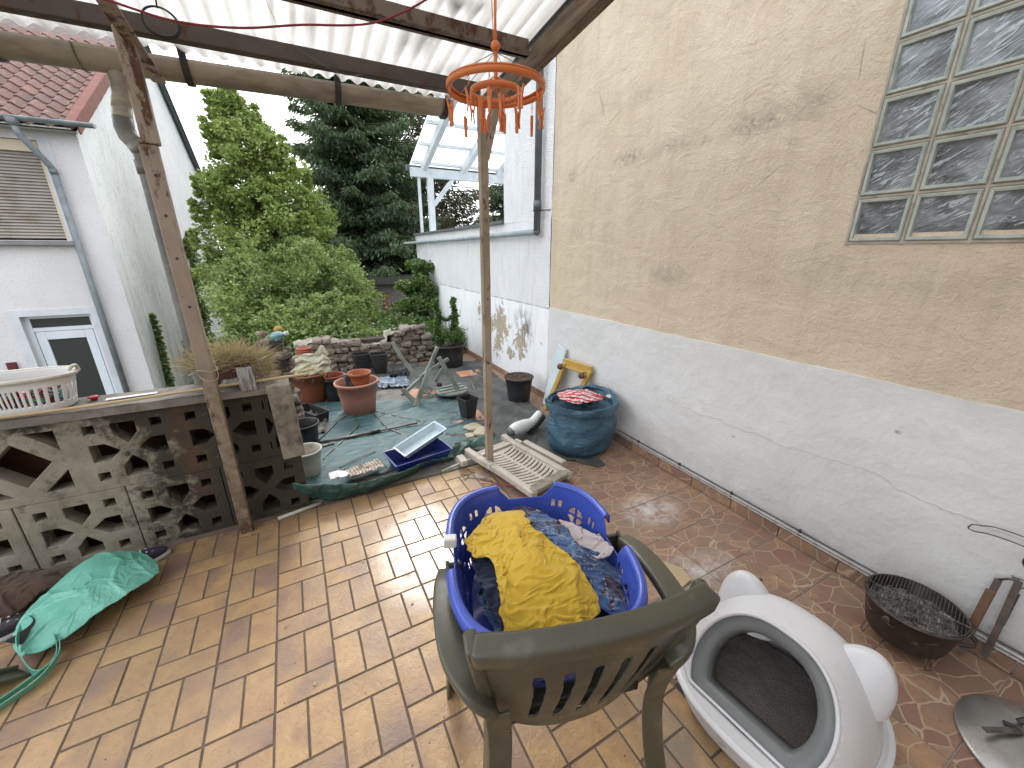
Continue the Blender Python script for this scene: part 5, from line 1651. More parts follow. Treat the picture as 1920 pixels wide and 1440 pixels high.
# ---- small charcoal barbecue bucket
t = NT('sooty_enamel'); t.base(t.mix(t.ramp(t.noise(20, 6, .7), .45, .7), (.020, .016, .014), (.055, .038, .03))); t.rough(.38); t.bump(t.noise(80, 4), .2, .001); M_soot = t.m
M_wire = simple('greasy_wire', (.17, .155, .14), (.075, .055, .045), 30, .4, 80, .2, .0008, metal=.7)
t = NT('grey_ash'); t.base(t.mix(t.ramp(t.noise(45, 6, .75), .42, .6), (.05, .046, .043), (.48, .46, .44))); t.rough(.95); t.bump(t.noise(60, 5, .8), 1, .02); M_ash = t.m
bq = empty('barbecue', (2.015, .335, 0), .2, 'small round black bucket barbecue with wire grate against the white wall', 'barbecue')
b = MB(); b.lathe([(.01, .045), (.11, .046), (.122, .052), (.128, .07), (.150, .188), (.156, .192), (.158, .198), (.152, .199), (.146, .19), (.125, .075), (.10, .06)], 56); b.build('bowl', M_soot, bq)
b = MB(); b.grid(lambda u, v: (.143 * v * math.cos(2 * PI * u), .143 * v * math.sin(2 * PI * u), .150 + .022 * fbm(v * math.cos(2 * PI * u) * 3, v * math.sin(2 * PI * u) * 3, 3) + .008 * noise.noise(Vector((v * 30 * math.cos(2 * PI * u), v * 30 * math.sin(2 * PI * u), 1)))), 80, 40); b.build('ash', M_ash, bq)
gr = MB(); gr.tube([(.149 * math.cos(a), .149 * math.sin(a), .203) for a in np.linspace(0, 2 * PI, 48, endpoint=False)], .0025, 6, closed=True)
gr.tube([(.154 * math.cos(a), .154 * math.sin(a), .198) for a in np.linspace(0, 2 * PI, 48, endpoint=False)], .0025, 6, closed=True)
gro = gr.build('grate', M_wire, bq)
for k in range(-13, 14):
    y = k * .0108; x = math.sqrt(max(0, .149 ** 2 - y * y))
    b = MB(); b.tube([(-x, y, .203), (x, y, .203)], .0014, 5); b.build('grate_bar', M_wire, gro)
b = MB(); b.tube([(.0, -.149, .206), (.0, .149, .206)], .002, 5); b.build('grate_bar', M_wire, gro)
for a in (-2.35, -.2, .8, 2.1):
    b = MB(); c0 = Vector((.118 * math.cos(a), .118 * math.sin(a), .06)); d = Vector((math.cos(a), math.sin(a), 0)); s_ = Vector((-d.y, d.x, 0))
    b.tube([c0 + s_ * .012, c0 + s_ * .010 + d * .012 - Vector((0, 0, .056)), c0 - s_ * .010 + d * .012 - Vector((0, 0, .056)), c0 - s_ * .012], .0022, 6); b.build('leg', M_wire, bq)
b = MB()
for a0 in (-1.62,):
    for zz in (.165, .150):
        b.tube([(.150 * math.cos(a0 + q) * 1.0 + .028 * math.sin((q + .35) / .7 * PI) * math.cos(a0), .150 * math.sin(a0 + q) + .028 * math.sin((q + .35) / .7 * PI) * math.sin(a0), zz) for q in np.linspace(-.35, .35, 12)], .003, 6)
b.build('handle', M_black, bq)
b = MB(); b.sphere((.137 * math.cos(-2.9), .137 * math.sin(-2.9), .118), (.004, .011, .011), 12, 8); b.build('vent_hole', M_black, bq)
b = MB(); b.sphere((.153 * math.cos(2.75), .153 * math.sin(2.75), .165), (.005, .013, .016), 12, 8); b.build('vent_slide', M_wire, bq)
b = MB(); b.tube([(-.09, .07, .209), (.03, -.06, .212), (.09, -.10, .205)], .0013, 5); tag(b.build('skewer', M_wire, None, (2.0, .34, .0)), 'thin metal skewer lying across the barbecue grate', 'skewer')

# barbecue lid on the floor
t = NT('brushed_steel_lid'); t.base(t.mix(t.ramp(t.noise(5, 5), .35, .65), (.52, .50, .47), (.36, .35, .34))); t.rough(t.ramp(t.noise(14, 6, .7), .35, .65, .24, .45)); t.set(Metallic=.85)
t.bump(t.noise(220, 3), .08, .0006); M_lid = t.m
ld = empty('steel_dome', (1.88, -.10, .0), 0, 'round domed steel barbecue cover lying on the floor in the bottom corner', 'barbecue cover')
b = MB(); b.lathe([(.220, .002), (.226, .004), (.228, .010), (.220, .014), (.19, .030), (.14, .048), (.07, .058), (.001, .062)], 72); b.build('dome', M_lid, ld)
b = MB(); b.box((.0, .115, .0545), (.016, .030, .004), rz=.5); b.build('vent_slot', M_black, ld)
b = MB(); sweep(b, spl([(-.105, .150, .060), (-.07, .130, .063), (-.03, .105, .064), (.0, .09, .060)], 10), .018, .0015); b.build('vent_slide', M_wire, ld)
b = MB(); b.tube(spl([(.03, .105, .060), (.045, .085, .085), (.065, .05, .085), (.08, .03, .062)], 14), .010, 10); b.build('handle', M_bplast, ld)

# grill baskets with wooden grips leaning on the wall
M_grip = simple('worn_wooden_grip', (.17, .085, .045), (.10, .06, .045), 14, .75, 60, .4, .002, stretch=(1, 1, .3))
M_gripmetal = simple('brown_steel_strap', (.16, .135, .12), (.10, .08, .07), 18, .5, 60, .3, .001, metal=.4)
gb = empty('grill_basket', (2.17, .19, .03), label='pair of barbecue grill baskets with wooden grips leaning on the white wall', cat='grill basket')
b = MB(); sweep(b, [(-.035, .0, -.005), (.00, .005, .13), (.022, .004, .335)], .020, .007, (1, 0, 0)); b.build('strap', M_gripmetal, gb)
b = MB(); sweep(b, [(-.008, .008, .12), (.012, .008, .285)], .026, .018, (1, 0, 0)); bevel(b.build('grip', M_grip, gb), .005)
b = MB(); sweep(b, [(.01, -.048, .0), (.012, -.046, .14), (.024, -.038, .365)], .020, .007, (1, 0, 0)); b.build('strap', M_gripmetal, gb)
b = MB(); sweep(b, [(.022, -.046, .16), (.030, -.044, .31)], .020, .015, (1, 0, 0)); bevel(b.build('grip', M_bplast, gb), .004)
b = MB()
b.tube([(.022, .004, .335), (.030, -.015, .352), (.026, -.038, .365)], .005, 6)
b.tube([(.028, -.02, .368), (.030, -.05, .372), (.030, -.40, .36)], .0022, 6); b.tube([(.028, -.048, .342), (.030, -.40, .325)], .0022, 6); b.tube([(.028, -.018, .372), (.026, -.050, .335)], .0022, 6)
b.build('wire_loop', M_wire, gb)
b = MB()
L = [(.030, -.45, .528), (.028, -.0, .535), (.028, .10, .513), (.028, .122, .498), (.028, .112, .480), (.028, .0, .500), (.030, -.45, .488)]
b.tube(spl(L, 40), .0024, 6)
b.sphere((.02, -.045, .452), (.012, .022, .028), 12, 8)
b.build('wire_frame', M_wire, gb)

# ---- teal shopping bag, chair leg and shoes at the left
t = NT('teal_woven_plastic'); t.base(t.mix(t.ramp(t.noise(7, 5), .35, .65), (.12, .40, .31), (.18, .50, .40))); t.rough(.38)
n = t.bump(t.noise(14, 5, .6, dist=1.0), .6, .01); t.bump(t.wave(160, .3, 0, 1, direction='X'), .12, .0008, n); M_teal = t.m
tb = empty('shopping_bag', (-1.05, 2.08, 0), label='turquoise reusable shopping bag slumped on the tiles against the breeze blocks', cat='bag')
outl = [(-.82, 2.14), (-.86, 2.25), (-1.00, 2.38), (-1.12, 2.42), (-1.20, 2.30), (-1.265, 2.14), (-1.255, 2.00), (-1.20, 1.90), (-1.11, 1.865), (-1.02, 1.90), (-.92, 1.98), (-.855, 2.07)]
def tbz(x, y):
    d = ((x + 1.04) / .25) ** 2 + ((y - 2.12) / .30) ** 2
    return .015 + .115 * max(0, 1 - d * .92) ** .85 + .05 * math.exp(-((x + 1.08) ** 2 + (y - 2.28) ** 2) / .012)
cloth('bag_body', outl, tbz, M_teal, None, 31, fold=.022, fs=7, edge=.02, nr=90, na=180, excess=1.16, cap=.07, loc=(-1.05, 2.08, 0), parent=tb, stretch=(1.3, .8), rot=.75, fine=.35).location = (0, 0, 0)
def ribbon(pts, w, ref, mat, par, name='handle', off=(0, 0, 0)):
    b = MB(); sweep(b, [Vector(p) - Vector(off) for p in spl(pts, 30)], .0025, w, ref); return b.build(name, mat, par)
OF = (-1.05, 2.08, 0)
ribbon([(-1.215, 1.985, .10), (-1.195, 1.90, .09), (-1.155, 1.83, .03), (-1.12, 1.80, .012), (-1.088, 1.81, .015), (-1.075, 1.85, .04), (-1.095, 1.905, .085)], .042, (.2, -.2, 1), M_teal, tb, off=OF)
ribbon([(-1.075, 1.885, .075), (-1.062, 1.84, .05), (-1.070, 1.795, .035), (-1.10, 1.745, .02), (-1.16, 1.70, .012), (-1.22, 1.67, .008), (-1.32, 1.62, .006)], .038, (.3, -.3, 1), M_teal, tb, off=OF)
ribbon([(-1.085, 1.80, .03), (-1.12, 1.755, .03), (-1.18, 1.715, .02), (-1.25, 1.695, .008), (-1.34, 1.66, .006)], .030, (.3, -.3, 1), M_teal, tb, off=OF)
b = MB(); b.grid(lambda u, v: (-.14 + .05 * math.sin(u * PI) - .05 * v, -.15 + .14 * u, .05 + .05 * v), 10, 6); b.build('bag_mouth', M_bplast, tb)
# leg of a second chair entering at the left edge
cl2 = empty('green_chair', (-1.33, 1.62, 0), label='green plastic chair of which only one leg enters at the left edge', cat='chair')
b = MB(); sweep(b, spl([(.155, .220, .002), (.075, .13, .10), (-.06, -.02, .30), (-.14, -.11, .42)], 10), .075, .014, (.4, .4, 1)); sweep(b, spl([(.125, .225, .002), (.045, .14, .10), (-.09, -.01, .30), (-.17, -.10, .42)], 10), .014, .070, (.4, .4, 1))
bevel(b.build('leg', M_olive, cl2), .004)
b = MB(); sweep(b, [(-.18, -.13, .42), (-.6, -.13, .43)], .4, .02); b.build('seat', M_olive, cl2)
for pa, pb in (((-.6, .05, .002), (-.56, .0, .42)), ((-.62, -.35, .002), (-.58, -.30, .42)), ((-.1, -.4, .002), (-.16, -.3, .42))):
    b = MB(); sweep(b, [pa, pb], .04, .04, (0, 1, 0)); b.build('leg', M_olive, cl2)
# shoe and dark sack
M_shoe = simple('black_shoe_leather', (.02, .018, .022), (.035, .03, .04), 20, .35, 60, .1, .001)
M_sole = simple('white_rubber', (.5, .5, .5), (.4, .4, .41), 10, .6)
M_violet = simple('dark_violet_fabric', (.035, .022, .06), (.02, .018, .03), 12, .8)
def shoe(loc, rz, label, m1):
    r = empty('shoe', loc, rz, label, 'shoe')
    b = MB(); b.sphere((0, 0, .035), (.125, .042, .038), 20, 12); b.sphere((-.06, 0, .055), (.055, .038, .035), 16, 10); o = b.build('upper', m1, r)
    b = MB(); b.lathe([(.001, .0), (1, .0), (1.03, .008), (1, .020), (.001, .02)], 28, sx=.130, sy=.046); b.build('sole', M_sole, r)
    b = MB()
    for k in range(3): b.box((.02 + .022 * k, 0, .072 - .006 * k), (.008, .04, .006))
    b.build('lace', M_sole, r)
    return r
shoe((-.965, 2.355, 0), .35, 'dark violet shoe poking out behind the turquoise bag', M_violet)
shoe((-1.355, 2.10, 0), .35, 'black shoe with white stripe left of the turquoise bag', M_shoe)
M_sack = cloth_mat('brown_sacking', lambda t: t.base(t.mix(t.ramp(t.noise(12, 5, .7), .35, .65), (.11, .065, .045), (.06, .04, .03))))
cloth('brown_sack', [(-1.22, 2.30), (-1.30, 2.42), (-1.45, 2.46), (-1.60, 2.40), (-1.62, 2.22), (-1.48, 2.12), (-1.32, 2.15)], lambda x, y: .02 + .10 * max(0, 1 - ((x + 1.43) / .22) ** 2 - ((y - 2.29) / .18) ** 2) ** .6, M_sack,
      'crumpled brown sack in the corner left of the turquoise bag', 41, fold=.022, fs=8)

# ---- loose bits near the basket
M_ply = simple('raw_plywood', (.47, .36, .22), (.41, .31, .19), 5, .75, 60, .2, .001, stretch=(3, .5, 1))
M_plyedge = simple('plywood_edge', (.20, .13, .07), (.13, .085, .05), 40, .85)
pl = MB(); pl.add([(-.085, -.055, .012), (.0, -.075, .012), (.085, -.062, .012), (.105, .012, .012), (.06, .085, .012), (-.02, .075, .012), (-.04, .06, .012), (-.085, .052, .012)], [tuple(range(8))])
o = pl.build('plywood_offcut', M_ply, None, (1.41, 1.015, .004), (0, 0, 0)); m = o.modifiers.new('s', 'SOLIDIFY'); m.thickness = .016; m.offset = -1; bevel(o, .001, 1)
tag(o, 'pale plywood offcut on the flagstones beside the armchair', 'board')
b = MB(); b.box((0, 0, .009), (.17, .045, .016)); tag(bevel(b.build('wood_strip', M_ply, None, (1.335, 1.315, .002), (0, 0, -.75)), .001), 'short pale wood strip beside the blue basket on the flagstones', 'board')
kn = empty('paint_brush', (1.29, 1.24, .010), -.72, 'old paint brush with dark bristles lying by the pale wood strip', 'brush')
b = MB(); sweep(b, [(-.12, 0, .004), (-.06, 0, .006), (.01, 0, .006)], [.012, .022, .020], [.010, .014, .012]); bevel(b.build('handle', M_grip, kn), .003)
b = MB(); b.box((.025, 0, .006), (.032, .026, .014)); b.build('ferrule', M_wire, kn)
b = MB(); sweep(b, [(.04, 0, .006), (.095, 0, .005)], [.026, .034], [.013, .006]); b.build('bristles', M_black, kn)

# ---- white pipe offcut by the breeze blocks
b = MB(); b.tube([(-.335, 2.435, .012), (-.095, 2.488, .012)], .011, 14); o = tag(b.build('plastic_tube', M_offwhite, None), 'short white plastic tube lying at the foot of the breeze block wall', 'tube')

# ---- washing on a ring : orange hanger
t = NT('orange_plastic'); t.base((.70, .185, .045)); t.rough(.35); t.p.inputs['Subsurface Weight'].default_value = .1; t.bump(t.noise(120, 3), .08, .0005); M_or = t.m
M_or2 = plastic('sun_bleached_orange', (.60, .20, .06), .45)
hg = empty('peg_hanger', (.573, 1.2, 1.99), label='round orange plastic sock hanger with two rings of pegs hanging from the canopy', cat='hanger')
def ringp(b, r, z, hgt, th, n=64):
    prof = [(r - th, z - hgt / 2), (r, z - hgt / 2), (r + th * .3, z), (r, z + hgt / 2), (r - th, z + hgt / 2), (r - th, z - hgt / 2)]
    b.lathe(prof, n)
RO, RI = .138, .072
b = MB(); ringp(b, RO, 0, .017, .006); b.lathe([(RO - .014, .008), (RO, .0095), (RO + .002, .006)], 64); o = solid(b.build('outer_ring', M_or, hg), .002)
b = MB(); ringp(b, RI, -.012, .015, .006); o = solid(b.build('inner_ring', M_or, hg), .002)
b = MB()
for a in (.5, 2.1, 3.6, 5.2): b.tube([(0, 0, .085), (RO * .97 * math.cos(a), RO * .97 * math.sin(a), .006)], .0012, 4)
b.build('cord', M_zinc, hg)
b = MB(); b.sphere((0, 0, .098), (.013, .013, .013), 14, 10); b.tube([(0, 0, .095), (0, 0, -.01)], .0055, 10); b.tube([(0, 0, .10), (0, 0, .155), (.002, 0, .24)], .004, 8)
for a in (.5, .5 + 2.1, .5 + 4.2): b.tube([(0, 0, .03), (RI * math.cos(a), RI * math.sin(a), -.010)], .0016, 5)
b.build('hub', M_or, hg)
b = MB(); b.tube([(.002, 0, .24), (.0, 0, .65)], .003, 6); b.tube([(-.004, .002, .10), (-.012, 0, .25), (-.004, 0, .65)], .0012, 5); b.build('hanging_cord', M_or2, hg)
M_rustyclip = simple('rusty_spring', (.14, .09, .06), (.08, .05, .035), 40, .6, metal=.4)
def peg(x, y, z, a, ln, tilt, open_=.18):
    p = MB()
    c, s = math.cos(a), math.sin(a)
    def W(u, w, zz): return (x + u * c - w * s, y + u * s + w * c, z + zz)
    for k in range(max(2, int(ln / .009))):      # chain of small links
        zz = -k * .009
        if k % 2: p.tube([W(.003, 0, zz), W(0, 0, zz - .006), W(-.003, 0, zz), W(0, 0, zz + .006)], .0010, 4, closed=True)
        else: p.tube([W(0, .003, zz), W(0, 0, zz - .006), W(0, -.003, zz), W(0, 0, zz + .006)], .0010, 4, closed=True)
    for sd in (-1, 1):
        sweep(p, [W(sd * .009, 0, -ln - .002), W(sd * .004, 0, -ln - .022), W(sd * .003, 0, -ln - .040), W(sd * .0055, 0, -ln - .056)], [.008, .009, .008, .007], [.003, .005, .004, .003], (c, s, 0))
    p.sphere(W(0, 0, -ln - .024), .0045, 8, 5)
    o = p.build('peg', M_or, hg); o.rotation_euler = (0, 0, 0)
    return o
for k in range(11):
    a = 2 * PI * k / 11 + .25 + random.uniform(-.12, .12)
    peg((RO - .004) * math.cos(a), (RO - .004) * math.sin(a), -.006, a + random.uniform(-1, 1), random.uniform(.016, .040), 0)
for k in range(7):
    a = 2 * PI * k / 7
    peg((RI - .004) * math.cos(a), (RI - .004) * math.sin(a), -.018, a + random.uniform(-1, 1), random.uniform(.012, .036), 0)
b = MB(); b.tube([(RO * .92, -.04, -.04), (RO * .92, -.04, -.055)], .001, 4); b.tube([(RO * .92 + .009 * math.cos(q), -.04 + .0 * q, -.066 + .010 * math.sin(q)) for q in np.linspace(0, 2 * PI, 14, endpoint=False)], .0016, 5, closed=True); b.build('key_ring', M_white, hg)

# red washing line, black cable coil, thin wires
M_redcord = simple('red_cord', (.28, .03, .045), (.20, .03, .04), 60, .7)
b = MB(); b.tube(spl([(-.50, 1.6, 2.185), (-.32, 1.6, 2.157), (-.197, 1.6, 2.143), (-.05, 1.6, 2.158), (.108, 1.6, 2.197), (.36, 1.6, 2.26), (.56, 1.42, 2.35), (.573, 1.2, 2.47), (.575, 1.2, 2.575)], 60), .0032, 6)
tag(b.build('washing_line', M_redcord, None), 'sagging red washing line strung under the canopy', 'cord')
b = MB()
for k in range(3):
    b.tube([(-.318 + (.052 + .002 * k) * math.cos(q), 2.2 + .006 * k - .01 * math.sin(q), 2.355 + (.040 + .002 * k) * math.sin(q)) for q in np.linspace(0, 2 * PI, 36, endpoint=False)], .0032, 6, closed=True)
b.tube([(-.318, 2.2, 2.395), (-.32, 2.22, 2.47)], .003, 6)
tag(b.build('cable_coil', M_black, None), 'small coil of black cable hanging from the dark purlin', 'cable')
b = MB(); b.tube(spl([(.03, 2.05, 2.46), (.10, 2.15, 2.36), (.30, 2.3, 2.33), (.42, 2.38, 2.37)], 20), .001, 4)
tag(b.build('thin_wire', M_zinc, None), 'thin loose wire drooping between the two purlins', 'wire')
M_string = simple('pale_string', (.42, .36, .27), (.35, .29, .22), 40, .9)
b = MB()
b.tube([(-.486 + .043 * math.cos(q) , 2.408 + .040 * math.sin(q), .985 + .006 * math.sin(q * 2)) for q in np.linspace(0, 2 * PI, 24, endpoint=False)], .0022, 5, closed=True)
b.tube(spl([(-.53, 2.375, .985), (-.50, 2.36, .945), (-.47, 2.362, .935), (-.44, 2.375, .955), (-.452, 2.38, 1.10), (-.458, 2.381, 1.35)], 26), .0016, 5)
b.tube([(-.53, 2.375, .985), (-.555, 2.36, .975)], .003, 5)
tag(b.build('string_tie', M_string, None), 'pale string tied round the left rusty post', 'string')

# ---- bamboo cane along the cap
M_bam = simple('bamboo', (.47, .37, .21), (.38, .29, .16), 8, .6, 60, .3, .001, stretch=(.5, 4, 4))
b = MB(); pts = spl([(-1.9, 2.468, .852), (-1.28, 2.470, .852), (-.9, 2.472, .856), (-.47, 2.475, .870), (-.04, 2.50, .872)], 60)
b.tube(pts, [.0075 + (.0018 if k % 9 == 0 else 0) for k in range(60)], 8)
tag(b.build('bamboo_cane', M_bam, None), 'long bamboo cane lying along the front of the wall cap', 'cane')

# ---- white basket of pegs on the wall cap
wb = empty('peg_basket', (-1.26, 2.60, .840), .05, 'white oval slatted plastic basket full of coloured pegs on the wall cap', 'basket')
WBX, WBY, WBH = .215, .115, .165
def wsh(a, s): 
    c, q = math.cos(a), math.sin(a); r = (abs(c / WBX) ** 2.8 + abs(q / WBY) ** 2.8) ** (-1 / 2.8); return r * c * s, r * q * s
b = MB()
def wk(u, v):
    if .22 < v < .68 and (u * 44) % 1 < .46: return False
    return True
b.grid(lambda u, v: (*wsh(u * 2 * PI, .86 + .14 * v), v * WBH), 353, 24, keep=wk); o = solid(b.build('basket_wall', M_white, wb, clean=True), .003); smooth_mesh(o.data)
b = MB(); b.add([(*wsh(2 * PI * k / 40, .86), .002) for k in range(40)], [tuple(range(40))]); b.build('base', M_white, wb)
b = MB(); vs, fs = [], []
pr_ = [(0, 0), (.010, .004), (.016, -.003), (.016, -.014)]
for k in range(72):
    x, y = wsh(2 * PI * k / 72, 1); l = math.hypot(x, y)
    for dx, dz in pr_: vs.append((x + x / l * dx, y + y / l * dx, WBH + dz))
for k in range(72):
    for q in range(3): fs.append((k * 4 + q, k * 4 + q + 1, ((k + 1) % 72) * 4 + q + 1, ((k + 1) % 72) * 4 + q))
b.add(vs, fs, True); solid(b.build('rim', M_offwhite, wb), .003)
b = MB(); b.tube(spl([(.205, -.02, WBH + .004), (.222, -.01, WBH + .022), (.228, .01, WBH + .018), (.226, .02, WBH - .01)], 12), .008, 8); b.build('handle_stub', M_offwhite, wb)
pc = [plastic('peg_green', (.05, .30, .14)), plastic('peg_red', (.48, .03, .03)), plastic('peg_navy', (.02, .05, .16)), plastic('peg_teal', (.03, .25, .27)), plastic('peg_maroon', (.16, .02, .04)), plastic('peg_orange', (.5, .14, .04)), M_white]
q = MB()
for sd in (-1, 1): sweep(q, [(-.036, sd * .006, 0), (0, sd * .004, 0), (.036, sd * .0035, 0)], .010, [.003, .006, .003], (0, 1, 0))
pegs = []
for mt in pc:
    me_ = q.mesh('clothes_peg'); me_.materials.append(mt); pegs.append(me_)
for k in range(150):
    a = random.uniform(0, 2 * PI); rr = random.uniform(.1, .60) ** .5
    z = random.uniform(.03, .10)
    x, y = wsh(a, rr * .84)
    o = link('clothes_peg', random.choice(pegs), None, wb, (x, y, z), (random.uniform(-1.3, 1.3), random.uniform(-1.3, 1.3), random.uniform(0, 3)))
b = MB(); b.lathe([(.001, 0), (.012, 0), (.014, .008), (.022, .012), (.022, .018), (.014, .022), (.001, .022)], 20); tag(b.build('plastic_cup', M_red, None, (-1.015, 2.63, .838)), 'small red plastic egg cup beside the white peg basket', 'cup')
b = MB(); b.box((0, 0, 0), (.20, .03, .003)); tag(b.build('foam_strip', M_white, None, (-.86, 2.60, .8425), (0, 0, .06)), 'thin white strip lying on the wall cap', 'strip')

# ------------------------------------------------------------------ things on the back terrace
M_terra = simple('orange_terracotta_plastic', (.42, .135, .055), (.36, .11, .045), 5, .55, 60, .15, .001, dirt=(.28, .15, .10), dsc=6, dlo=.55)
M_pink = simple('faded_pink_terracotta', (.46, .215, .155), (.40, .18, .13), 5, .65, 60, .15, .001, dirt=(.33, .19, .15), dsc=7, dlo=.5)
M_brownpot = simple('brown_orange_planter', (.28, .085, .035), (.22, .065, .03), 4, .5, 60, .15, .001, dirt=(.15, .06, .035), dsc=5)
M_redpot = simple('red_clay_pot', (.34, .085, .055), (.26, .065, .045), 6, .6, 60, .15, .001)
M_compost = simple('dry_compost', (.085, .055, .038), (.045, .03, .022), 30, .98, 90, .9, .01, dirt=(.16, .10, .065), dsc=40)

def pot(name, loc, r0, r1, h, mat, label, rim=.018, lip=.010, soil=None, soilz=.85, ribs=0, cat='plant pot', tilt=(0, 0, 0), dots=False, n=44):
    r = empty(name, loc, label=label, cat=cat, rot=tilt)
    b = MB()
    prof = [(.001, 0), (r0 * .97, 0), (r0, .004), (r0 + (r1 - r0) * .5, h * .5), (r1 - .002, h - rim), (r1 + lip * .8, h - rim), (r1 + lip, h - rim + .004), (r1 + lip, h - .003), (r1 + lip * .6, h), (r1 + .001, h - .001), (r1 - .004, h - .008), (r0 + (r1 - r0) * .5 - .004, h * .5), (r0 - .004, .008), (.001, .006)]
    b.lathe(prof, n)
    b.build('pot_wall', mat, r)
    if dots:
        b = MB()
        for k in range(46):
            a = 2 * PI * k / 46; zz = h * (.66 + .012 * (k % 2)); rr = r0 + (r1 - r0) * (zz / h) + .001
            b.sphere((rr * math.cos(a), rr * math.sin(a), zz), (.005, .005, .004), 6, 4)
            b.sphere((rr * math.cos(a + .03), rr * math.sin(a + .03), zz - .018), (.004, .004, .003), 6, 4)
        b.build('relief_band', mat, r)
    if soil:
        b = MB(); rs_ = r0 + (r1 - r0) * soilz - .003
        b.grid(lambda u, v: (rs_ * v * math.cos(2 * PI * u), rs_ * v * math.sin(2 * PI * u), h * soilz + .02 * fbm(v * 3 * math.cos(2 * PI * u), v * 3 * math.sin(2 * PI * u), loc[0])), 40, 14); b.build('soil', soil, r)
    return r
pot('large_planter', (.345, 4.02, .004), .150, .195, .33, M_pink, 'large faded pink terracotta planter with an orange pot standing in it', rim=.026, lip=.016, soil=M_compost, soilz=.72, dots=True)
pot('flower_pot', (.385, 4.05, .245), .072, .105, .165, M_terra, 'small bright orange pot standing inside the large pink planter', rim=.022, lip=.008)
b = MB(); b.grid(lambda u, v: (.235 + .09 * u, 4.00 + .10 * v, .30 + .10 * v - .02 * u + .015 * fbm(u * 3, v * 3)), 8, 8); tag(solid(b.build('plastic_scrap', M_bplast, None), .002), 'black plastic scrap stuck in the pink planter beside the orange pot', 'scrap')
pot('wide_planter', (-.075, 4.56, .004), .135, .215, .34, M_brownpot, 'wide brown orange planter with a dirty cream sack on it', rim=.022, lip=.012, soil=M_compost, soilz=.9)
pot('red_bowl_pot', (.150, 4.50, .004), .090, .125, .26, M_bplast, 'dark pot with a red pot pushed into it behind the pink planter', rim=.02)
pot('red_pot', (.150, 4.50, .17), .085, .118, .12, M_redpot, 'dull red pot pushed into the dark pot behind the pink planter', rim=.018)
pot('black_bucket', (-.155, 3.42, .002), .088, .112, .215, M_bplast, 'black round pot beside the concrete pier, empty with a grey rim', rim=.014, lip=.010)
pot('cream_pot', (-.150, 2.925, .002), .078, .102, .205, M_offwhite, 'cream white plastic pot in front of the black round pot', rim=.012, lip=.010)
pot('black_plant_pot', (1.93, 3.545, .006), .115, .150, .275, M_bplast, 'round black pot of dry compost standing by the flaking wall', rim=.016, lip=.010, soil=M_compost, soilz=.95)
tubp = pot('plant_tub', (1.70, 5.22, .004), .195, .225, .32, M_bplast, 'big black tub with a trellis and green climber near the annex wall', rim=.02, lip=.014, soil=M_compost, soilz=.9, cat='plant tub')
# plants in the tub
rng = np.random.RandomState(33)
P = clumps([(1.75 + .13 * math.cos(a), 5.22 + .12 * math.sin(a), .40 + .05 * (k % 3)) for k, a in enumerate(np.linspace(0, 2 * PI, 14))], [.075] * 14, 130, rng)
o = leaves('tub_herbs', P, .032, leaf_mat('fresh_green_leaf', [(.05, .10, .03), (.10, .18, .05), (.16, .26, .08)], .3), None, rng, aspect=.5); tag(o, 'low fresh green herbs growing in the big black tub', 'plant')
cc, r_ = [], []
for sgn, x0 in ((-1, 1.60), (1, 1.80)):
    for k in range(26):
        z = .34 + .60 * k / 25; cc.append((x0 + sgn * .02 + .015 * math.sin(z * 20) + (.035 * (z - .6) if sgn > 0 else 0), 5.24, z)); r_.append(.052 * (1.15 - .75 * k / 25))
for k in range(7): cc.append((1.62 + .028 * k, 5.24, .70 - .045 * math.sin(PI * k / 6))); r_.append(.016)
P = clumps(cc, r_, 48, rng)
o = leaves('climber', P, .034, ML_ivy, None, rng, aspect=.8, up=.3); tag(o, 'two vine shoots climbing the small trellis in the black tub', 'climber')
tl = empty('trellis', (1.70, 5.25, .25), label='small grey ladder trellis standing in the black tub', cat='trellis')
for x in (-.045, .0, .045):
    b = MB(); b.box((x, 0, .22), (.012, .008, .46)); b.build('upright', M_metalpipe, tl)
for z in (.10, .24, .44):
    b = MB(); b.box((0, -.006, z), (.13, .006, .012)); b.build('rung', M_metalpipe, tl)
# square pots
def sqpot(name, loc, w0, w1, h, label, rz, stack=1):
    r = empty(name, loc, rz, label, 'plant pot')
    for s in range(stack):
        b = MB(); zo = s * .035
        def rg(w, z): return [(-w, -w, z + zo), (w, -w, z + zo), (w, w, z + zo), (-w, w, z + zo)]
        L = [rg(w0, 0), rg(w1, h - .022), rg(w1 + .006, h - .022), rg(w1 + .007, h), rg(w1 + .001, h), rg(w0 - .003, .006)]
        vs = [p for l in L for p in l]; fs = [(3, 2, 1, 0), (20, 21, 22, 23)]
        for i in range(5):
            for k in range(4): fs.append((4 * i + k, 4 * i + (k + 1) % 4, 4 * i + 4 + (k + 1) % 4, 4 * i + 4 + k))
        b.add(vs, fs); bevel(b.build('pot_wall', M_bplast, r), .003, 2)
    return r
sqpot('square_pot', (1.262, 3.355, .014), .052, .070, .205, 'tall square black pot standing on an orange tile', .25)
sqpot('square_pot', (.565, 5.42, .004), .075, .095, .20, 'stack of square black pots by the stone wall, left of the pair', .05, 3)
sqpot('square_pot', (.765, 5.30, .004), .075, .098, .24, 'taller square black pot by the stone wall, right of the pair', -.05, 2)
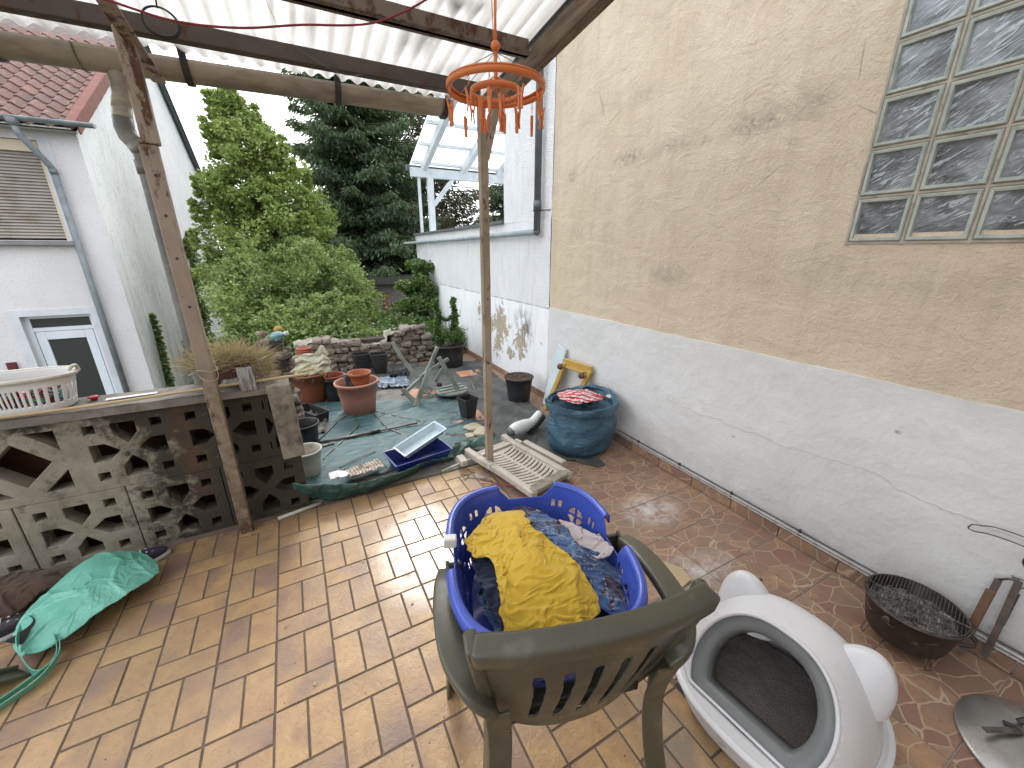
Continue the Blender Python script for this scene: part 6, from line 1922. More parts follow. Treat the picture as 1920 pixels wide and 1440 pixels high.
# stack of small red pots on the wall
sr = empty('pot_stack', (-.10, 5.05, .33), label='short stack of small red pots behind the wide planter', cat='pot stack')
for k in range(4):
    b = MB(); b.lathe([(.050, 0), (.070, .075), (.080, .076), (.082, .095), (.072, .096), (.050, .01)], 28, c=(.006 * k, 0, .024 * k)); b.build('pot', M_redpot, sr)
b = MB(); b.box((-.10, 5.06, .165), (.30, .26, .325)); tag(bevel(b.build('stone_ledge', M_core, None), .03, 2), 'dark earthy block carrying the stack of red pots', 'block')
# dirty sack in the wide planter
t = NT('dirty_woven_sack'); c = t.mix(t.ramp(t.noise(7, 5), .35, .65), (.55, .53, .42), (.42, .40, .28)); c = t.mix(t.ramp(t.wave(26, 3, 3, 2, direction='DIAGONAL'), .75, .95), c, (.26, .25, .17)); c = t.mix(t.ramp(t.noise(9, 6, .7), .56, .68), c, (.35, .29, .12))
t.base(c); t.rough(.7); t.bump(t.noise(16, 5), .8, .02); M_sackw = t.m
b = MB()
def sackf(u, v):
    x = -.25 + .40 * u + .03 * fbm(u * 3, v * 3, 1); z = .335 + .20 * v * (1 - .35 * abs(u - .45)) + (.10 * max(0, (u - .62) / .2) * max(0, 1 - abs(u - .82) / .2) * v)
    y = 4.47 + .10 * v + .08 * math.sin(PI * u) * (1 - v) * -.6 + .03 * fbm(u * 5, v * 5, 3)
    return (x, y, z)
b.grid(sackf, 40, 24); b.grid(lambda u, v: (sackf(u, 1)[0], sackf(u, 1)[1] + .18 * v, sackf(u, 1)[2] - .12 * v), 40, 8)
tag(solid(b.build('dirty_sack', M_sackw, None), .004), 'dirty cream woven sack lying on top of the wide planter', 'sack')
rngd = np.random.RandomState(8)
P = np.column_stack([rngd.uniform(-.24, .12, 260), rngd.uniform(4.36, 4.6, 260), rngd.uniform(.32, .37, 260)])
tag(leaves('straw', P, .09, ML_dry, None, rngd, aspect=.06, up=.3, droop=-.1), 'straw strewn over the wide planter', 'straw')

# orange tiles
M_otile = simple('orange_clay_tile', (.47, .235, .145), (.40, .19, .115), 8, .7, 60, .3, .002, dirt=(.50, .36, .26), dsc=10)
for loc, rz, sx, lb in (((1.265, 3.375, .004), -.12, .29, 'orange clay tile under the tall square black pot'), ((1.82, 4.72, .006), -.05, .32, 'orange clay tile lying alone near the black tub')):
    b = MB(); b.box((0, 0, .005), (sx, .25, .009)); tag(bevel(b.build('loose_tile', M_otile, None, loc, (0, 0, rz)), .002), lb, 'tile')
b = MB(); b.box((0, 0, .005), (.30, .30, .009)); tag(bevel(b.build('loose_tile', M_otile, None, (1.03, 4.28, .004), (0, 0, .2)), .002), 'pinkish clay tile half under the folding chair', 'tile')
# pale broken stones at the middle post
for k, (x, y, z, s, rz, lb) in enumerate(((1.20, 3.09, .022, .17, .3, 'pale broken stone slab nearest the orange tile'), (1.25, 2.98, .018, .20, .9, 'flat pale stone slab just behind the middle post'), (1.12, 2.95, .016, .10, 1.5, 'small pale stone chip beside the two slabs'))):
    o = link('stone_slab', stones[k], None, None, (x, y, z), (.03, .04, rz)); o.scale = (s, s * .75, .034)
    tag(o, lb, 'stone')
M_palest = simple('pale_sandstone', (.47, .41, .28), (.38, .33, .23), 9, .95, 60, .5, .004)
for o in COL.objects:
    if o.name.startswith('stone_slab'):
        o.data = o.data.copy(); o.data.materials.clear(); o.data.materials.append(M_palest)

# tarpaulins and sheets
t = NT('teal_shade_net'); c = t.mix(t.ramp(t.noise(3, 6, .65), .3, .7), (.030, .082, .088), (.058, .130, .138)); c = t.mix(t.math('MULTIPLY', t.ramp(t.noise(8, 7, .7), .55, .70), .6), c, (.15, .16, .15)); c = t.mix(t.math('MULTIPLY', t.ramp(t.noise(4, 4, .6, src=t.vec(sc=(1, 6, 1), rot=(0, 0, .25))), .52, .66), .5), c, (.12, .20, .21))
t.base(c); t.rough(.5); n = t.bump(t.noise(12, 6, .65, dist=.8), .5, .015); t.bump(t.wave(420, .2, 0, 1), .25, .0008, n); M_net = t.m
M_weed = simple('black_weed_fabric', (.052, .058, .056), (.085, .09, .088), 5, .8, 30, .4, .006, dirt=(.13, .125, .115), dsc=5, dlo=.45)
t = NT('dark_green_tarpaulin'); t.base(t.mix(t.ramp(t.noise(6, 5), .3, .7), (.022, .06, .052), (.04, .10, .088))); t.rough(.36); t.bump(t.noise(22, 5, .65, dist=1), .6, .012); M_gtarp = t.m
M_film = simple('crumpled_silver_film', (.22, .28, .36), (.06, .075, .10), 12, .3, 14, .5, .02, dirt=(.45, .50, .56), dsc=20, dlo=.52)
def sheetcloth(name, corners, mat, label, seed, zb=.006, fold=.012, fs=5, cat='tarpaulin', n=110, sx=(1, 1), rot=0.0):
    """rumpled sheet on the floor between four corners"""
    A, B, C_, D = [Vector((c[0], c[1], 0)) for c in corners]
    b = MB(); cr_, sr_ = math.cos(rot), math.sin(rot)
    def fn(u, v):
        uu = u + .03 * fbm(v * 4, seed, 1) * (1 if u < .03 or u > .97 else 0); vv = v + .03 * fbm(u * 4, seed + 3, 1) * (1 if v < .03 or v > .97 else 0)
        p = A.lerp(B, uu).lerp(D.lerp(C_, uu), vv)
        X = (p.x * cr_ + p.y * sr_) * sx[0]; Y = (-p.x * sr_ + p.y * cr_) * sx[1]
        r1 = max(0, ridge(X * fs + .4 * fbm(X, Y), Y * fs, seed)) ** 6
        r2 = max(0, ridge(X * fs * 2.3, Y * fs * 2.3 + .4 * fbm(X, Y), seed + 7)) ** 6
        return (p.x, p.y, zb + fold * (r1 + .5 * r2) + .002 * (noise.noise(Vector((X * 9, Y * 9, seed))) + 1))
    b.grid(fn, n, n)
    return tag(b.build(name, mat, None), label, cat)
sheetcloth('weed_fabric', [(.92, 2.86), (1.86, 2.02), (2.19, 5.30), (1.10, 5.45)], M_weed, 'grey black weed fabric spread over the floor beside the party wall', 3, zb=.005, fold=.016, fs=3.2, sx=(1, 1))
sheetcloth('weed_fabric', [(.10, 4.60), (1.20, 4.55), (1.35, 5.58), (.05, 5.60)], M_weed, 'dusty weed fabric in front of the low stone wall', 13, zb=.008, fold=.012, fs=4)
sheetcloth('shade_net', [(-.27, 2.60), (1.20, 2.80), (1.28, 3.90), (-.20, 4.55)], M_net, 'teal shade net spread under the flower pots', 5, zb=.011, fold=.014, fs=3.4, sx=(.5, 1.6), rot=.2)
sheetcloth('plastic_film', [(.62, 4.62), (.98, 4.50), (1.02, 4.95), (.66, 5.02)], M_film, 'crumpled silvery plastic film left of the broken chair', 9, zb=.02, fold=.035, fs=6, cat='film', n=70)
sheetcloth('plastic_film', [(.80, 4.95), (1.08, 4.92), (1.1, 5.12), (.84, 5.14)], M_bplast, 'small crumpled black film near the stone wall', 19, zb=.02, fold=.06, fs=10, cat='film', n=50)
sheetcloth('paper_litter', [(-.26, 3.62), (.02, 3.60), (.05, 4.25), (-.27, 4.28)], simple('grubby_paper_and_leaves', (.34, .32, .30), (.07, .06, .05), 16, .9, 40, .6, .01), 'dirty scraps and leaves around the black trough', 27, zb=.018, fold=.03, fs=9, cat='litter', n=60)
# green tarpaulin edge slung like a hammock
tp = MB()
def hang(u, v):
    x = -.235 + 1.10 * u; yb = 2.555 - .125 * math.sin(PI * min(1, u * 1.25)) * (1 - u * .3) + .10 * u ** 2
    zt = .165 * (1 - u) ** .6 * (1 - .25 * math.sin(PI * u)) + .025
    w = .022 * fbm(u * 7, v * 2, 4) + .010 * fbm(u * 22, v * 4, 2)
    if v < .55:
        q = v / .55
        return (x, yb + .03 - .07 * math.sin(q * PI * .5) - w, .004 + zt * q + .01 * fbm(u * 9, q * 3, 8) * q)
    q = (v - .55) / .45
    return (x, yb - .04 + .13 * q - w * (1 - q), .004 + zt * (1 - q * .75) + .012 * fbm(u * 12, q * 3, 3))
tp.grid(hang, 160, 40)
b = tp; tag(solid(b.build('tarpaulin_edge', M_gtarp, None), .002), 'dark green tarpaulin edge bulging over the tiles beside the pier', 'tarpaulin')
tp = MB(); tp.grid(lambda u, v: (.80 + .50 * u, 2.66 + .16 * v + .10 * u, .015 + .055 * math.sin(PI * v) * (1 - .4 * u) + .02 * fbm(u * 6, v * 4, 6)), 50, 16)
tag(tp.build('tarpaulin_roll', M_gtarp, None), 'rolled up green tarpaulin hem by the middle post', 'tarpaulin')
# edge trim on the floor
b = MB(); b.beam((.72, 2.515, .004), (1.06, 2.60, .006), .014, .010); tag(b.build('edge_trim', M_offwhite, None), 'pale metal trim strip on the tile edge left of the middle post', 'trim')

# trays, grate with paper, rods
tray = empty('litter_tray', (.60, 2.70, .02), .17, 'dark blue plastic tray with a white tray propped on it', 'tray')
def tray_mb(lx, ly, h, fl=.03, z0=0):
    b = MB()
    def rr(a_, s): return (a_ * 1.0, s)
    L = [[(-lx, -ly), (lx, -ly), (lx, ly), (-lx, ly)], [(-lx - fl, -ly - fl), (lx + fl, -ly - fl), (lx + fl, ly + fl), (-lx - fl, ly + fl)], [(-lx - fl - .014, -ly - fl - .014), (lx + fl + .014, -ly - fl - .014), (lx + fl + .014, ly + fl + .014), (-lx - fl - .014, ly + fl + .014)]]
    zz = [z0, z0 + h, z0 + h + .002]
    vs = [(x, y, zz[i]) for i, l in enumerate(L) for x, y in l]
    fs = [(0, 1, 2, 3)]
    for i in range(2):
        for k in range(4): fs.append((4 * i + k, 4 * i + (k + 1) % 4, 4 * i + 4 + (k + 1) % 4, 4 * i + 4 + k))
    return b.add(vs, fs)
M_navyp = plastic('navy_blue_plastic', (.018, .035, .19), .35)
o = tray_mb(.185, .095, .10).build('tray_body', M_navyp, tray); solid(o, .004, 1); bevel(o, .006)
wt = empty('white_tray', (.655, 2.78, .135), label='pale bluish white tray propped steeply inside the navy tray', cat='tray', rot=(.10, -.26, .30))
M_bwhite = plastic('pale_blue_white_plastic', (.50, .60, .66), .35)
o = tray_mb(.165, .050, .05, .02).build('tray_body', M_bwhite, wt); solid(o, .004, 1); bevel(o, .006)
gp = empty('fish_grill', (.21, 2.70, .065), .18, 'wire grill clamp closed around greasy paper on the green tarpaulin', 'grill clamp', )
for k in range(12):
    b = MB(); x = -.12 + .022 * k
    b.tube([(x, -.075, .0), (x, -.05, .022), (x, .05, .024), (x, .075, .0)], .0018, 5); b.build('wire', M_wire, gp)
b = MB(); b.tube([(-.135, -.078, 0), (.135, -.078, 0), (.135, .078, 0), (-.135, .078, 0)], .0028, 6, closed=True); b.tube([(-.135, -.01, .0), (-.19, -.008, .0), (-.19, .02, .0), (-.135, .02, .0)], .0025, 6)
b.tube([(-.15, .10, .02), (.12, .135, .045), (.125, .115, .045), (-.14, .085, .02)], .0035, 6, closed=True); b.build('frame', M_wire, gp)
pp = simple('greasy_paper', (.62, .55, .48), (.52, .42, .36), 8, .8, 20, .6, .01, dirt=(.16, .06, .04), dsc=9, dlo=.60, dhi=.66)
b = MB(); b.grid(lambda u, v: (-.125 + .25 * u, -.065 + .13 * v, .012 + .018 * fbm(u * 4, v * 4, 3)), 30, 20); b.build('paper', pp, gp)
cloth('white_wrapper', [(-.02, 2.62), (.08, 2.61), (.10, 2.66), (.05, 2.70), (-.02, 2.69)], lambda x, y: .085, M_white, 'white plastic wrapper between the tarpaulin edge and the grill clamp', 51, fold=.02, fs=14, nr=24, na=40, cat='wrapper')
def bent(name, pts, r, mat, label, cat):
    b = MB(); b.tube(pts, r, 8); return tag(b.build(name, mat, None), label, cat)
M_rod = simple('dull_steel_rod', (.27, .235, .21), (.16, .13, .11), 14, .4, 60, .1, .0005, metal=.6)
bent('bent_rod', [(-.07, 3.44, .022), (.10, 3.78, .022), (.245, 4.00, .026), (.262, 3.93, .026), (.285, 3.62, .022), (.10, 3.33, .020), (-.055, 3.07, .020)], .0055, M_rod, 'bent steel rod in front of the pink planter', 'rod')
bent('bent_rod', [(.435, 3.93, .022), (.47, 3.70, .022), (.50, 3.45, .022), (.58, 3.28, .022), (.66, 3.12, .022)], .0055, M_rod, 'bent steel rod right of the one under the pink planter', 'rod')
bent('thin_rod', [(.46, 3.92, .020), (.66, 3.66, .02), (.86, 3.42, .02)], .003, M_rod, 'thin dark wire on the teal net', 'rod')
cr_ = empty('curtain_rod', (.36, 3.39, .03), label='telescopic metal rod with hooked end lying across the teal net', cat='rod')
b = MB(); b.tube([(-.43, -.01, 0), (.05, .0, 0)], .012, 12); b.build('outer_tube', M_rod, cr_)
b = MB(); b.tube([(.03, .0, .0), (.41, .012, .0)], .009, 12); b.build('inner_tube', M_rod, cr_)
b = MB(); b.tube([(.0, .0, .0), (.07, .0, .0)], .016, 12); b.build('collar', M_bplast, cr_)
b = MB(); b.tube(spl([(.40, .012, 0), (.425, .02, .012), (.445, .01, .02), (.455, -.02, .012), (.455, -.035, .004)], 14), .006, 8); b.build('hook', M_rod, cr_)
bent('thin_rod', [(-.43, 3.31, .02), (-.05, 3.325, .02), (.05, 3.33, .02)], .007, M_rod, 'short dull rod beside the telescopic one', 'rod')
# black trough
tr_ = empty('black_trough', (-.09, 4.02, .02), label='long narrow black trough in front of the wide planter', cat='trough', rz=-1.05)
o = tray_mb(.165, .055, .09, .012).build('trough_body', M_bplast, tr_); solid(o, .004, 1)

# ---- broken grey green folding chair
M_gwood = simple('grey_green_painted_wood', (.25, .28, .245), (.19, .215, .19), 6, .75, 60, .4, .002, dirt=(.12, .13, .11), dsc=8, dlo=.52, stretch=(1, 1, .5))
fc = empty('folding_chair', (1.1, 4.1, 0), label='collapsed grey green wooden folding chair on the tarpaulins', cat='chair')
def fl(o): o.location = (-1.1, -4.1, 0); return o
def plank(pts, w, h, ref=(0, 1, 0), name='slat', n=16):
    b = MB(); sweep(b, spl(pts, n), w, h, ref); return fl(bevel(b.build(name, M_gwood, fc), .006, 2))
plank([(.80, 4.40, .60), (.90, 4.36, .38), (1.06, 4.30, .13), (1.17, 4.24, .03)], .045, .022, name='leg')
plank([(1.235, 4.16, .55), (1.15, 4.16, .385), (1.075, 4.14, .275), (.93, 4.10, .180), (.78, 4.04, .10)], .034, .045, name='frame_side')
plank([(1.20, 4.02, .47), (1.30, 3.98, .25), (1.42, 3.94, .02)], .048, .022, name='leg')
plank([(.865, 3.84, .012), (.93, 3.90, .10), (1.04, 3.98, .27), (1.09, 4.04, .36)], .055, .024, name='leg')
plank([(1.335, 4.10, .415), (1.17, 4.12, .33), (1.0, 4.12, .235)], .038, .024, name='frame_side')
plank([(1.32, 4.22, .30), (1.20, 4.22, .13)], .045, .02, name='strut', n=4)
plank([(.775, 3.98, .19), (.84, 3.93, .10), (.90, 3.87, .05)], .05, .018, name='strut', n=6)
plank([(1.02, 4.12, .14), (1.10, 4.02, .03)], .04, .025, name='strut', n=4)
b = MB(); b.lathe([(.001, .05), (.17, .052), (.185, .045), (.19, .03), (.175, .018), (.001, .018)], 40, c=(1.33, 4.02, .03), sx=1.0, sy=.85); fl(b.build('seat', M_gwood, fc))
for k in range(3):
    b = MB(); sweep(b, [(1.18, 3.93 + .09 * k, .088), (1.48, 3.96 + .09 * k, .088)], .05, .012); fl(bevel(b.build('slat', M_gwood, fc), .003))
b = MB(); b.box((1.23, 4.16, .10), (.05, .05, .05)); fl(b.build('hinge_block', M_black, fc))
# thin frame of a second folded thing beyond
ff = empty('wire_stand', (1.78, 4.35, 0), label='rusty folded wire stand on the weed fabric behind the middle post', cat='stand')
b = MB(); b.tube([(-.16, -.30, .012), (-.05, .12, .02), (.0, .30, .012)], .007, 6); b.tube([(.0, .30, .012), (.12, .22, .012), (.10, -.22, .012), (.02, -.30, .012), (-.02, -.1, .012), (-.04, .15, .012)], .005, 6); b.build('wire_frame', M_rod, ff)

# ---- plastic lounger section with herringbone slots, lying face up
M_loung = simple('yellowed_white_plastic', (.50, .455, .385), (.43, .385, .32), 5, .6, 60, .15, .001, dirt=(.24, .20, .16), dsc=7, dlo=.52)
U = Vector((1.50 - 1.02, 1.97 - 2.47, 0)) if False else None
# local frame: +y runs away from us along the panel, +x to the right
lg = empty('lounger', (1.235, 2.235, .03), label='broken white plastic sun lounger with herringbone slots beside the middle post', cat='sun lounger', rz=math.radians(14))
PWX, PLY = .150, .262
holes = []
for k in range(13):
    y0 = -PLY + .022 + .037 * k
    for s in (-1, 1):
        a_ = [(s * .010, y0), (s * .05, y0 + .005), (s * .09, y0 + .018), (s * (PWX - .010), y0 + .040)]
        hole = [(x, y - .0085) for x, y in a_] + [(x, y + .0085) for x, y in reversed(a_)]
        if s < 0: hole = hole[::-1]
        if y0 + .052 < PLY: holes.append(hole)
pout = [(-PWX, -PLY), (PWX, -PLY), (PWX, PLY), (-PWX, PLY)]
holed_plate('panel', pout, holes, .012, .002, M_loung, lg, (0, 0, .028), (.02, 0, 0))
for s in (-1, 1):
    b = MB(); sweep(b, [(s * .175, -.33, .02), (s * .172, 0, .035), (s * .178, .28, .035), (s * .185, .42, .05)], .050, .050); bevel(b.build('side_rail', M_loung, lg), .010, 3)
b = MB(); sweep(b, [(-.15, .29, .035), (.15, .29, .035)], .045, .045); bevel(b.build('cross_rail', M_loung, lg), .008)
b = MB(); sweep(b, [(-.15, .345, .03), (.15, .345, .03)], .030, .03); bevel(b.build('cross_rail', M_loung, lg), .008)
b = MB(); sweep(b, [(-.19, -.29, .03), (.19, -.29, .03)], .075, .035); bevel(b.build('foot_rail', simple('mossy_weathered_plastic', (.30, .27, .21), (.17, .155, .12), 14, .9, 40, .5, .004), lg), .008)
b = MB(); sweep(b, [(.255, -.20, .03), (.245, .22, .05)], .050, .045); bevel(b.build('loose_rail', M_loung, lg), .010, 3)
b = MB(); sweep(b, [(-.285, .30, .02), (-.27, .40, .03)], .055, .05); bevel(b.build('rail_end', M_loung, lg), .010, 3)
b = MB(); b.box((.200, .24, .06), (.02, .07, .035)); b.box((-.19, .12, .05), (.03, .03, .03)); b.build('ratchet', M_offwhite, lg)

# ---- white and black blower tube
bw2 = empty('leaf_blower', (1.53, 2.745, .09), label='white and black garden blower nozzle lying against the blue sack', cat='leaf blower', rz=.16)
def ell_tube(b, pts, rs_, n=20, sy=.8): b.tube(spl(pts, 20), [float(np.interp(i / 19, np.linspace(0, 1, len(rs_)), rs_)) for i in range(20)], n)
b = MB(); ell_tube(b, [(-.125, 0, 0), (-.06, .0, .008), (.03, .01, .004), (.13, .02, .012), (.24, .05, .06)], [.042, .058, .060, .042, .034]); b.build('white_shell', M_white, bw2)
b = MB(); ell_tube(b, [(.05, -.012, -.030), (.14, .0, -.022), (.26, .03, .03)], [.038, .036, .032]); b.build('dark_shell', M_bplast, bw2)
b = MB(); b.tube([(-.145, 0, -.004), (-.115, 0, 0)], [.036, .047], 20); b.build('nozzle', M_greyplast, bw2)

# ---- blue sack with red and white wrapping
M_bsack = None
t = NT('petrol_blue_sack_plastic'); t.base(t.mix(t.ramp(t.noise(4, 5), .3, .7), (.030, .085, .135), (.045, .115, .17))); t.rough(.33)
n = t.bump(t.noise(9, 6, .6, src=t.vec(sc=(1, 1, 2.6)), dist=1.2), .75, .03); t.bump(t.noise(60, 4), .2, .003, n); M_bsack = t.m
bs = empty('rubbish_sack', (1.87, 2.37, 0), label='bulging petrol blue rubbish sack with an open top against the wall', cat='sack')
def sackw(a, z):
    return 1 + .050 * fbm(math.cos(a) * 1.6, math.sin(a) * 1.6, z * 6) + .020 * math.sin(z * 42 + 3 * math.sin(a * 2) + 2 * fbm(a, z * 5)) + .02 * math.sin(a * 9 + z * 5)
b = MB(); prof = [(.001, .006), (.20, .008), (.245, .035), (.275, .10), (.285, .17), (.280, .25), (.262, .32), (.252, .37), (.262, .41), (.275, .43), (.285, .425), (.292, .40), (.289, .37)]
fine = spl([(p[0], 0, p[1]) for p in prof], 70)
b.lathe([(max(.001, p.x), p.z) for p in fine], 96, sy=.92, wob=sackw)
b.build('sack_skin', M_bsack, bs)
b = MB()
def collar(u, v):
    a = u * 2 * PI; w = 1 + .06 * fbm(math.cos(a) * 2.5, math.sin(a) * 2.5, 3) + .03 * math.sin(a * 7 + v * 3)
    r = (.252 + .045 * math.sin(v * PI)) * w
    z = .405 + .05 * math.sin(v * PI * .5) * (1 + .5 * math.sin(a * 2 + 1)) - .09 * v * v + .02 * fbm(a * 2, v * 3, 5) + (.05 * math.exp(-((a - .6) / .5) ** 2) * (1 - v))
    return (r * math.cos(a), r * .92 * math.sin(a), z)
b.grid(collar, 140, 18); b.build('rolled_collar', M_bsack, bs)
b = MB(); b.grid(lambda u, v: (.24 * v * math.cos(2 * PI * u), .22 * v * math.sin(2 * PI * u), .37 + .02 * fbm(u * 6, v * 4)), 40, 10); b.build('sack_inside', M_bsack, bs)
t = NT('red_white_wrapping'); r_ = t.ramp(t.wave(9, 2.5, 1, 2, direction='DIAGONAL'), .56, .60)
t.base(t.mix(r_, (.50, .022, .03), (.66, .60, .60))); t.rough(.3); t.bump(t.noise(25, 5, .6, dist=1), .8, .015); M_rw = t.m
cloth('striped_wrapping', [(1.66, 2.36), (1.72, 2.50), (1.84, 2.54), (1.98, 2.46), (2.03, 2.32), (1.95, 2.24), (1.80, 2.24), (1.70, 2.28)], lambda x, y: .425 + .045 * max(0, 1 - ((x - 1.83) / .2) ** 2 - ((y - 2.38) / .17) ** 2), M_rw,
      'red and white plastic wrapping stuffed in the mouth of the blue sack', 61, fold=.030, fs=10, cat='wrapping')
b = MB(); b.box((0, 0, 0), (.06, .03, .004)); tag(b.build('paper_label', M_white, None, (2.035, 2.245, .462), (.5, .1, .4)), 'small white printed label on the rim of the blue sack', 'label')

# ---- yellow stool frame and white board on the wall
M_yst = simple('mustard_yellow_paint', (.50, .32, .075), (.42, .26, .06), 6, .45, 60, .15, .001, dirt=(.22, .15, .07), dsc=9, dlo=.58)
ys = empty('step_stool', (2.12, 2.95, 0), label='folded yellow step stool with two dark feet leaning on the white wall', cat='stool')
def yl(o): o.location = (-2.12, -2.95, 0); return o
for pts in ([(2.165, 3.035, .53), (2.12, 3.10, .30), (2.05, 3.19, .01)], [(2.175, 2.665, .54), (2.13, 2.75, .30), (2.06, 2.84, .01)]):
    b = MB(); sweep(b, pts, .030, .055, (0, 1, 0)); sweep(b, [Vector(p) + Vector((.018, .018, 0)) for p in pts], .012, .030, (0, 1, 0)); yl(bevel(b.build('leg', M_yst, ys), .005, 2))
b = MB(); sweep(b, [(2.168, 3.055, .535), (2.178, 2.645, .552)], .070, .028, (1, 0, 0)); yl(bevel(b.build('top_bar', M_yst, ys), .010, 3))
b = MB(); sweep(b, [(2.150, 2.99, .50), (2.160, 2.72, .51)], .02, .045, (1, 0, 0)); yl(bevel(b.build('step_edge', M_yst, ys), .006, 3))
for c in ((2.118, 3.02, .500), (2.130, 2.70, .495)):
    b = MB(); b.tube([c, (c[0] - .03, c[1] + .012, c[2] - .004)], [.026, .031], 18); b.tube([(c[0] - .03, c[1] + .012, c[2] - .004), (c[0] - .042, c[1] + .016, c[2] - .004)], [.022, .018], 18); yl(b.build('foot', M_grip, ys))
b = MB(); sweep(b, [(2.195, 3.14, .66), (2.10, 3.24, .01)], .022, .155, (0, 1, 0)); tag(bevel(b.build('white_board', simple('pale_blue_white_paint', (.60, .68, .70), (.52, .60, .62), 4, .55), None), .003), 'narrow white board leaning on the wall behind the yellow stool', 'board')

# ---- wire bits and twigs by the middle post
b = MB()
for (x, y, a) in ((.842, 2.35, .3), (.915, 2.40, .9)):
    b.tube([(x + .035 * math.cos(a), y + .035 * math.sin(a), .006), (x + .03 * math.cos(a + 2.2), y + .03 * math.sin(a + 2.2), .030), (x + .03 * math.cos(a + 4.1), y + .03 * math.sin(a + 4.1), .006)], .0028, 6, closed=True)
b.tube([(.86, 2.34, .006), (.95, 2.28, .006), (1.00, 2.22, .006)], .0022, 5)
tag(b.build('wire_hooks', M_black, None), 'two triangular black wire hooks on the tiles by the middle post', 'hooks')
for k, (c0, c1, z, m_, lb) in enumerate((((.93, 2.28), (1.14, 1.99), .012, M_grip, 'reddish twig lying over the lounger foot, upper of two'), ((.92, 2.22), (1.13, 1.95), .055, M_redcord, 'pinkish red stick tip resting on the lounger foot rail'))):
    b = MB(); b.tube(spl([(*c0, .008), ((c0[0] + c1[0]) / 2 + .01, (c0[1] + c1[1]) / 2 + .01, z * .6), (*c1, .075)], 14), [.0045 - .0002 * i for i in range(14)], 6); tag(b.build('twig', m_, None), lb, 'twig')
# concrete stain patch is in the tile material; a few crumbs of mortar
b = MB()
for k in range(70):
    a = random.uniform(0, 1); x = random.choice((1.03 + random.gauss(0, .02), -.16 - .5 * random.random())); y = random.uniform(.3, 2.4) if x > .5 else random.uniform(2.36, 2.47)
    s = random.uniform(.002, .005); b.sphere((x, y, s * .6), (s, s * .8, s * .7), 5, 4)
tag(b.build('mortar_crumbs', M_grout2, None), kind='stuff')
b = MB(); b.sphere((0, 0, 0), (.012, .007, .003), 8, 5); tag(b.build('dark_leaf', M_black, None, (1.81, .80, .004)), 'tiny dark dropping on the flagstones beyond the litter box', 'speck')

# ---- dead grass planter, bottle and rubbish on the wall end
dpn = empty('dead_grass_planter', (-.425, 2.66, .905), label='brown trough of dead grass standing on the wall behind the left post', cat='planter')
b = MB(); b.box((0, 0, 0), (.23, .16, .12)); bevel(b.build('trough', M_brown, dpn), .012, 2)
rngd = np.random.RandomState(4)
N = 2600
bp = np.column_stack([rngd.uniform(-.55, -.30, N), rngd.uniform(2.58, 2.74, N), np.full(N, .955)])
d = np.column_stack([rngd.normal(0, .9, N), rngd.normal(-.1, .7, N), rngd.uniform(-.1, .9, N)])
d /= np.linalg.norm(d, axis=1)[:, None]
bp = bp + rngd.uniform(0, .09, N)[:, None] * d
o = leaves('dead_grass', bp, .085, ML_dry, None, rngd, aspect=.035, direction=d * 1.6, up=.2); o.parent = dpn; o.location = (.425, -2.66, -.905)
N = 700
bp = np.column_stack([rngd.uniform(-.36, -.24, N), rngd.uniform(2.56, 2.74, N), rngd.uniform(.86, .98, N)])
d = np.column_stack([rngd.normal(.2, .5, N), rngd.normal(-.2, .45, N), rngd.normal(-.3, .5, N)])
tag(leaves('dry_roots', bp, .09, ML_dry, None, rngd, aspect=.03, direction=d * 1.4, up=.2), 'tangle of dry roots and stalks hanging over the wall end', 'stalks')
t = NT('clear_blue_plastic'); t.base((.25, .50, .52)); t.rough(.12); t.p.inputs['Transmission Weight'].default_value = .5; M_bglass = t.m
bt = empty('glass_bottle', (-.262, 3.62, .905), label='crumpled clear and blue plastic bottle on the rubble pillar', cat='bottle', rot=(1.3, .3, .6))
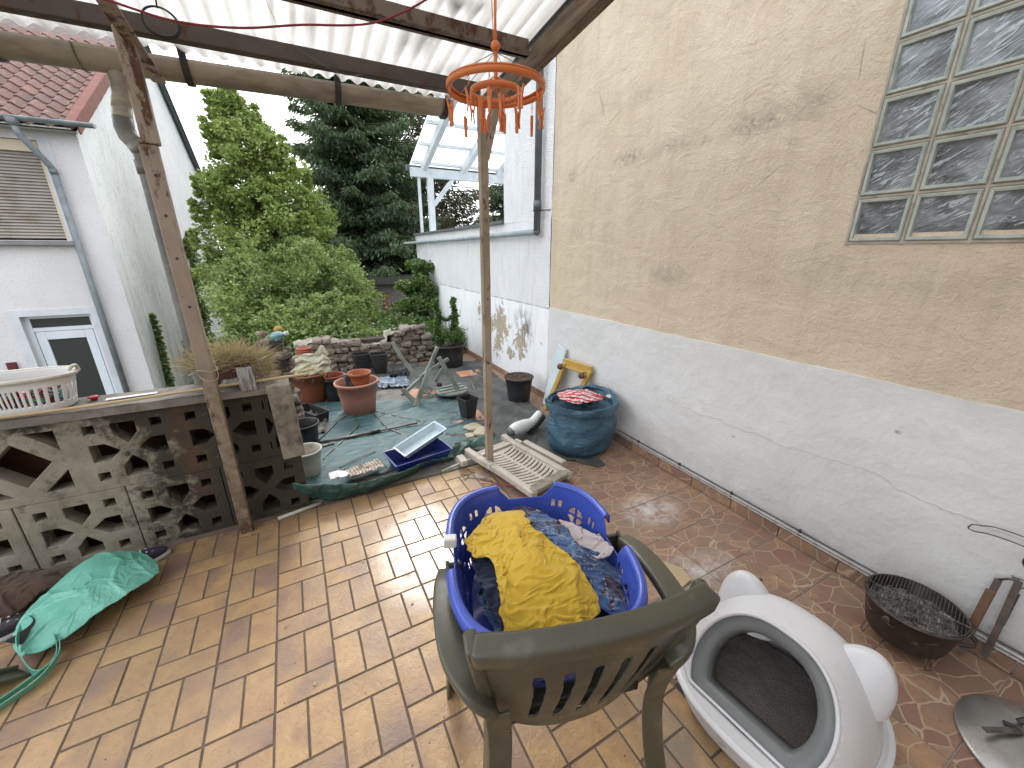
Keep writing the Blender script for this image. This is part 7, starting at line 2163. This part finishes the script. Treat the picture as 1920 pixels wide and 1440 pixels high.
b = MB(); b.lathe([(.001, 0), (.030, .002), (.035, .03), (.033, .08), (.022, .11), (.012, .12), (.012, .17)], 20); b.build('bottle_body', M_bglass, bt)
b = MB(); b.lathe([(.016, .160), (.016, .178), (.001, .178)], 14); b.build('bottle_cap', M_white, bt)
b = MB(); b.sphere((-.22, 3.72, .945), (.035, .04, .03), 14, 8); 
tag(b.build('yellow_sponge', simple('yellow_ochre_foam', (.42, .28, .06), (.3, .2, .06), 20, .95, 50, .8, .006), None), 'ochre lump of foam on top of the rubble pillar', 'foam')
M_chalk = simple('limescale_streaks', (.40, .40, .40), (.26, .25, .245), 30, .9, 40, .8, .01, dirt=(.08, .07, .06), dsc=30, dlo=.5, stretch=(3, 1, .3))
b = MB()
b.grid(lambda u, v: (-.375 + .075 * u + .006 * fbm(u * 4, v * 3), 2.470 - .014 * math.sin(PI * v) + .004 * fbm(u * 8, v * 5, 1), .96 - .135 * v + .01 * fbm(u * 9, 1)), 20, 24)
tag(solid(b.build('torn_plastic_sheet', M_chalk, None), .003), 'torn greyish white plastic sheet hanging over the wall end', 'sheet')
cloth('grey_rag', [(-.46, 2.50), (-.38, 2.49), (-.37, 2.56), (-.40, 2.62), (-.46, 2.61)], lambda x, y: .865, simple('grey_rag_cloth', (.33, .33, .34), (.2, .2, .2), 14, .9), 'grey rag lying on the cap right of the left post', 71, fold=.02, fs=16, nr=24, na=40, cat='rag')

# ---- a few fallen leaves and grit on the floors
rngl = np.random.RandomState(77)
N = 46
P = np.column_stack([rngl.uniform(-1.3, 2.15, N), rngl.uniform(.35, 2.45, N), np.full(N, .004)])
dd = rngl.normal(size=(N, 3)); dd[:, 2] = .05
o = leaves('fallen_leaf', P, .016, ML_dry, None, rngl, aspect=.6, direction=dd * 4, up=.95); tag(o, kind='stuff'); o.name = 'leaf_litter'
b = MB()
for k in range(260):
    x, y = rngl.uniform(-1.6, 2.15), rngl.uniform(.3, 2.46); s_ = rngl.uniform(.0010, .0028)
    b.sphere((x, y, s_ * .5), (s_, s_ * .8, s_ * .6), 5, 4)
tag(b.build('grit', M_core, None), kind='stuff')
